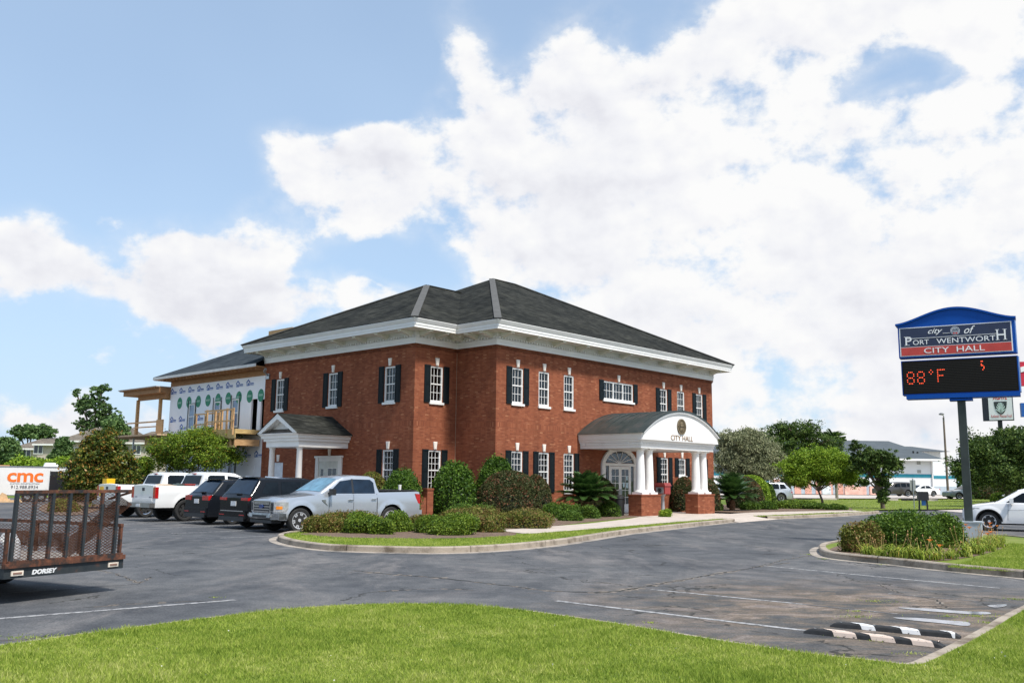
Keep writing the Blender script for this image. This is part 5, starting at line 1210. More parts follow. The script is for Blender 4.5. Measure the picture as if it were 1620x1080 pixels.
def white_pickup(label, px, py, rimmat, style, rw, extra, lift=0.0, L=6.0, z_gate=1.38, side=1):
    t = thing('pickup_truck', label, 'truck', group='white pickups parked tail out')
    H = lift
    c = Car(L, 1.0, [(0, .98+H), (.06, 1.08+H), (1.4, 1.22+H), (1.8, 1.24+H), (L-2.05, 1.24+H), (L-1.95, 1.34+H), (L-.05, 1.36+H), (L, 1.34+H)],
            [(1.35, 1.22+H), (1.55, 1.32+H), (2.2, 1.78+H), (2.45, 1.88+H), (3.0, 1.91+H), (L-2.3, 1.90+H), (L-2.12, 1.82+H), (L-1.95, 1.35+H)], .98, L-1.28, rw, sill=.52+H*.8, belt=1.26+H, slope=.27, arch=.10, nose=.12, tail=.015)
    c.body('body', WPAINT, t, bed=(L-1.93, L-.07, .28)); c.under(t); wheels(c, t, .29, rimmat, style)
    rx = L-2.0
    c.side([(1.85, 1.31+H), (2.36, 1.72+H), (2.86, 1.78+H), (2.86, 1.31+H)], 'side_window', CARGLASS, t); c.side([(2.98, 1.31+H), (2.98, 1.79+H), (rx-.35, 1.79+H), (rx-.25, 1.72+H), (rx-.22, 1.31+H)], 'side_window', CARGLASS, t)
    m = MB(); zr0, zr1 = 1.42+H, 1.78+H; xa, xb = lin([(1.35+H, L-1.95), (1.82+H, L-2.12)], zr0), lin([(1.35+H, L-1.95), (1.82+H, L-2.12)], zr1)
    m.quad((xa+.03, -.72, zr0), (xa+.03, .72, zr0), (xb+.03, .66, zr1), (xb+.03, -.66, zr1)); m.build('rear_window', CARGLASS, t)
    add('brake_light', REDL, t, (xb-.03, xb+.06, -.12, .12, 1.84+H, 1.875+H))
    c.shield(1.6, 2.22, 'windscreen', CARGLASS, t)
    seamline(c, [(1.93, 1.24+H), (1.9, .62+H)], t); seamline(c, [(2.92, 1.26+H), (2.92, .60+H)], t); seamline(c, [(L-1.97, 1.3+H), (L-1.97, .6+H)], t, w=.03)
    handle(c, 2.78, 1.08+H, TRIM, t); handle(c, rx-.35, 1.08+H, TRIM, t); mirror(c, 1.95, 1.40+H, TRIM, t, 1.3)
    tg = add('tailgate', WPAINT, t, (L, L+.03, -.80, .80, .74+H, 1.37+H)); add('tailgate_handle', TRIM, tg, (L+.03, L+.05, -.09, .09, 1.16+H, 1.28+H)); add('tailgate_crease', WPAINT, tg, (L+.03, L+.042, -.74, .74, .78+H, .86+H))
    gtext('tailgate_lettering', 'Sierra' if side > 0 else 'LARIAT', .07, plain('grey_badge', (.2, .2, .22), .4), tg, (L+.032, .55, .92+H), 'tail') if False else None
    add('model_badge', plain('grey_badge', (.2, .2, .22), .4, vary=.4, scale=40), tg, (L+.03, L+.036, -.72, -.48, .90+H, .935+H), (L+.03, L+.036, .50, .72, .90+H, .935+H))
    bb = add('rear_bumper', plain('dull_bumper_chrome', (.35, .34, .32), .3, .8, vary=.3), t, (L+.0, L+.22, -.96, .96, .52+H, .70+H)); add('licence_plate', PLATE, bb, (L+.222, L+.232, -.17, .17, .55+H, .66+H))
    for sg in (-1, 1): y0, y1 = sorted((sg*.82, sg*1.002)); add('tail_light', REDL, t, (L-.10, L+.035, y0, y1, .88+H, 1.31+H))
    add('bed_liner', TRIM, t, (L-1.9, L-.1, -.86, .86, 1.115+H, 1.12+H)); add('front_grille', TRIM, t, (-.03, .02, -.6, .6, .70+H, 1.0+H)); add('front_bumper', CHROME, t, (-.12, .12, -.92, .92, .50+H, .66+H))
    park(t, px, py, c.xr, -side*(c.hw-.14), GRID+math.pi)
    extra(t, c, H, L)
    return t, c
def load2(t, c, H, L):
    M_ = Matrix.Translation(t.location) @ Matrix.Rotation(t.rotation_euler.z, 4, 'Z')
    def top(name, cat, label, mb, mat, p): o = mb.build(name, mat); o.matrix_world = M_ @ Matrix.Translation(p); tag(o, label, cat)
    a = MB(); a.prism([(-.5, 0), (.5, 0), (.42, .22), (.1, .30), (-.3, .24)], 'xz', -.35, .35); top('tarp_heap', 'tarp', 'crumpled tan tarp heaped in the bed of the big white pickup', a, plain('tan_tarp', (.55, .42, .30), .8, vary=.25), (L-.75, .25, 1.13+H))
    a = MB(); a.box(-.22, .22, -.25, .25, 0, .27); a.box(-.24, .24, -.27, .27, .27, .31); top('cool_box', 'cooler', 'red and white cool box in the bed of the big white pickup', a, plain('red_plastic', (.35, .06, .05), .5, vary=.4, scale=6), (L-1.55, .45, 1.13+H))
    a = MB(); a.cyl((0, -.3, .16), (0, .3, .16), .15, n=14); a.cyl((0, -.1, .3), (0, .1, .3), .04, n=8); top('machine', 'tool', 'dark machine lying in the bed of the big white pickup', a, plain('dark_green_machine', (.05, .07, .06), .5, vary=.3), (L-1.2, .40, 1.13+H))
def load1(t, c, H, L):
    M_ = Matrix.Translation(t.location) @ Matrix.Rotation(t.rotation_euler.z, 4, 'Z')
    a = MB(); a.box(-.16, .16, -.20, .20, 0, .03); a.prism([(-.17, .03), (.17, .03), (.19, .34), (-.19, .34)], 'xz', -.21, .21); o = a.build('yellow_bin', YELLOW); o.matrix_world = M_ @ Matrix.Translation((L-.26, -.55, 1.28+H)); tag(o, 'yellow plastic bin standing on the bed rail of the far white pickup', 'bin')
    a = MB(); a.box(-.012, .0, -.17, .17, 0, .42); o = a.build('yellow_notice', YELLOW); o.matrix_world = M_ @ Matrix.Translation((L+.062, -.5, .86+H)); tag(o, 'yellow square panel hung on the tailgate of the far white pickup', 'panel')
white_pickup('big muddy white pickup with black wheels and a loaded bed, tail out', 290, 824, plain('black_rim', (.015, .015, .015), .3, .5), 'eight', .43, load2, lift=.03, side=-1)
white_pickup('farthest white pickup behind the big muddy one, with a dark rear window', 228, 818, CHROME, 'split', .40, load1, lift=.02, side=-1)

# white crossover driving past the sign
def crossover(label, loc=None, name='crossover_car'):
    t = thing(name, label, 'car'); c = Car(4.63, .95, [(0, .72), (.08, .84), (.5, .96), (1.25, 1.07), (4.3, 1.10), (4.58, 1.02), (4.63, .95)],
        [(1.12, 1.05), (2.0, 1.56), (2.5, 1.68), (3.9, 1.62), (4.50, 1.08)], .93, 3.70, .365, sill=.30, belt=1.05, slope=.33, arch=.065, nose=.24, tail=.1)
    c.body('body', WPAINT2, t); c.under(t); wheels(c, t, .23, RIMS, 'six', .68)
    c.side([(1.55, 1.10), (2.12, 1.46), (2.62, 1.55), (2.62, 1.10)], 'side_window', CARGLASS, t); c.side([(2.72, 1.10), (2.72, 1.56), (3.5, 1.55), (3.6, 1.12)], 'side_window', CARGLASS, t); c.side([(3.7, 1.14), (3.62, 1.53), (3.95, 1.48), (4.15, 1.2)], 'side_window', CARGLASS, t)
    c.shield(1.25, 1.98, 'windscreen', CARGLASS, t)
    for sg in (-1, 1):
        m = MB(); m.prism([(.10, .45), (4.5, .45), (4.5, .30), (.10, .30)], 'xz', *sorted((sg*(c.hw-.10), sg*(c.hw-.055)))); m.build('sill_cladding', TRIM, t)
        y = c.yside(.45, .85); m = MB(); m.prism([(.06, sg*(c.plan(.06)-.02)), (.30, sg*(c.plan(.3)+.012)), (.62, sg*(c.plan(.62)+.006)), (.5, sg*(c.plan(.5)-.12)), (.12, sg*(c.plan(.1)-.25))], 'xy', .78, .87); m.build('headlight', LENS, t)
        m = MB(); 
        for xc in (c.xf, c.xr):
            q = [(xc+(c.R+.045)*math.cos(math.pi*i/14), c.rw+(c.R+.045)*math.sin(math.pi*i/14)) for i in range(15)] + [(xc+(c.R-.005)*math.cos(math.pi*i/14), c.rw+(c.R-.005)*math.sin(math.pi*i/14)) for i in range(14, -1, -1)]
            n = 15
            for i in range(14): m.quad(*[(x, sg*(c.yside(x, z)+.035), z) for x, z in (q[i], q[i+1], q[28-i], q[29-i])])
        m.build('wheel_arch_trim', TRIM, t)
    add('lower_bumper', TRIM, t, (.0, .4, -.74, .74, .26, .46)); add('front_grille', TRIM, t, (-.01, .05, -.35, .35, .55, .8)); seamline(c, [(1.62, 1.05), (1.58, .42)], t); seamline(c, [(2.68, 1.05), (2.68, .42)], t); seamline(c, [(1.6, .80), (2.7, .84), (4.2, .86)], t, w=.008)
    handle(c, 2.5, .92, WPAINT2, t); handle(c, 3.45, .94, WPAINT2, t); mirror(c, 1.72, 1.15, WPAINT2, t)
    for sg in (-1, 1): y0, y1 = sorted((sg*.6, sg*.84)); add('tail_light', REDL, t, (4.5, 4.62, y0, y1, .8, 1.1))
    return t, c
tc_, cc_ = crossover('white crossover driving behind the sign post at the right edge')
# its nose points left and away from the camera
HD = math.atan2(.47, -.88)+math.pi
park(tc_, 1566, 839, cc_.xf, cc_.hw-.1, HD)
X, Y = G(1566, 839)
c_, s_2 = math.cos(HD), math.sin(HD)
# the near side is the one at local +y or -y: choose the one that faces the camera
for sg in (-1, 1):
    dy = sg*(cc_.hw-.1); ox = (X-(cc_.xf*c_-dy*s_2), Y-(cc_.xf*s_2+dy*c_)); mid = (ox[0]+2.3*c_, ox[1]+2.3*s_2)
    if math.hypot(*mid) > math.hypot(X+ (2.3-cc_.xf)*c_, Y+(2.3-cc_.xf)*s_2): tc_.location = (*ox, ASZ)

# far cars by the motel
def sedan(label, paint, X, Y, z, heading, kind='sedan'):
    t = thing('parked_car', label, 'car', group='cars parked by the motel')
    if kind == 'suv': c = Car(4.8, .96, [(0, .85), (.1, .95), (1.3, 1.08), (4.5, 1.10), (4.8, 1.0)], [(1.15, 1.06), (1.9, 1.62), (2.5, 1.74), (4.15, 1.72), (4.72, 1.12)], .95, 3.75, .38, belt=1.08); wins = [[(1.9, 1.13), (2.2, 1.52), (2.8, 1.60), (2.8, 1.13)], [(2.9, 1.13), (2.9, 1.6), (3.6, 1.6), (3.6, 1.13)], [(3.7, 1.13), (3.7, 1.6), (4.1, 1.56), (4.3, 1.2)]]
    else: c = Car(4.8, .91, [(0, .62), (.1, .74), (1.3, .94), (3.9, .98), (4.72, .96), (4.8, .80)], [(1.2, .93), (2.05, 1.36), (2.6, 1.44), (3.3, 1.40), (4.15, .98)], .92, 3.75, .33, sill=.24, belt=.95); wins = [[(1.75, .99), (2.15, 1.26), (2.6, 1.34), (2.6, .99)], [(2.68, .99), (2.68, 1.34), (3.2, 1.32), (3.7, 1.0)]]
    c.body('body', paint, t); c.under(t); wheels(c, t, .22, GALV, 'ten')
    for w in wins: c.side(w, 'side_window', CARGLASS, t)
    c.shield(c.roof[0][0]+.12, c.roof[1][0]-.02, 'windscreen', CARGLASS, t); c.shield(c.roof[-2][0]+.03, c.roof[-1][0]-.06, 'rear_window', CARGLASS, t)
    for sg in (-1, 1): y0, y1 = sorted((sg*c.hw*.55, sg*c.hw*.95)); add('tail_light', REDL, t, (c.L-.22, c.L+.01, y0, y1, .78, .95)); y0, y1 = sorted((sg*c.hw*.5, sg*c.hw*.8)); add('headlight', LENS, t, (.0, .16, y0, y1, .6, .7))
    t.location = (X, Y, z); t.rotation_euler = (0, 0, heading)
def fargp(px, py): return at(px, py, 118)
for (label, paint, pxa, py, kind, hd, Y_) in (('dark grey SUV parked by the motel behind the leaning tree', GPAINT, 1386, 784.5, 'suv', R(12), 112), ('small white car parked right of the dark grey SUV by the motel', WPAINT2, 1430, 784.5, 'sedan', R(16), 116),
                                              ('grey green saloon parked beyond the sign post', GRPAINT, 1497, 789, 'sedan', R(4), 96), ('pale silver car half hidden behind the round hedge', SPAINT, 1166, 793, 'suv', R(8), 82)):
    q = at(pxa, py, Y_); sedan(label, paint, q.x, q.y, q.z, hd, kind)

# ------------------------------------------------------------------ trailers
RUSTB = plain('rust_brown_strand', (.13, .055, .03), .85, vary=.3, scale=4)
def utility_trailer():
    t = thing('utility_trailer', 'rusty mesh sided utility trailer with a raised ramp gate at the left edge', 'trailer')
    A_ = at(6, 905, 12.7); B_ = at(191, 890, 14.4); a = math.atan2(B_.y-A_.y, B_.x-A_.x); Wt = math.hypot(B_.x-A_.x, B_.y-A_.y)
    t.location = (A_.x, A_.y, ASZ); t.rotation_euler = (0, 0, a)
    Lt = 4.2; z0, zd = .35, .54      # underside of the tail beam, deck
    def zs(f, px, py, Y): return at(px, py, Y).z - ASZ
    bm_ = MB(); bm_.box(-.02, Wt+.02, -.03, .06, z0, zd-.05); beam = bm_.build('tail_beam', STEEL, t)
    m = MB(); m.box(0, Wt, .07, Lt, zd-.06, zd-.02); m.build('deck', plain('grey_deck_boards', (.20, .18, .16), .85, vary=.35, scale=5), t)
    m = MB(); m.box(-.03, Wt+.03, -.06, .02, zd-.05, zd+.015); m.build('deck_edge', RUST, beam)
    for x in (.17, Wt-.17):
        l = MB(); l.box(x-.09, x+.09, -.045, -.03, z0+.035, z0+.10); lt = l.build('tail_light', plain('cream_lens', (.75, .66, .55), .4, vary=.2), beam); r = MB(); r.box(x-.065, x+.065, -.052, -.045, z0+.055, z0+.08); r.build('lens_slot', plain('brown_lens', (.25, .14, .10), .4), lt)
    text('maker_lettering', 'DORSEY', .085, plain('white_vinyl', (.75, .75, .75), .5), beam, (Wt*.30, -.034, z0+.035), (math.pi/2, 0, 0), shear=.25, bold=.004, sx=1.15)
    for x in (0.02, Wt-.02):
        for (zz_, hh) in ((1.02, .05),):
            m = MB(); m.box(x-.025, x+.025, .0, Lt, zz_-.05, zz_); m.build('side_rail', RUST, t)
        for y in (.03, .95, 2.0, 3.1, Lt-.03): m = MB(); m.box(x-.02, x+.02, y-.025, y+.025, zd-.05, .98); m.build('side_post', RUST, t)
        mesh_panel((x, .05, zd), (0, Lt-.1, 0), (0, 0, .40), .090, .0036, t, 'side_mesh')
        m = MB(); m.box(x-.03, x+.03, .05, Lt, zd-.16, zd-.05); m.build('frame_rail', STEEL, t)
    # gate: seven bars, bent mesh, leaning back a little
    gz0, gz1 = zd+.02, 1.52; lean = -.02
    gt = MB(); 
    P = lambda x, z: Vector((x, -.03+lean*(z-gz0), z))
    gt.bar(P(.04, gz1), P(Wt+.06, gz1), .045); gt.bar(P(.02, gz0), P(Wt-.02, gz0), .05); gate = gt.build('ramp_gate', RUST, t)
    for i in range(7):
        x = .06+(Wt-.24)*i/6; b = MB(); b.bar(P(x, gz0+.02), P(x+.0, gz1-.02), .055, .04); b.build('gate_bar', STEEL, gate)
    mesh_panel(tuple(P(.05, gz0)), (Wt-.24, 0, 0), (0, lean*(gz1-gz0), gz1-gz0), .085, .0036, gate, 'gate_mesh')
    b = MB(); b.bar(P(Wt+.05, gz1-.02), P(Wt*.86, gz1-.12)+Vector((0, .1, 0)), .05, .03); b.build('bent_corner_bar', RUSTB, gate)
    e1 = P(Wt*.50, gz0+.12)+Vector((0, .30, 0)); e2 = P(Wt*.97, gz1-.08)+Vector((0, .10, 0)); uu = e2-e1; vv = Vector((.24, .0, -.13)); mesh_panel(tuple(e1), tuple(uu), tuple(vv), .040, .0052, gate, 'torn_mesh_strip')
    e1 = P(Wt*.16, gz0+.22)+Vector((0, .45, 0)); e2 = P(Wt*.60, gz0+.14)+Vector((0, .32, 0)); mesh_panel(tuple(e1), tuple(e2-e1), (0, .02, .20), .040, .0052, gate, 'torn_mesh_strip')
    b = MB(); b.tube([P(Wt*.60, 1.30)+Vector((0, .1, 0)), P(Wt*.72, 1.10)+Vector((0, .12, 0)), P(Wt*.86, .97)+Vector((0, .06, 0)), P(Wt*.93, .95)], [.008]*4, 6); b.build('tie_wire', DARK, gate)
    # the front tongue and the wheels
    b = MB(); b.bar((0.1, Lt, zd-.12), (Wt/2, Lt+1.3, zd-.1), .07); b.bar((Wt-.1, Lt, zd-.12), (Wt/2, Lt+1.3, zd-.1), .07); b.build('tongue', STEEL, t)
    for x, sg in ((-.15, -1), (Wt+.15, 1)):
        pass
    for x in (.22, Wt-.22):
        for y in (2.5,):
            wl_ = MB(); wl_.lathe([(.20, -.10), (.30, -.10), (.315, -.06), (.315, .06), (.30, .10), (.20, .10)], c=(0, 0, 0), n=26, axis='x'); o = wl_.build('wheel', TYRE, t, smooth=40); o.location = (x, y, .315)
    m = MB(); m.bar((-.01, .25, zd), (.10, .9, 1.0), .30, .02); m.build('bent_side_sheet', RUST, t)
    sk = MB(); sk.lathe([(.12, 0), (.17, .08), (.15, .3), (.08, .42)], n=12); s_ = sk.build('white_sack', plain('white_sack_plastic', (.7, .7, .7), .5, vary=.2)); s_.location = Vector(t.location) + Matrix.Rotation(a, 3, 'Z') @ Vector((.02+.2, .28, zd-.02)); tag(s_, 'white sack standing in the corner of the rusty trailer', 'sack')
    return t
def mesh_panel(o, U, V, pitch, w, parent, name):      # expanded metal: two sets of crossing diagonal strands
    o, U, V = Vector(o), Vector(U), Vector(V); lu, lv = U.length, V.length; u, v = U.normalized(), V.normalized(); nrm = u.cross(v)
    segs = []; sl = .5; step = pitch
    k = -int(lv/sl/step)-1; F_, A_, B_ = [], [], []
    for sgn in (1, -1):
        n0 = int((lu+lv/sl)/step)+2
        for i in range(-n0, n0):
            s0 = i*step
            # line: s = s0 + sgn*t/sl , t in 0..lv
            t0, t1 = 0.0, lv; 
            if sgn > 0: t0 = max(0, -s0*sl); t1 = min(lv, (lu-s0)*sl)
            else: t0 = max(0, (s0-lu)*sl); t1 = min(lv, s0*sl)
            if t1-t0 < .01: continue
            p = o+u*(s0+sgn*t0/sl)+v*t0; q = o+u*(s0+sgn*t1/sl)+v*t1; segs.append((p, q))
    m = MB()
    for p, q in segs:
        d = (q-p).normalized(); s = d.cross(nrm)*w; e = nrm*w*.8
        m.add([p-s, p+s, q+s, q-s, p-e, p+e, q+e, q-e], [(0, 1, 2, 3), (4, 5, 6, 7)])
    ob = m.build(name, RUSTB, parent); return ob
utility_trailer()

def cargo_trailer():
    t = thing('cargo_trailer', 'white enclosed cargo trailer with orange letters by the magnolia', 'trailer')
    a = at(-40, 797, 60); b = at(118, 797, 63); ang = math.atan2(b.y-a.y, b.x-a.x); L = math.hypot(b.x-a.x, b.y-a.y); t.location = (a.x, a.y, ASZ); t.rotation_euler = (0, 0, ang)
    H = 2.32; m = MB(); m.box(0, L, 0, 2.1, .42, H); bd_ = m.build('body', plain('white_trailer_skin', (.76, .76, .75), .35, vary=.03), t)
    m = MB(); m.box(-.02, L+.02, -.02, 2.12, H-.06, H+.02); m.box(-.02, L+.02, -.02, 2.12, .40, .46); m.build('trim_rail', GALV, bd_)
    ac = MB(); ac.prism([(L-2.05, H), (L-1.95, H+.28), (L-1.35, H+.28), (L-1.15, H+.12), (L-1.15, H)], 'xz', .5, 1.3); ac.build('roof_vent', WHITE, t)
    X0_ = (at(4, 770, 60.4).x-a.x)/math.cos(ang)
    text('big_lettering', 'cmc', 1.22, ORANGE, bd_, (X0_+1.05, -.012, 1.32), (math.pi/2, 0, 0), bold=.028, sx=1.12, space=.95)
    text('phone_number', '912.988.8934', .30, plain('dark_vinyl', (.08, .08, .09), .5), bd_, (X0_+1.05, -.012, .86), (math.pi/2, 0, 0), sx=1.0)
    text('small_lettering', 'CUSTOM CONSTRUCTION', .13, plain('grey_vinyl', (.25, .25, .27), .5), bd_, (X0_+1.05, -.012, 1.14), (math.pi/2, 0, 0), sx=1.1)
    xd = X0_+2.55; d = MB(); d.box(xd, xd+.75, -.03, .0, .5, 2.0); dr_ = d.build('door_opening', plain('trailer_doorway', (.01, .01, .01), .9), t)
    d = MB(); d.box(xd-.0, xd+.75, -.05, -.031, 1.45, 2.02); d.box(xd-.04, xd, -.06, .0, .5, 2.05); d.build('door_frame', TRIM, dr_)
    for x in (xd-1.3, xd-.45):
        w = MB(); w.lathe([(.18, -.11), (.31, -.11), (.33, -.06), (.33, .06), (.31, .11), (.18, .11)], n=22, axis='y'); o = w.build('wheel', TYRE, t, smooth=40); o.location = (x, .08, .33); h = MB(); h.lathe([(.17, -.115), (.17, -.10)], n=18, axis='y'); h.build('hub', GALV, o)
    m = MB(); m.prism([(xd-1.75, .40), (xd-1.7, .75), (xd-.05, .75), (xd, .40)], 'xz', -.06, .0); m.build('wheel_arch', TRIM, t)
    # things leaning against and standing round it
    base = Vector(t.location); Rz = Matrix.Rotation(ang, 3, 'Z')
    def prop(mb, name, mat, p, label, cat, grp=None): o = mb.build(name, mat); o.location = base+Rz@Vector(p); o.rotation_euler = (0, 0, ang); tag(o, label, cat, grp); return o
    q = MB(); q.prism([(.0, 0), (.52, 0), (.70, 1.92), (.14, 1.92)], 'xz', -.10, .0); o = prop(q, 'dark_door', plain('charcoal_panel', (.035, .037, .04), .5), (X0_-1.35, -.75, 0), 'tall dark slab leaning in front of the cargo trailer at the left', 'panel')
    q = MB(); q.box(.1, .42, -.115, -.10, .9, 1.0); q.box(.14, .2, -.118, -.10, 1.25, 1.45); q.build('white_sticker', WHITE, o)
    q = MB(); 
    for i in range(6): q.prism([(.0+i*.22, 0), (.25+i*.22, 0), (.2+i*.2, .14+.05*(i % 3)), (.04+i*.2, .12)], 'xz', -.3+.05*i, .1+.04*i)
    q.prism([(-.3, .0), (.6, 0), (.4, .5), (.15, .62)], 'xz', .1, .5); prop(q, 'lumber_heap', plain('fresh_lumber', (.62, .42, .24), .8, vary=.2), (X0_-.4, -1.2, 0), 'heap of broken tan boards on the ground before the cargo trailer', 'lumber')
    q = MB(); n = 14; vv = []
    for j in range(5):
        for i in range(n): vv.append((i*.16, -.3+.10*math.sin(i*1.7+j*.6)+.05*j, (1.75-.42*j)*(1-.10*math.sin(i*.45)*(j == 0)) if True else 0))
    q.add(vv, [(j*n+i, j*n+i+1, (j+1)*n+i+1, (j+1)*n+i) for j in range(4) for i in range(n-1)]); prop(q, 'black_tarp', plain('black_tarp_plastic', (.012, .012, .014), .35, vary=.3), (xd+.35, -.1, 0.0), 'black plastic tarp draped from the cargo trailer door', 'tarp')
    q = MB(); q.box(0, 3.4, 0, 1.6, 1.1, 1.14+1.32); q = MB(); q.box(-.2, 3.1, 2.6, 3.2, 2.18, 2.42); q.box(-.2, 3.1, 2.65, 3.15, .0, 2.18); prop(q, 'orange_container', plain('orange_topped_container', (.60, .33, .16), .6, vary=.1), (-1.2, .2, 0), 'orange topped container showing just above the cargo trailer roof', 'container')
    return t
cargo_trailer()

# ------------------------------------------------------------------ rubber parking stops
ST = plain('stop_rubber', (.016, .017, .019), .75, vary=.4, scale=12, bump=.3)
def mat_stoppaint(name, c0):
    n = NT(name); c = n.ramp(n.noise(16, 5, .75), [(.37, (.03, .03, .03)), (.41, c0), (.7, tuple(min(1, x*1.1) for x in c0))], 'LINEAR'); return n.fin(c, .7)
SP1 = mat_stoppaint('worn_cream_paint', (.62, .50, .42)); SP2 = mat_stoppaint('worn_white_paint', (.68, .68, .68))
def stop(label, p, q, mat, worn):
    a, b = Vector((*G(*p), ASZ)), Vector((*G(*q), ASZ)); L = (b-a).length; ang = math.atan2(b.y-a.y, b.x-a.x); t = thing('parking_stop', label, 'parking stop', a, ang, 'striped rubber stops in the corner bay')
    w, h = .14, .06; prof = [(-w/2, 0), (-w/2+.012, .045), (-.045, h), (.045, h), (w/2-.012, .045), (w/2, 0)]
    m = MB(); N_ = 6; rows = [(0, .35), (.05, .8), (.12, 1.0), (L-.12, 1.0), (L-.05, .8), (L, .35)]
    vv = [(x, y, z*k) for x, k in rows for y, z in prof]; n = len(prof)
    m.add(vv, [(i*n+j, (i+1)*n+j, (i+1)*n+j+1, i*n+j+1) for i in range(len(rows)-1) for j in range(n-1)] + [tuple(range(n)), tuple(range(5*n, 6*n))]); m.build('rubber_body', ST, t)
    for k, (s0, ln) in enumerate(worn):
        m = MB(); pr = [(y*1.015, z+.004) for y, z in prof]; sh = .20
        def row(s): return [(min(max(s - sh*(y/w), .05), L-.05), y, z) for y, z in pr]
        r0, r1 = row(s0), row(s0+ln); m.add(r0+r1, [(j, n+j, n+j+1, j+1) for j in range(n-1)]); m.build('painted_stripe', mat, t)
    for x in (.12, L*.35, L*.62, L-.14): m = MB(); m.cyl((x, 0, h), (x, 0, h+.004), .014, n=8); m.build('bolt_head', GALV, t)
stop('front parking stop with wide cream stripes in the corner bay', (1274, 1000), (1494, 1024), SP1, [(.26, .26), (.68, .26), (1.12, .22), (1.52, .16)])
stop('rear parking stop, mostly black with worn white stripes', (1315, 990), (1520, 1009), SP2, [(.28, .16), (.74, .20), (1.28, .14), (1.62, .15)])
# ------------------------------------------------------------------ planting
def lf(name, a, b, c, **k):
    return mat_leaf(name, a, b, c, **k)
L_HOLLY = lf('holly_leaves', (0.0139, 0.0406, 0.00696), (0.0522, 0.116, 0.0139), (0.151, 0.255, 0.0348), clump=2.5, spec=.22, rough=.45)
L_BROWN = lf('loropetalum_leaves', (0.030, 0.040, 0.014), (0.065, 0.085, 0.026), (0.12, 0.115, 0.045), clump=1.5, tip=(0.24, 0.10, 0.055), tip_amt=.30)
L_LIME = lf('lime_shrub_leaves', (0.0348, 0.0754, 0.00928), (0.0984, 0.174, 0.0162), (0.232, 0.314, 0.0348), clump=2.0)
L_OLIVE = lf('olive_shrub_leaves', (0.058, 0.0754, 0.0139), (0.139, 0.162, 0.0255), (0.278, 0.267, 0.058), clump=2.0, tip=(0.255, 0.139, 0.058), tip_amt=.34)
L_BOX = lf('low_hedge_leaves', (0.0232, 0.058, 0.00928), (0.0696, 0.139, 0.0162), (0.174, 0.267, 0.0348), clump=2.2)
L_GREY = lf('grey_green_leaves', (0.102, 0.123, 0.058), (0.217, 0.239, 0.123), (0.392, 0.392, 0.232), clump=.8, transl=.1)
L_OAK = lf('oak_leaves', (0.0245, 0.0476, 0.0136), (0.0612, 0.116, 0.0245), (0.163, 0.231, 0.0476), clump=.7)
L_CRAPE = lf('crape_myrtle_leaves', (0.0493, 0.0926, 0.00986), (0.123, 0.209, 0.0184), (0.258, 0.333, 0.0308), clump=.9, tip=(0.308, 0.173, 0.0247), tip_amt=.22)
L_BRIGHT = lf('bright_tree_leaves', (0.0725, 0.145, 0.0116), (0.174, 0.29, 0.0217), (0.348, 0.464, 0.0435), clump=.8)
L_MAG = lf('magnolia_leaves', (0.029, 0.0508, 0.0116), (0.087, 0.131, 0.0217), (0.232, 0.246, 0.0435), clump=1.2, tip=(0.435, 0.217, 0.0508), tip_amt=.29, spec=.25, rough=.4)
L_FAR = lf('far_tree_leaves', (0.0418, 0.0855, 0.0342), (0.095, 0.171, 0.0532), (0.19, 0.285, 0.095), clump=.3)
L_SAGO = lf('sago_leaves', (0.0125, 0.0364, 0.0104), (0.0364, 0.0888, 0.0187), (0.0936, 0.177, 0.0416), clump=2.0, spec=.5, rough=.35)
L_LILY = lf('lily_leaves', (0.091, 0.169, 0.0156), (0.234, 0.325, 0.0325), (0.546, 0.546, 0.104), clump=3.0, tip=(0.585, 0.325, 0.078), tip_amt=.2)

def lump(n, seed=0, k=9, amp=.10):        # a smooth bumpy function on the sphere
    r = np.random.default_rng(seed); D = r.normal(size=(k, 3)); D /= np.linalg.norm(D, axis=1, keepdims=True); a = r.uniform(.3, 1, k)*amp
    return lambda v: 1+sum(a[i]*np.cos(4.0*(v@D[i])+i) for i in range(k))/2
def dome(X, Y, z0, rx, ry, h, n, amp, seed, shell=.10, low=.35):
    v = rdir(n); v[:, 2] = np.where(v[:, 2] < -low, np.abs(v[:, 2]), v[:, 2]); v /= np.linalg.norm(v, axis=1, keepdims=True)
    f = lump(n, seed, amp=amp)(v)*(1-shell*rng.random(n)**2*1.0)
    c = low/(1+low); hz = h/(1+low)
    # squarish sides
    s = np.sign(v)*np.abs(v)**.95; P = np.stack([X+rx*s[:, 0]*f, Y+ry*s[:, 1]*f, z0+hz*low+hz*s[:, 2]*f], 1)
    P[:, 2] = np.maximum(P[:, 2], z0+.01)
    return P, v
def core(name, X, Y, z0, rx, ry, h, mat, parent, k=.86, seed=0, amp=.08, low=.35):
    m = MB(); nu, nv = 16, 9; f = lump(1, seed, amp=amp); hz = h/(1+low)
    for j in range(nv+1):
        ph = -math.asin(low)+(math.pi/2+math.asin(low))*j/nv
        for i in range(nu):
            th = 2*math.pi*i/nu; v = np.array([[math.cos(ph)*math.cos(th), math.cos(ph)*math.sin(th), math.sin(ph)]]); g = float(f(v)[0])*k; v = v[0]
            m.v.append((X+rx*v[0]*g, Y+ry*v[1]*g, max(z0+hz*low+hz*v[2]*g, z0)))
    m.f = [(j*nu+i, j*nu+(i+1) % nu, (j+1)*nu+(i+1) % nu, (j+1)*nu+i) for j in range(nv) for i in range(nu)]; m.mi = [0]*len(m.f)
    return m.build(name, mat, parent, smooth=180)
CORESHADE = plain('shade_core', (.02, .024, .012), .95, vary=.5, scale=9)  # near-black colour of the shrub cores: shade between the leaves, painted in
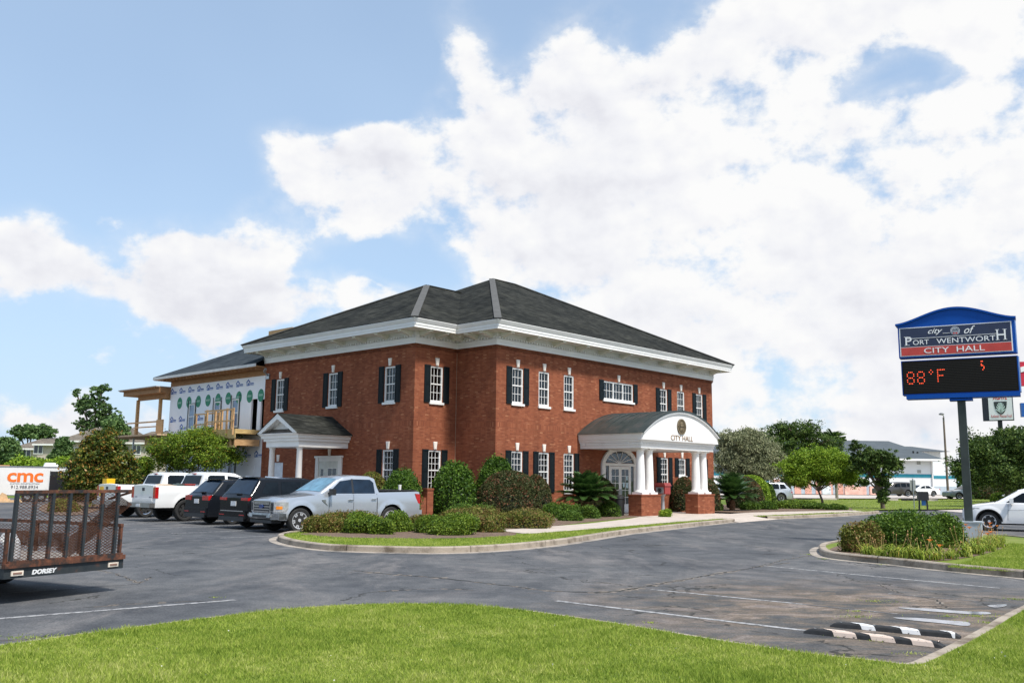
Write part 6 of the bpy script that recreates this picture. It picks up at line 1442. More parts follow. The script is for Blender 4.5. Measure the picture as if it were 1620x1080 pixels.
def shrub(name, label, px0, px1, pytop, Y, mat, n=9000, size=.035, z0=.02, amp=.08, deep=1.0, shell=.12, group=None, cat='shrub', tips=0):
    Lq, Rq, T = at(px0, 780, Y), at(px1, 780, Y), at((px0+px1)/2, pytop, Y); rx = (Rq.x-Lq.x)/2; X = (Lq.x+Rq.x)/2; h = T.z-z0; ry = rx*deep; seed = int(px0)
    t = thing(name, label, cat, (X, Y, z0), 0, group)
    P, v = dome(0, 0, 0, rx*.97, ry*.97, h*.97, n, amp, seed, shell)
    leaves('foliage', P, size, mat, t, outward=v, aspect=.6)
    if tips:      # straggling new shoots standing out of the outline
        P2, v2 = dome(0, 0, 0, rx, ry, h, tips, amp, seed, 0); P2 = P2+v2*rng.uniform(.01, .09, (tips, 1)); leaves('new_growth', P2, size*.9, mat, t, outward=None)
    core('shade_core', 0, 0, 0, rx, ry, h, CORESHADE, t, .88, seed, amp)
    return t
G_BALL = 'clipped round shrubs along the town hall wall'; G_LOW = 'low shrubs in the bed by the kerb'
shrub('holly_bush', 'tall rounded glossy green bush at the building corner, left of the brown one', 682, 752, 727, 40.2, L_HOLLY, 13000, .06, amp=.07, group=G_BALL, tips=900)
shrub('loropetalum_bush', 'big clipped reddish brown bush right of the tall green one', 750, 858, 743, 40.6, L_BROWN, 22000, .042, amp=.05, group=G_BALL, deep=.8)
shrub('loropetalum_bush', 'small reddish brown bush tucked behind the right side of the big brown one', 828, 873, 748, 42.6, L_BROWN, 9000, .035, amp=.04, group=G_BALL)
shrub('holly_bush', 'bright green bush peeping over the big brown bush at the brick corner', 750, 818, 721, 41.3, L_HOLLY, 9000, .05, amp=.06, group=G_BALL, deep=.55, tips=500)
shrub('holly_bush', 'green rounded bush behind the bed of the silver pickup', 602, 669, 741, 38.5, L_HOLLY, 12000, .05, amp=.06, group=G_BALL, tips=700)
shrub('holly_bush', 'olive bush against the brick wall behind the silver pickup cab', 556, 622, 746, 40.8, L_OLIVE, 8000, .04, amp=.08, group=G_BALL, deep=.6)
shrub('loropetalum_bush', 'round brown bush behind the sago palm left of the entrance door', 905, 981, 750, 46.5, L_BROWN, 13000, .04, amp=.04, group=G_BALL, deep=.7)
shrub('loropetalum_bush', 'round dark brown bush under the porch between the column pairs', 1060, 1100, 753, 52.6, L_BROWN, 8000, .045, amp=.04, group=G_BALL)
shrub('loropetalum_bush', 'round brown bush right behind the right pair of columns', 1098, 1140, 754, 54.6, L_BROWN, 8000, .045, amp=.04, group=G_BALL)
shrub('loropetalum_bush', 'long sloping brown bush beyond the right corner of the town hall', 1148, 1210, 753, 60.5, L_BROWN, 13000, .05, amp=.03, group=G_BALL, deep=.9)
shrub('holly_bush', 'bright green bush rising behind the sloping brown bush', 1160, 1219, 749, 64, L_BRIGHT, 10000, .06, amp=.04, group=G_BALL)
shrub('holly_bush', 'dark green bush at the right end of the row beyond the town hall', 1195, 1228, 763, 66, L_BOX, 7000, .06, amp=.04, group=G_BALL)
# low bed
low = [('low brown tipped shrub in front of the front wheel of the silver pickup', 478, 548, 817, 28.6, L_OLIVE), ('low olive shrub behind the lime ones under the pickup door', 520, 600, 810, 30.0, L_OLIVE), ('round lime green shrub nearest the middle of the bed', 544, 606, 812, 28.4, L_LIME),
       ('small round lime green shrub tucked against its bigger neighbour', 588, 624, 824, 27.8, L_LIME), ('lime green shrub directly below the rear wheel of the silver pickup', 604, 656, 815, 29.4, L_LIME), ('low olive brown shrub between the two lime green groups', 646, 700, 815, 31.5, L_OLIVE),
       ('small lime shrub at the left side of the broad low one', 660, 700, 820, 28.8, L_LIME), ('broad low lime green mound nearest the kerb', 678, 758, 815, 28.0, L_LIME), ('scraggy brown shrub at the left end of the walkway', 744, 792, 820, 29.6, L_OLIVE),
       ('long olive hedge beside the left end of the walkway', 770, 884, 806, 32.6, L_OLIVE), ('olive hedge piece behind the broad lime mound', 690, 790, 804, 34.5, L_OLIVE)]
for lb, a, b, c, Y, m_2 in low: shrub('low_shrub', lb, a, b, c, Y, m_2, 9000 if b-a < 70 else 16000, .034, amp=.22, group=G_LOW, deep=.75, shell=.28, tips=1500)
mid = [('flat round green cushion right of the tall corner bush', 707, 748, 797, 37.5, L_BOX), ('second flat green cushion below the big brown bush', 742, 790, 802, 37.0, L_BOX), ('small bright cushion alone by the walkway below the sago palm', 884, 919, 807, 38.6, L_BOX),
       ('green cushion left of the sago palm trunk', 855, 892, 797, 41.0, L_BOX), ('green cushion under the left fronds of the sago palm', 880, 925, 796, 41.6, L_BOX), ('green cushion right below the sago palm crown', 915, 950, 801, 41.2, L_BOX), ('green cushion right of the sago palm', 945, 981, 795, 43.6, L_BOX),
       ('tiny fresh green plant against the left brick pier', 1044, 1060, 806, 43.5, L_BRIGHT)]
for lb, a, b, c, Y, m_2 in mid: shrub('cushion_shrub', lb, a, b, c, Y, m_2, 4200, .038, amp=.16, group='small green cushion shrubs in front of the wall', deep=.9, shell=.15, tips=500)
far = [('long low yellow green hedge right of the town hall shrubs', 1222, 1292, 790, 61, L_LIME), ('low green hedge under the bright tree', 1270, 1312, 796, 60, L_BOX), ('dark low shrub at the right tip of the walkway bed', 1305, 1338, 797.5, 59, L_BOX), ('small green shrub by the fronds beyond the right pier', 1172, 1200, 793, 57, L_BOX), ('low green shrub between the small one and the long hedge', 1198, 1228, 793, 58, L_BOX), ('little green shrub right beside the right brick pier', 1130, 1142, 797, 54.5, L_BOX)]
for lb, a, b, c, Y, m_2 in far: shrub('hedge_shrub', lb, a, b, c, Y, m_2, 7000, .05, amp=.12, group='low hedges beyond the town hall', deep=.6, shell=.2, tips=500)
shrub('clipped_hedge', 'dark rusty clipped hedge block behind the sign post', 1536, 1588, 767, 92, L_BROWN, 9000, .09, z0=.3, amp=.02, cat='hedge')
shrub('round_shrub', 'yellow green clipped ball right of the dark hedge block', 1567, 1600, 777, 78, L_LIME, 5000, .07, amp=.03)
shrub('round_shrub', 'yellowish round shrub seen through the mesh of the rusty trailer', 78, 127, 789, 45, L_OLIVE, 6000, .05, amp=.08, z0=-.05)
# mound and lilies on the sign island
shrub('island_shrub', 'large low green mound on the sign island', 1358, 1488, 808, 23.4, L_BOX, 34000, .034, amp=.09, deep=.55, tips=2600)
shrub('island_shrub', 'green mound touching the base of the sign post', 1455, 1523, 815, 24.6, L_BOX, 17000, .034, amp=.08, deep=.6, tips=1200)
shrub('island_shrub', 'brownish olive shrub at the left tip of the sign island', 1328, 1390, 829, 22.6, L_OLIVE, 17000, .032, amp=.2, deep=.6, shell=.2, tips=1500)

def lily(label, X, Y, seed, s=1.0, flowers=0):
    r = np.random.default_rng(seed); t = thing('daylily', label, 'flower', (X, Y, .02), 0, 'daylilies along the sign island')
    P, A_, B_ = [], [], []
    for k in range(80):
        a = r.uniform(0, 2*math.pi); L = r.uniform(.28, .58)*s; bend = r.uniform(.9, 1.9); p = np.array([r.normal(0, .08), r.normal(0, .08), 0.]); w = .013*s; d0 = np.array([math.cos(a), math.sin(a), 0]); side = np.array([-math.sin(a), math.cos(a), 0])
        q = p
        for j in range(5):
            el = 1.35-bend*(j/4)**1.3*1.5; nq = q+(d0*math.cos(el)+np.array([0, 0, math.sin(el)]))*L/5; P.append((q+nq)/2); A_.append((nq-q)/2*1.06); B_.append(side*w*(1-.17*j)); q = nq
    quads_mesh('leaf_tuft', np.array(P), np.array(A_), np.array(B_), L_LILY, t)
    for k in range(r.integers(2, 7)+flowers):
        a = r.uniform(0, 2*math.pi); h = r.uniform(.32, .62)*s; ra = r.uniform(.05, .22); x, y = ra*math.cos(a), ra*math.sin(a); m = MB(); m.tube([(x*.3, y*.3, 0), (x, y, h*.6), (x*1.4, y*1.4, h)], [.004, .0035, .003], 5); m.build('flower_stalk', plain('dry_stalk', (.45, .30, .12), .8), t)
        if k < flowers:
            f = MB()
            for j in range(6):
                b = j*math.pi/3; d = Vector((math.cos(b), math.sin(b), 0)); n_ = Vector((-math.sin(b), math.cos(b), 0)); c0 = Vector((x*1.4, y*1.4, h)); f.add([c0, c0+d*.05+n_*.022+Vector((0, 0, .05)), c0+d*.09+Vector((0, 0, .045)), c0+d*.05-n_*.022+Vector((0, 0, .05))], [(0, 1, 2, 3)])
            f.build('blossom', plain('orange_petals', (.80, .22, .02), .5, vary=.3, scale=20), t)
        else:
            f = MB(); f.lathe([(.006, 0), (.013, .02), (.004, .045)], c=(x*1.4, y*1.4, h-.01), n=6); f.build('bud', plain('faded_bud', (.5, .28, .12), .7), t)
pos = [(1352, 872), (1372, 877), (1394, 880), (1416, 882), (1436, 884), (1458, 885), (1480, 885), (1503, 883), (1524, 880), (1546, 876), (1565, 871), (1580, 865), (1388, 872), (1410, 874), (1432, 876), (1455, 877), (1478, 877), (1500, 875), (1522, 872), (1545, 866), (1562, 862), (1578, 857)]
wh = ['at the left end of the row', 'second from the left end', 'below the left part of the mound', 'front row, left of the middle', 'front row, in the middle', 'front row, just right of the middle', 'front row, below the right part of the mound', 'front row, left of the pole base', 'front row, directly below the pole base', 'front row, right of the pole base',
      'front row, second from the right', 'at the right end of the front row', 'back row, nearest the olive shrub', 'back row, second from the left', 'back row, left of the middle', 'back row, in the middle', 'back row, right of the middle', 'back row, just left of the pole base', 'back row, touching the pole base', 'back row, just right of the pole base', 'back row, second from the right', 'back row, farthest right under the car wheel']
for i, (px, py) in enumerate(pos):
    if 12 <= i <= 18: continue
    X, Y = G(px, py, .02); lily('clump of yellow green daylily leaves ' + wh[i], X, Y, i+3, [.95, .75, 1.05, .85, 1.1][(i*3) % 5], {2: 0, 6: 2, 8: 1, 10: 2, 19: 1, 21: 3}.get(i, 0))

def sago(label, px, py, Y, R_, top, n=46, seed=1, zc=None):
    r = np.random.default_rng(seed); c = at(px, py, Y); zc = max(c.z, .35) if zc is None else zc; t = thing('sago_palm', label, 'palm', (c.x, Y, .02), 0, 'sago palms in front of the town hall')
    m = MB(); m.lathe([(.16, -.02), (.20, .2), (.18, zc-.05), (.10, zc+.06)], n=12); m.build('trunk', plain('shaggy_trunk', (.16, .08, .04), .95, vary=.5, scale=12, bump=.8), t)
    P, A_, B_ = [], [], []
    for k in range(n):
        az = 2*math.pi*k/n*5.03+r.uniform(-.1, .1); el0 = math.radians(8+72*((k+.5)/n)**.9); L = R_*r.uniform(.88, 1.05)*(1.0 if el0 < 1.1 else top)
        q = np.array([0, 0, zc]); d0 = np.array([math.cos(az), math.sin(az), 0]); sd = np.array([-math.sin(az), math.cos(az), 0]); N_ = 40
        for j in range(N_):
            s = j/N_; el = el0+.25-s*(.75+.35*math.cos(el0)); d = d0*math.cos(el)+np.array([0, 0, math.sin(el)]); nq = q+d*L/N_
            P.append((q+nq)/2); A_.append((nq-q)/2); B_.append(sd*.012)
            lw = R_*.20*math.sin(math.pi*(s*.86+.12))**.6; up = np.cross(sd, d); 
            if s > .08:
                for sg in (-1, 1):
                    dd = sd*sg*.80+d*.62+up*(.22 if up[2] > 0 else -.22); dd /= np.linalg.norm(dd); P.append(q+dd*lw/2); A_.append(dd*lw/2); B_.append(d*.017)
            q = nq
    quads_mesh('frond_crown', np.array(P), np.array(A_), np.array(B_), L_SAGO, t)
    return t
sago('sago palm with a wide dark crown left of the entrance', 928, 790, 43.2, 1.62, 1.0, 96, 1, zc=.62)
sago('sago palm with dark fronds and rusty base right of the portico', 1158, 790, 55.5, 1.85, 1.0, 84, 5, zc=.55)

# trees ------------------------------------------------------------------
def tree(name, label, lobes, Y, base, mat, size, nclump, per, bark=BARK, trunk_r=.16, spread=.33, group=None, stems=1, shape_droop=0, zbase=None, airy=.35, limbs=True, cat='tree'):
    # lobes: (px, py, rpx, rpy, weight, depth offset)
    bx = at(base[0], base[1], Y); bz = bx.z if zbase is None else zbase
    t = thing(name, label, cat, (bx.x, Y, bz), 0, group); pts, tw = [], sum(l[4] for l in lobes); mpp = Y/FPX*1.02; cen = []
    for (px, py, rx, ry, w, dy) in lobes:
        c = at(px, py, Y+dy); c = np.array([c.x-bx.x, dy, c.z-bz]); cen.append((c, rx*mpp, ry*mpp, w))
        n = int(nclump*w/tw*1.15); v = rdir(n); rr = (airy+(1-airy)*rng.random((n, 1)))**.6*(1+.22*rng.normal(size=(n, 1))*(rng.random((n, 1)) < .5)); rr *= lump(n, int(px*7+py), 12, .22)(v)[:, None]; q = c+v*rr*np.array([rx*mpp, rx*mpp*.85, ry*mpp])*.97; pts.append(q)
    Q = np.concatenate(pts); sp = spread*np.mean([c[1] for c in cen])
    P = (Q[:, None, :]+rng.normal(size=(len(Q), int(per*1.5), 3))*np.array([sp, sp, sp*.55])*.5*(.5+rng.random((len(Q), 1, 1)))).reshape(-1, 3)
    leaves('crown', P, size*.68, mat, t, aspect=.6, droop=shape_droop)
    m = MB(); H = max(.5, np.mean([c[0][2] for c in cen]))
    for s in range(stems):
        a = 2*math.pi*s/max(stems, 1)+.4; off = Vector((math.cos(a), math.sin(a), 0))*(trunk_r*1.5 if stems > 1 else 0); k = .62 if stems > 1 else 1
        fork = Vector((cen[0][0][0]*.25, 0, H*.42))+off*3.2
        m.tube([off, off*1.4+Vector((fork.x*.35, 0, fork.z*.5)), fork], [trunk_r*k*1.15, trunk_r*k*.85, trunk_r*k*.7], 9)
        if limbs:
            for i, (c, rx_, ry_, w) in enumerate(cen):
                if stems > 1 and i % stems != s: continue
                e = Vector(c); mid = fork.lerp(e, .5)+Vector((0, 0, .08*H)); m.tube([fork, mid, e], [trunk_r*k*.6, trunk_r*k*.4, trunk_r*k*.16], 6)
                for j in range(4):
                    d = Vector(rdir(1)[0]); d.z = abs(d.z)*.6; m.tube([mid.lerp(e, .5*(j % 2)+.3), e+Vector((d.x*rx_, d.y*rx_, d.z*ry_))*.85], [trunk_r*k*.25, trunk_r*k*.06], 5)
    m.build('trunk', bark, t, smooth=50)
    return t
tree('crape_myrtle', 'wide airy crape myrtle in front of the white wrapped building', [(258, 716, 26, 20, 1, 0), (290, 700, 32, 20, 1.3, -.5), (325, 696, 34, 18, 1.3, .5), (355, 706, 26, 18, 1, 0), (300, 724, 36, 22, 1.2, 0), (340, 722, 30, 20, 1, -.5), (272, 732, 22, 14, .6, .6), (366, 724, 14, 8, .3, 0)], 50, (312, 790), L_CRAPE, .075, 850, 26, BARKG, .09, .30, stems=5, zbase=0)
tree('magnolia_tree', 'dense magnolia with bronze leaf undersides behind the rusty trailer', [(162, 705, 28, 22, 1.2, 0), (140, 735, 30, 28, 1.4, -.3), (182, 735, 30, 30, 1.4, .3), (160, 762, 42, 28, 2, 0), (205, 768, 20, 22, .8, 0), (126, 765, 22, 24, .8, 0)], 50, (162, 797), L_MAG, .10, 1700, 20, BARK, .14, .22, zbase=-.05, airy=.5, limbs=False)
GF = 'trees far beyond the car park on the left'
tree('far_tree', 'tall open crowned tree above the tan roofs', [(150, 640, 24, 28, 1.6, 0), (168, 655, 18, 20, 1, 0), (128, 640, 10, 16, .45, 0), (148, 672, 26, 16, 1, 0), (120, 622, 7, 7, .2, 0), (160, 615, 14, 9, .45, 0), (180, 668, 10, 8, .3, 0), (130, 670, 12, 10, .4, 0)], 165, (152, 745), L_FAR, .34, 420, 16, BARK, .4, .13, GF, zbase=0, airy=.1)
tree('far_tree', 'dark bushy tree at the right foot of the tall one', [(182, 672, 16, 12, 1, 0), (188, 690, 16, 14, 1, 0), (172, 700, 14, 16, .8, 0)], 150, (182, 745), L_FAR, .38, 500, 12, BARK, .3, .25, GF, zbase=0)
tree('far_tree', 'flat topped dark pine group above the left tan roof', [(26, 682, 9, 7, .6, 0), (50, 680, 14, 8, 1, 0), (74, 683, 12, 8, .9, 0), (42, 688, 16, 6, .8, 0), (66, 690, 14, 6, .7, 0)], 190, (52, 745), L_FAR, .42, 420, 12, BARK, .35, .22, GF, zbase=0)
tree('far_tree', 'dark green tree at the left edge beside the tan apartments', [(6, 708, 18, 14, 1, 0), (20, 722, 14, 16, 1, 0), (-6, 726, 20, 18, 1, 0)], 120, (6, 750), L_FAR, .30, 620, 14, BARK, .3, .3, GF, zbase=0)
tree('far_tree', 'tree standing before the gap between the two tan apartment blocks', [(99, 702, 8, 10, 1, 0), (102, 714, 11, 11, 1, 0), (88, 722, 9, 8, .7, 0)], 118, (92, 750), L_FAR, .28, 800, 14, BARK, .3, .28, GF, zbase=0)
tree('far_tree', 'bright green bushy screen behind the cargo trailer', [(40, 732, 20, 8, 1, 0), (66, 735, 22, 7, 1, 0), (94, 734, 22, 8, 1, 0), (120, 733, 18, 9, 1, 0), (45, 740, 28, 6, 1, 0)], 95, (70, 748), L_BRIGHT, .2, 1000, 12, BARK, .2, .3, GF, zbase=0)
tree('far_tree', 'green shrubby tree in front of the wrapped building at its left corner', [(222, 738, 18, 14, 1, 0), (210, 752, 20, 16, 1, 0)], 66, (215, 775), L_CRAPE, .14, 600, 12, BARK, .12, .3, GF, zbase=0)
GR = 'trees on the lawn between the town hall and the motel'
tree('mossy_tree', 'grey green tree with fine drooping branchlets right of the town hall', [(1170, 702, 28, 20, 1.2, 0), (1200, 712, 28, 24, 1.4, 0), (1160, 728, 28, 24, 1.2, 0), (1198, 742, 32, 22, 1.4, 0), (1222, 728, 18, 22, .8, 0), (1150, 700, 14, 14, .4, 0), (1185, 686, 16, 9, .4, 0), (1165, 756, 24, 12, .6, 0)], 70, (1190, 800), L_GREY, .10, 2000, 22, BARKG, .2, .26, GR, zbase=0, shape_droop=.9)
tree('oak_tree', 'dark spreading oak behind the grey green tree', [(1230, 690, 26, 16, 1, 0), (1262, 682, 32, 14, 1.3, 0), (1292, 696, 30, 16, 1.2, 0), (1250, 715, 34, 24, 1.6, 0), (1290, 728, 34, 26, 1.6, 0), (1240, 745, 26, 18, 1, 0), (1318, 706, 18, 14, .6, 0), (1236, 675, 12, 7, .3, 0)], 84, (1247, 787), L_OAK, .12, 1050, 20, BARK, .48, .20, GR, zbase=0, airy=.3)
tree('bright_tree', 'bright yellow green rounded tree on a thin trunk', [(1272, 738, 30, 22, 1.4, 0), (1290, 724, 24, 15, 1, 0), (1322, 728, 24, 16, 1, 0), (1336, 744, 26, 18, 1, 0), (1306, 748, 30, 18, 1.2, 0), (1262, 758, 18, 12, .6, 0), (1345, 756, 12, 10, .3, 0)], 66, (1303, 800), L_BRIGHT, .085, 1700, 24, BARK, .09, .26, GR, zbase=0, airy=.5)
tree('maple_tree', 'leaning tree with ivy round its trunk before the motel', [(1375, 722, 22, 14, 1.2, 0), (1400, 726, 22, 14, 1.2, 0), (1388, 742, 26, 18, 1.2, 0), (1360, 732, 20, 16, .9, 0), (1418, 738, 12, 10, .4, 0), (1352, 705, 8, 10, .25, 0), (1396, 762, 12, 9, .4, 0), (1397, 785, 7, 13, .5, 0), (1365, 762, 10, 7, .25, 0)], 64, (1397, 801), L_OAK, .11, 620, 22, BARK, .14, .22, GR, zbase=0, airy=.2)
tree('oak_tree', 'large full dark tree at the right edge behind the white crossover', [(1550, 715, 30, 22, 1.2, 0), (1585, 702, 34, 22, 1.4, 0), (1620, 712, 34, 28, 1.4, 0), (1565, 745, 36, 22, 1.4, 0), (1605, 752, 36, 26, 1.6, 0), (1650, 740, 36, 36, 1.4, 0), (1535, 755, 18, 14, .6, 0), (1600, 686, 22, 8, .5, 0), (1524, 742, 16, 14, .6, 0), (1535, 722, 16, 14, .6, 0)], 72, (1604, 795), L_OAK, .13, 2400, 18, BARK, .35, .26, GR, zbase=0, airy=.35)
# distant wooded line either side, one soft mass
def woods(label, x0, x1, Y, htop):
    n = 9000; P = np.stack([rng.uniform(x0, x1, n), Y+rng.uniform(-6, 6, n), np.zeros(n)], 1); hh = htop*(.75+.18*np.sin(P[:, 0]*.11)+.12*np.sin(P[:, 0]*.31+1)); P[:, 2] = hh*rng.random(n)**.7
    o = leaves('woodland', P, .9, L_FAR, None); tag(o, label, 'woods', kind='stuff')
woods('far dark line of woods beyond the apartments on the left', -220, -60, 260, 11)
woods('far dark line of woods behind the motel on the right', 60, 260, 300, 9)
def palmetto(px, py, Y):
    c = at(px, py, Y); t = thing('palmetto', 'single palmetto palm head rising behind the dark oak', 'palm', (c.x, Y, 0)); m = MB(); m.cyl((0, 0, 0), (0, 0, c.z), .16, .13); m.build('trunk', BARKG, t); P, A_, B_ = [], [], []
    for k in range(26):
        d = rdir(1)[0]; d[2] = d[2]*.8+.2; s = np.cross(d, [0, 0, 1]); s /= np.linalg.norm(s)
        for j in range(-4, 5): e = d+s*j*.14; e[2] -= abs(j)*.03; P.append(np.array([0, 0, c.z])+e*.62); A_.append(e*.55); B_.append(np.cross(e, d+[.01, .2, .1])*.12+s*.02)
    quads_mesh('frond_crown', np.array(P), np.array(A_), np.array(B_), L_OAK, t)
palmetto(1320, 692, 98)
# ------------------------------------------------------------------ signs and street furniture
def fit(name, body, x0, x1, z0, z1, mat, parent, y=-.01, shear=0.0, bold=0.0):       # lettering fitted to a box in the parent's x-z plane
    me = text_mesh(body, 1.0, shear=shear, bold=bold, align='LEFT', thick=.003); co = np.empty(len(me.vertices)*3, np.float32); me.vertices.foreach_get('co', co); co = co.reshape(-1, 3)
    lo, hi = co.min(0), co.max(0); co[:, 0] = x0+(co[:, 0]-lo[0])/(hi[0]-lo[0])*(x1-x0); co[:, 1] = z0+(co[:, 1]-lo[1])/(hi[1]-lo[1])*(z1-z0); me.vertices.foreach_set('co', co.ravel()); me.materials.append(mat); me.update()
    o = bpy.data.objects.new(name, me); COL.objects.link(o); o.parent = parent; o.location = (0, y, 0); o.rotation_euler = (math.pi/2, 0, 0); return o
SBLUE = plain('sign_blue_paint', (.002, .07, .36), .5, vary=.06, spec=.2); SLBLUE = plain('sign_light_blue', (.25, .42, .72), .4, vary=.06); NAVY = plain('sign_navy', (.020, .028, .07), .35, vary=.12); SRED = plain('sign_red', (.52, .05, .035), .25, vary=.12); SWHITE = plain('sign_white', (.88, .88, .88), .4, vary=.02)
LEDB = plain('led_face', (.006, .005, .004), .7, spec=.2, vary=.2, scale=30); LED = emit('led_orange', (1.0, .10, .035), 1.15); POLE = plain('weathered_steel_pole', (.045, .055, .052), .55, .3, vary=.3, scale=2)
def city_sign():
    A_ = at(1425, 570, 26.9); B_ = at(1610, 560, 25.4); ang = math.atan2(B_.y-A_.y, B_.x-A_.x); Wd = math.hypot(B_.x-A_.x, B_.y-A_.y)
    t = thing('city_sign', 'blue double deck city hall sign on a tall steel post with an orange temperature readout', 'sign', (A_.x, A_.y, .0), ang); T = .42
    # lower cabinet
    zl0, zl1 = 4.26, 5.28; m = MB(); m.box(0, Wd, .0, T, zl0, zl1); lc = m.build('display_cabinet', SBLUE, t)
    m = MB(); m.box(.03, Wd-.03, -.012, -.001, zl0+.03, zl1-.02); m.build('led_screen', LEDB, lc); m = MB(); m.box(Wd, Wd+.03, .03, T-.03, zl0+.0, zl1-.02); m.build('side_panel', SLBLUE, lc)
    m = MB(); m.box(.10, Wd-.0, -.03, T+.02, zl0-.12, zl0-.002); m.build('base_beam', SBLUE, t)
    m = MB(); 
    for i in range(18): z = zl0+.09+i*(zl1-zl0-.16)/18; m.box(.07, Wd-.08, -.0145, -.0125, z, z+.008)
    m.build('led_row', plain('led_row_dark', (.02, .016, .012), .6), lc)
    glyph = {'8': ['01110', '10001', '10001', '01110', '10001', '10001', '01110'], 'F': ['11111', '10000', '10000', '11110', '10000', '10000', '10000'], 'o': ['010', '101', '010'], 's': ['110', '000', '100', '110', '001', '001', '010']}
    d = MB(); p = .056
    def put(ch, x, z):
        nonlocal p
        for r, row in enumerate(glyph[ch]):
            for c, b in enumerate(row):
                if b == '1': cx_, cz_ = x+c*p*.78, z-r*p; n = 8; d.add([(cx_+.0145*math.cos(2*math.pi*i/n), -.018, cz_+.0165*math.sin(2*math.pi*i/n)) for i in range(n)], [tuple(range(n))])
    put('8', .16, 4.93); put('8', .44, 4.93); put('o', .76, 4.97); put('F', .98, 4.97); p = .040; put('s', 2.13, 5.16)
    d.build('led_digits', LED, lc)
    # upper cabinet with the swept top
    zu0, zu1 = 5.37, 6.36; x0 = -.10; x1 = Wd+.02; n = 26
    top = [(x0+(x1-x0)*i/n, zu1+.04+.40*(max(0.0, math.sin(math.pi*i/n))**1.6)) for i in range(n+1)]
    m = MB(); m.prism([(x0+.06, zu0), (x1-.04, zu0)] + [(min(max(x, x0+.06), x1-.04), z-.05) for x, z in top[::-1]], 'xz', .0, T); uc = m.build('name_cabinet', SBLUE, t)
    m = MB()
    for (a, b), (c, e) in zip(top, top[1:]): m.add([(a, -.05, b-.055), (c, -.05, e-.055), (c, -.05, e), (a, -.05, b), (a, T+.05, b-.055), (c, T+.05, e-.055), (c, T+.05, e), (a, T+.05, b)], [(0, 1, 2, 3), (3, 2, 6, 7), (0, 4, 5, 1), (4, 7, 6, 5)])
    m.build('cap_moulding', SBLUE, uc); m = MB(); m.box(x1-.04, x1-.01, .04, T-.04, zu0+.0, zu1-.05); m.build('side_panel', SLBLUE, uc)
    px0, px1, pz0, pzm, pz1 = x0+.13, x1-.15, 5.43, 5.68, 6.25; Wp = px1-px0; X = lambda f: px0+Wp*f
    m = MB(); m.box(px0-.03, px1+.03, -.010, -.001, pz0-.02, pz1+.02); pn = m.build('white_border', SWHITE, uc); m = MB(); m.box(px0, px1, -.016, -.0105, pzm+.012, pz1); m.build('navy_panel', NAVY, pn); m = MB(); m.box(px0, px1, -.016, -.0105, pz0, pzm-.008); m.build('red_panel', SRED, pn)
    y = -.021
    fit('script_lettering', 'city', X(.26), X(.395), 6.0, 6.20, SWHITE, pn, y, .45, .004); fit('script_lettering', 'of', X(.59), X(.69), 5.99, 6.21, SWHITE, pn, y, .45, .004)
    fit('name_lettering', 'P', X(.045), X(.105), 5.735, 5.995, SWHITE, pn, y, 0, .004); fit('name_lettering', 'ORT', X(.115), X(.265), 5.74, 5.885, SWHITE, pn, y); fit('name_lettering', 'WENTWORT', X(.335), X(.865), 5.74, 5.89, SWHITE, pn, y); fit('name_lettering', 'H', X(.875), X(.955), 5.745, 6.05, SWHITE, pn, y, 0, .003)
    fit('hall_lettering', 'CITY', X(.215), X(.445), 5.475, 5.63, SWHITE, pn, y); fit('hall_lettering', 'HALL', X(.515), X(.765), 5.475, 5.63, SWHITE, pn, y)
    m = MB(); m.bar((X(.06), y, 5.935), (X(.88), y, 5.935), .008, .012, up=(0, 0, 1)); m.bar((X(.395), y, 6.04), (X(.46), y, 6.04), .008, .01)
    for xa, xb, z in ((.865, .90, 5.745), (.93, .965, 5.745), (.865, .90, 6.04), (.93, .965, 6.04), (.035, .085, 5.737), (.033, .06, 5.985)): m.box(X(xa), X(xb), y-.003, y+.003, z, z+.012)
    m.build('rule_line', SWHITE, pn)
    m = MB(); m.cyl((X(.51), -.017, 6.09), (X(.51), -.026, 6.09), .125, n=32); sl = m.build('city_seal', plain('seal_white', (.72, .74, .78), .4), pn)
    m = MB(); ring(m, (X(.51), 0, 6.09), .112, .012, -.03, -.026); ring(m, (X(.51), 0, 6.09), .08, .01, -.03, -.026); m.box(X(.51)-.065, X(.51)+.065, -.03, -.026, 6.10, 6.13); m.box(X(.51)-.06, X(.51)+.06, -.03, -.026, 6.055, 6.075); m.build('seal_mark', NAVY, sl)
    m = MB(); m.box(X(.51)-.06, X(.51)-.01, -.031, -.026, 6.0, 6.04); m.box(X(.51)+.01, X(.51)+.06, -.031, -.026, 6.0, 6.04); m.build('seal_red_mark', SRED, sl)
    # post and its concrete box
    b = at(1533, 850, 26.4); pm = Vector((b.x-A_.x, b.y-A_.y)); c_, s_ = math.cos(-ang), math.sin(-ang); lx, ly = pm.x*c_-pm.y*s_, T/2
    m = MB(); m.box(Wd*.505-.105, Wd*.505+.105, ly-.12, ly+.12, .3, 4.13); m.build('post', POLE, t); m = MB(); m.box(Wd*.505-.3, Wd*.505+.3, ly-.2, ly+.2, 4.06, 4.12); m.build('post_flange', SBLUE, t)
    q = Wd*.505+.06; m = MB(); m.box(q-.30, q+.26, ly-.26, ly+.24, .0, .60); m.box(q-.32, q+.28, ly-.28, ly+.26, .60, .64); m.build('base_box', plain('pale_grey_box', (.48, .53, .57), .5, .2, vary=.15), t)
city_sign()
def panel_sign(label, cat='sign'): pass
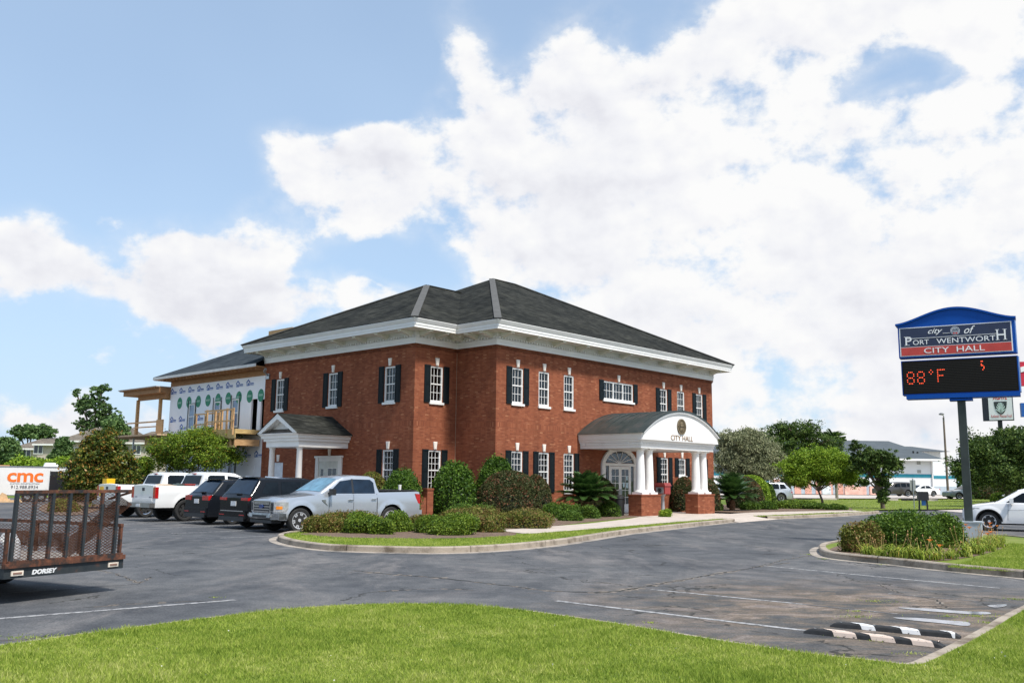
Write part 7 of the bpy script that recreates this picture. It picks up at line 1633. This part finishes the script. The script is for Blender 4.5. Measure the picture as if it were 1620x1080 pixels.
def agave():
    Y = 92; a, b = at(1557, 690, Y), at(1606, 690, Y-1.5); top, bot = at(1585, 618, Y).z, at(1585, 666, Y).z; ang = math.atan2(b.y-a.y, b.x-a.x); W_ = math.hypot(b.x-a.x, b.y-a.y)
    t = thing('restaurant_sign', 'white restaurant pylon sign with a leafy bowl picture, just below the blue sign', 'sign', (a.x, a.y, 0), ang)
    m = MB(); m.box(W_*.0, W_, 0, .5, bot, top+.1); cab = m.build('cabinet', plain('dark_cabinet', (.018, .02, .032), .4), t); m = MB(); m.box(W_*.21, W_*.98, -.03, -.0, bot+.08, top+.05); f = m.build('sign_face', SWHITE, cab)
    s = W_*.6; h = top-bot; cx_ = W_*.6
    fit('name_lettering', 'AGAVE', cx_-.62, cx_+.62, bot+h*.68, bot+h*.88, plain('agave_red', (.62, .06, .05), .4), f, -.045, 0, .02)
    n = 16; m = MB(); m.prism([(cx_+.58*math.cos(math.pi+math.pi*i/n), bot+h*.62+h*.42*math.sin(math.pi+math.pi*i/n)) for i in range(n+1)], 'xz', -.05, -.031); bo = m.build('bowl_picture', plain('bowl_dark', (.04, .05, .05), .5), f); m = MB()
    for k in range(9): an = math.pi*(.12+.76*k/8); m.bar((cx_, -.056, bot+h*.25), (cx_+.46*math.cos(an), -.056, bot+h*.25+h*.34*math.sin(an)), .09, .01, up=(0, 1, 0))
    m.build('leaf_picture', plain('agave_green', (.55, .68, .62), .5, vary=.3, scale=8), bo)
    fit('small_lettering', 'Authentic Mexican Food', W_*.27, W_*.94, bot+h*.10, bot+h*.20, plain('agave_red2', (.55, .1, .08), .4), f, -.045)
    m = MB(); m.box(W_*.54-.2, W_*.54+.2, .1, .4, 0, bot); m.build('post', DARK, t)
agave()
def pylon():
    Y = 80; x = at(1615.5, 600, Y); t = thing('roadside_pylon', 'red and white roadside sign cut off by the right edge, with a blue panel below', 'sign', (x.x, Y, 0), R(-12))
    z0, z1 = at(1614, 612, Y).z, at(1614, 572, Y).z; m = MB(); m.box(0, 4, 0, .4, z0+.1, z1); m.build('red_panel', plain('pylon_red', (.55, .02, .05), .4), t); m = MB(); m.prism([(.0, z0+1.3), (2.5, z0+2.0), (2.5, z0+2.6), (.0, z0+1.75)], 'xz', -.05, -.005); m.build('white_stripe', SWHITE, t)
    z0, z1 = at(1612, 659, Y).z, at(1612, 637, Y).z; m = MB(); m.box(-.15, 3.6, 0, .4, z0, z1); m.build('blue_panel', plain('pylon_blue', (.01, .10, .38), .4), t); m = MB(); m.box(1.8, 2.2, .1, .3, 0, z1+3); m.build('post', DARK, t)
pylon()
X, Y = G(1500.5, 790.5); Y = 108; b = at(1500.5, 790, Y); tp = at(1503, 660, Y); t = thing('street_lamp', 'tall brown street lamp pole left of the sign post', 'lamp post', (b.x, Y, b.z)); m = MB(); m.cyl((0, 0, -.3), (0, 0, tp.z-b.z), .15, .10, 12); m.build('pole', plain('brown_wood_pole', (.16, .12, .095), .9, vary=.3), t)
m = MB(); m.tube([(0, 0, tp.z-b.z-.6), (-.1, -.3, tp.z-b.z+.1), (-.45, -.6, tp.z-b.z+.35)], [.06, .05, .05], 8); m.lathe([(.05, .0), (.28, .05), (.30, .16), (.12, .28)], c=(-.55, -.7, tp.z-b.z+.2), n=12); m.build('lamp_head', plain('grey_lamp_head', (.2, .2, .21), .5), t)
X, Y = G(1446.5, 804, -.02); t = thing('road_sign', 'back of a small grey road sign on a thin post on the lawn', 'sign', (X, Y, -.02), R(5)); m = MB(); m.cyl((0, 0, 0), (0, 0, 2.1), .035, n=8); m.build('post', GALV, t); m = MB(); m.box(-.21, .21, .036, .045, 1.25, 1.98); m.build('sign_plate', plain('sign_back_aluminium', (.30, .32, .30), .5, .5, vary=.15), t)
X, Y = G(1461, 805.5, -.02); t = thing('drop_box', 'black drop box on legs with a blue notice beside the road sign', 'drop box', (X, Y, -.02), R(-15)); m = MB(); m.box(-.34, .34, -.25, .25, .62, 1.10); m.prism([(-.34, 1.10), (.34, 1.10), (.30, 1.20), (-.30, 1.20)], 'xz', -.22, .22); m.build('box_body', TRIM, t)
for x in (-.26, .26):
    m = MB(); m.bar((x, 0, 0), (x*.9, 0, .64), .10); m.build('leg', TRIM, t)
m = MB(); m.box(-.12, .16, -.12, -.09, .28, .62); m.build('blue_notice', plain('blue_notice', (.03, .16, .42), .5, vary=.3, scale=10), t)
X, Y = at(1591, 785, 76).x, 76; t = thing('garden_light', 'small white globe light on a post beside the yellow green ball shrub', 'light', (X, Y, 0)); m = MB(); m.cyl((0, 0, 0), (0, 0, .75), .04); m.build('post', WHITE, t); m = MB(); m.lathe([(.06, .72), (.28, .78), (.24, .88), (.05, .92)], n=14); m.build('cap', WHITE, t)
# red collection box on a grey pedestal, brick garden pier, black bin, wheel stops by the lawn
p = W(9.85, -3.35, .026); t = thing('collection_box', 'red roofed grey letter box on a grey pedestal between the portico columns', 'letter box', p, GRID)
p2 = W(8.9, -3.2, .026); t.location = p2; t.rotation_euler = (0, 0, GRID-math.pi/2)
m = MB(); m.lathe([(.30, 0), (.30, .04), (.13, .10), (.09, .22), (.075, .85), (.14, .98), (.16, 1.02)], n=16); m.build('pedestal', plain('pewter_paint', (.30, .31, .33), .5), t, smooth=40)
m = MB(); m.box(-.30, .30, -.25, .25, 1.02, 1.42); bx_ = m.build('box', plain('red_box_paint', (.30, .035, .03), .5), t); m = MB(); m.box(-.22, .22, -.27, -.251, 1.06, 1.36); f = m.build('grey_front', plain('pewter_front', (.26, .27, .28), .5), bx_)
m = MB(); ring(m, (0, 0, 1.21), .11, .03, -.285, -.271, 20); m.box(-.05, .05, -.285, -.271, 1.15, 1.27); m.build('front_emblem', plain('black_emblem', (.02, .02, .02), .5), f)
m = MB(); m.prism([(-.34, 1.42), (.34, 1.42), (.26, 1.58), (-.26, 1.58)], 'xz', -.29, .29); m.build('lid', plain('dark_red_roof', (.26, .04, .035), .6), t)
t = thing('litter_bin', 'black litter bin beside the left brick pier of the portico', 'bin', W(6.08, -2.55, .026), GRID); m = MB(); m.lathe([(.22, 0), (.25, .1), (.25, .78), (.27, .80)], n=18); m.build('bin_body', TRIM, t, smooth=40); m = MB(); m.lathe([(.28, .80), (.26, .9), (.12, .98)], n=18); m.build('lid', DARK, t)
q = at(676, 800, 38.8); t = thing('garden_pier', 'low brick garden pier between two round bushes at the wing corner', 'pier', (q.x, 38.8, .02), GRID); m = MB(); m.box(-.17, .17, -.17, .17, 0, 1.18); m.box(-.19, .19, -.19, .19, 1.18, 1.26); m.build('brick_shaft', BRICK, t); m = MB(); m.box(-.50, -.175, -.12, .12, 0, .88); m.build('brick_wing', BRICK, t)
for i, (a, b) in enumerate((((1260, 789), (1285, 789.2)), ((1300, 789.2), (1324, 789.5)), ((1406, 790.3), (1421, 790.3)), ((1427, 790.3), (1453, 790.4)), ((1458, 790.5), (1484, 790.5)))):
    p_, q_ = at(a[0], a[1], 96), at(b[0], b[1], 96); m = MB(); m.box(0, q_.x-p_.x, 0, .2, 0, .22); o = m.build('wheel_stop', DARK if i in (0, 3) else PALE, None, loc=(p_.x, 96, p_.z-.1)); tag(o, ['dark wheel stop at the left end of the motel lot edge', 'pale wheel stop behind the bright tree trunk', 'short pale wheel stop beside the leaning tree', 'dark wheel stop left of the drop box', 'pale wheel stop right above the drop box'][i], 'wheel stop', 'concrete wheel stops along the motel lot')

# ------------------------------------------------------------------ far buildings
MWHITE = plain('motel_white_wall', (.72, .74, .76), .7, vary=.04, scale=.3); TEAL = plain('teal_band', (.01, .22, .30), .6); MGREY = plain('motel_grey_base', (.40, .47, .53), .7, vary=.05); MBLUE = plain('motel_blue_door', (.06, .35, .55), .5)
def motel():
    Y = 138; c = at(1478, 783, Y); t = thing('motel', 'long white two storey motel with teal stripe and dark hipped roof', 'building', (c.x, Y, .1), R(4)); px = lambda x: (at(x, 760, Y).x-c.x)
    ze = at(1478, 726, Y).z-.1; xl = px(1080); zt = lambda y: at(1478, y, Y).z-.1; D = 26
    m = MB(); m.box(xl, 0, 0, D, 0, ze); w = m.build('wall', MWHITE, t); m = MB(); m.box(xl, .05, -.05, D, zt(755.3), zt(750)); m.build('teal_band', TEAL, w); m = MB(); m.box(xl, .03, -.03, D, 0, zt(768)); m.build('grey_base', MGREY, w)
    zr_ = at(1414, 697.5, Y+D/2).z-.1; e = 1.2; m = MB(); x0, x1, y0, y1 = xl-e, e, -e, D+e; xr = at(1414, 698, Y+D/2).x-c.x; m.quad((x0, y0, ze), (x1, y0, ze), (xr, D/2, zr_), (x0, D/2, zr_)); m.quad((x1, y0, ze), (x1, y1, ze), (xr, D/2, zr_)); m.quad((x1, y1, ze), (x0, y1, ze), (x0, D/2, zr_), (xr, D/2, zr_)); m.quad((x0, y0, ze), (x0, D/2, zr_), (x0, y1, ze)); rf_ = m.build('roof', plain('motel_dark_roof', (.07, .085, .095), .9, vary=.15, scale=.6), t)
    m = MB(); m.box(x0, x1, y0, y0+.1, ze-.3, ze); m.box(x1-.1, x1, y0, y1, ze-.3, ze); m.build('fascia', WHITE, rf_)
    for x, y in ((1463, 716), (1470, 717)): m = MB(); m.cyl((px(x), 3, zt(y)-.5), (px(x), 3, zt(y)+.35), .14, n=8); m.build('roof_vent', DARK, rf_)
    m = MB(); m.cyl((px(1478)-.3, -.15, 0), (px(1478)-.3, -.15, ze), .12); m.build('downpipe', WHITE, t)
    for x, y in ((1454, 732), (1454, 745.5)): m = MB(); m.box(px(x)-.28, px(x)+.28, -.07, -.01, zt(y)-.25, zt(y)+.2); m.build('wall_vent', plain('louvre_grey', (.30, .31, .30), .6), w)
    for i in range(9):
        x = px(1205+i*17); m = MB(); m.box(x-.5, x+.5, -.08, -.01, 0, 2.1); m.build('door', MBLUE if i % 2 == 0 and i < 4 else plain('salmon_door', (.68, .36, .28), .6), w)
    # side wing further back
    m = MB(); xa, xb = at(1440, 760, Y+D+8).x-c.x, at(1516, 760, Y+D+8).x-c.x; zz_ = at(1490, 714, Y+D+8).z-.1; zp_ = at(1490, 706, Y+D+15).z-.1; m.box(xa, xb, D+8, D+22, 0, zz_); m.build('rear_wing_wall', MWHITE, t); m = MB(); m.quad((xa-3, D+6, zz_), (xb+1, D+6, zz_), (xb-2, D+15, zp_), (xa-3, D+15, zp_)); m.quad((xb+1, D+6, zz_), (xb+1, D+24, zz_), (xb-2, D+15, zp_)); m.build('rear_wing_roof', plain('motel_dark_roof', (.07, .085, .095), .9), t)
    m = MB(); xs = at(1522, 760, Y+9).x-c.x; zs = at(1500, 730, Y+9).z-.1; m.box(.1, xs, 9, 22, 0, zs); w2 = m.build('side_wing_wall', MWHITE, t); m = MB(); m.box(.15, xs+.05, 8.95, 22, zt(756), zt(751)); m.build('teal_band', TEAL, w2); m = MB(); m.box(.15, xs+.03, 8.97, 22, 0, zt(769)); m.build('grey_base', MGREY, w2)
    # low pastel walls and planters under the trees
    for i, (a, b, mt) in enumerate(((1286, 1300, 'a'), (1322, 1356, 'b'), (1362, 1380, 'b'))): m = MB(); m.box(px(a), px(b), -2.2, -1.8, 0, zt(770)); m.build('patio_screen', plain('salmon_screen', (.70, .42, .34), .7, vary=.3, scale=1.2) if mt == 'b' else plain('pale_screen', (.6, .65, .66), .7, vary=.3, scale=1.2), w)
motel()
APT = plain('apartment_siding', (.52, .45, .38), .8, vary=.05, scale=.3); APT2 = plain('apartment_cream_siding', (.62, .54, .42), .8, vary=.05, scale=.3)
def gable(name, label, px0, px1, eave_y, ridge_y, Y, D, mat, hip=True, wins=(), ry0=None):
    a, b = at(px0, 745, Y), at(px1, 745, Y); t = thing(name, label, 'building', (a.x, Y, 0), 0, 'tan apartment blocks on the left'); Wd = b.x-a.x; ze, zr_ = at((px0+px1)/2, eave_y, Y).z, at((px0+px1)/2, ridge_y, Y+D/2).z
    m = MB(); m.box(0, Wd, 0, D, 0, ze); w = m.build('wall', mat, t); m = MB(); e = .6; h = D/2 if hip else 0
    h0 = min(h, Wd*.35)
    A_, B_, C_, D2, P_, Q_ = (-e, -e, ze), (Wd+e, -e, ze), (Wd+e, D+e, ze), (-e, D+e, ze), (h0*.5-e, D/2, zr_), (Wd+e-h0*.5, D/2, zr_); m.quad(A_, B_, Q_, P_); m.quad(B_, C_, Q_); m.quad(C_, D2, P_, Q_); m.quad(D2, A_, P_); rf_ = m.build('roof', SHING_TAN, t)
    m = MB(); m.box(-e, Wd+e, -e-.05, -e+.05, ze-.25, ze+.02); m.build('gutter', WHITE, rf_)
    m = MB()
    for k in range(3): x = Wd*(.2+.22*k); m.box(x, x+Wd*.12, D/2-.2, D/2+.2, zr_-.1, zr_+.12)
    m.build('ridge_vent', DARK, rf_)
    for (x, y) in wins:
        q = at(x, y, Y); f = MB(); f.box(q.x-a.x-.75, q.x-a.x+.75, -.08, -.01, q.z-.8, q.z+.8); o = f.build('window', WHITE, w); g = MB()
        for s in (-1, 1): g.box(q.x-a.x+s*.36-.28, q.x-a.x+s*.36+.28, -.1, -.081, q.z-.65, q.z+.65)
        g.build('pane', WGLASS, o)
gable('apartment_block', 'tan roofed apartment block at the far left with a cream wall', 22, 62, 709, 693, 150, 16, APT2, wins=((33, 716), (42, 716)))
gable('apartment_block', 'pale gabled wing between the two apartment roofs', 56, 80, 702, 692, 146, 12, APT, wins=((61, 710),))
gable('apartment_block', 'largest apartment block with a broad tan roof behind the magnolia', 95, 172, 697, 676, 150, 20, APT, wins=((118, 715),))
gable('apartment_block', 'right apartment block, partly hidden by the porch of the unfinished wing', 196, 262, 700, 682, 150, 18, APT, wins=((216, 711), (206, 728)))
# mulch island with rough stones in the car park at the left
sheet('left_mulch_bed', smooth_poly([tuple(G(x, y)) for x, y in [(62, 806), (75, 796), (110, 792), (150, 795), (160, 802), (140, 812), (95, 815)]], 4, True), ASZ+.02, MULCH)
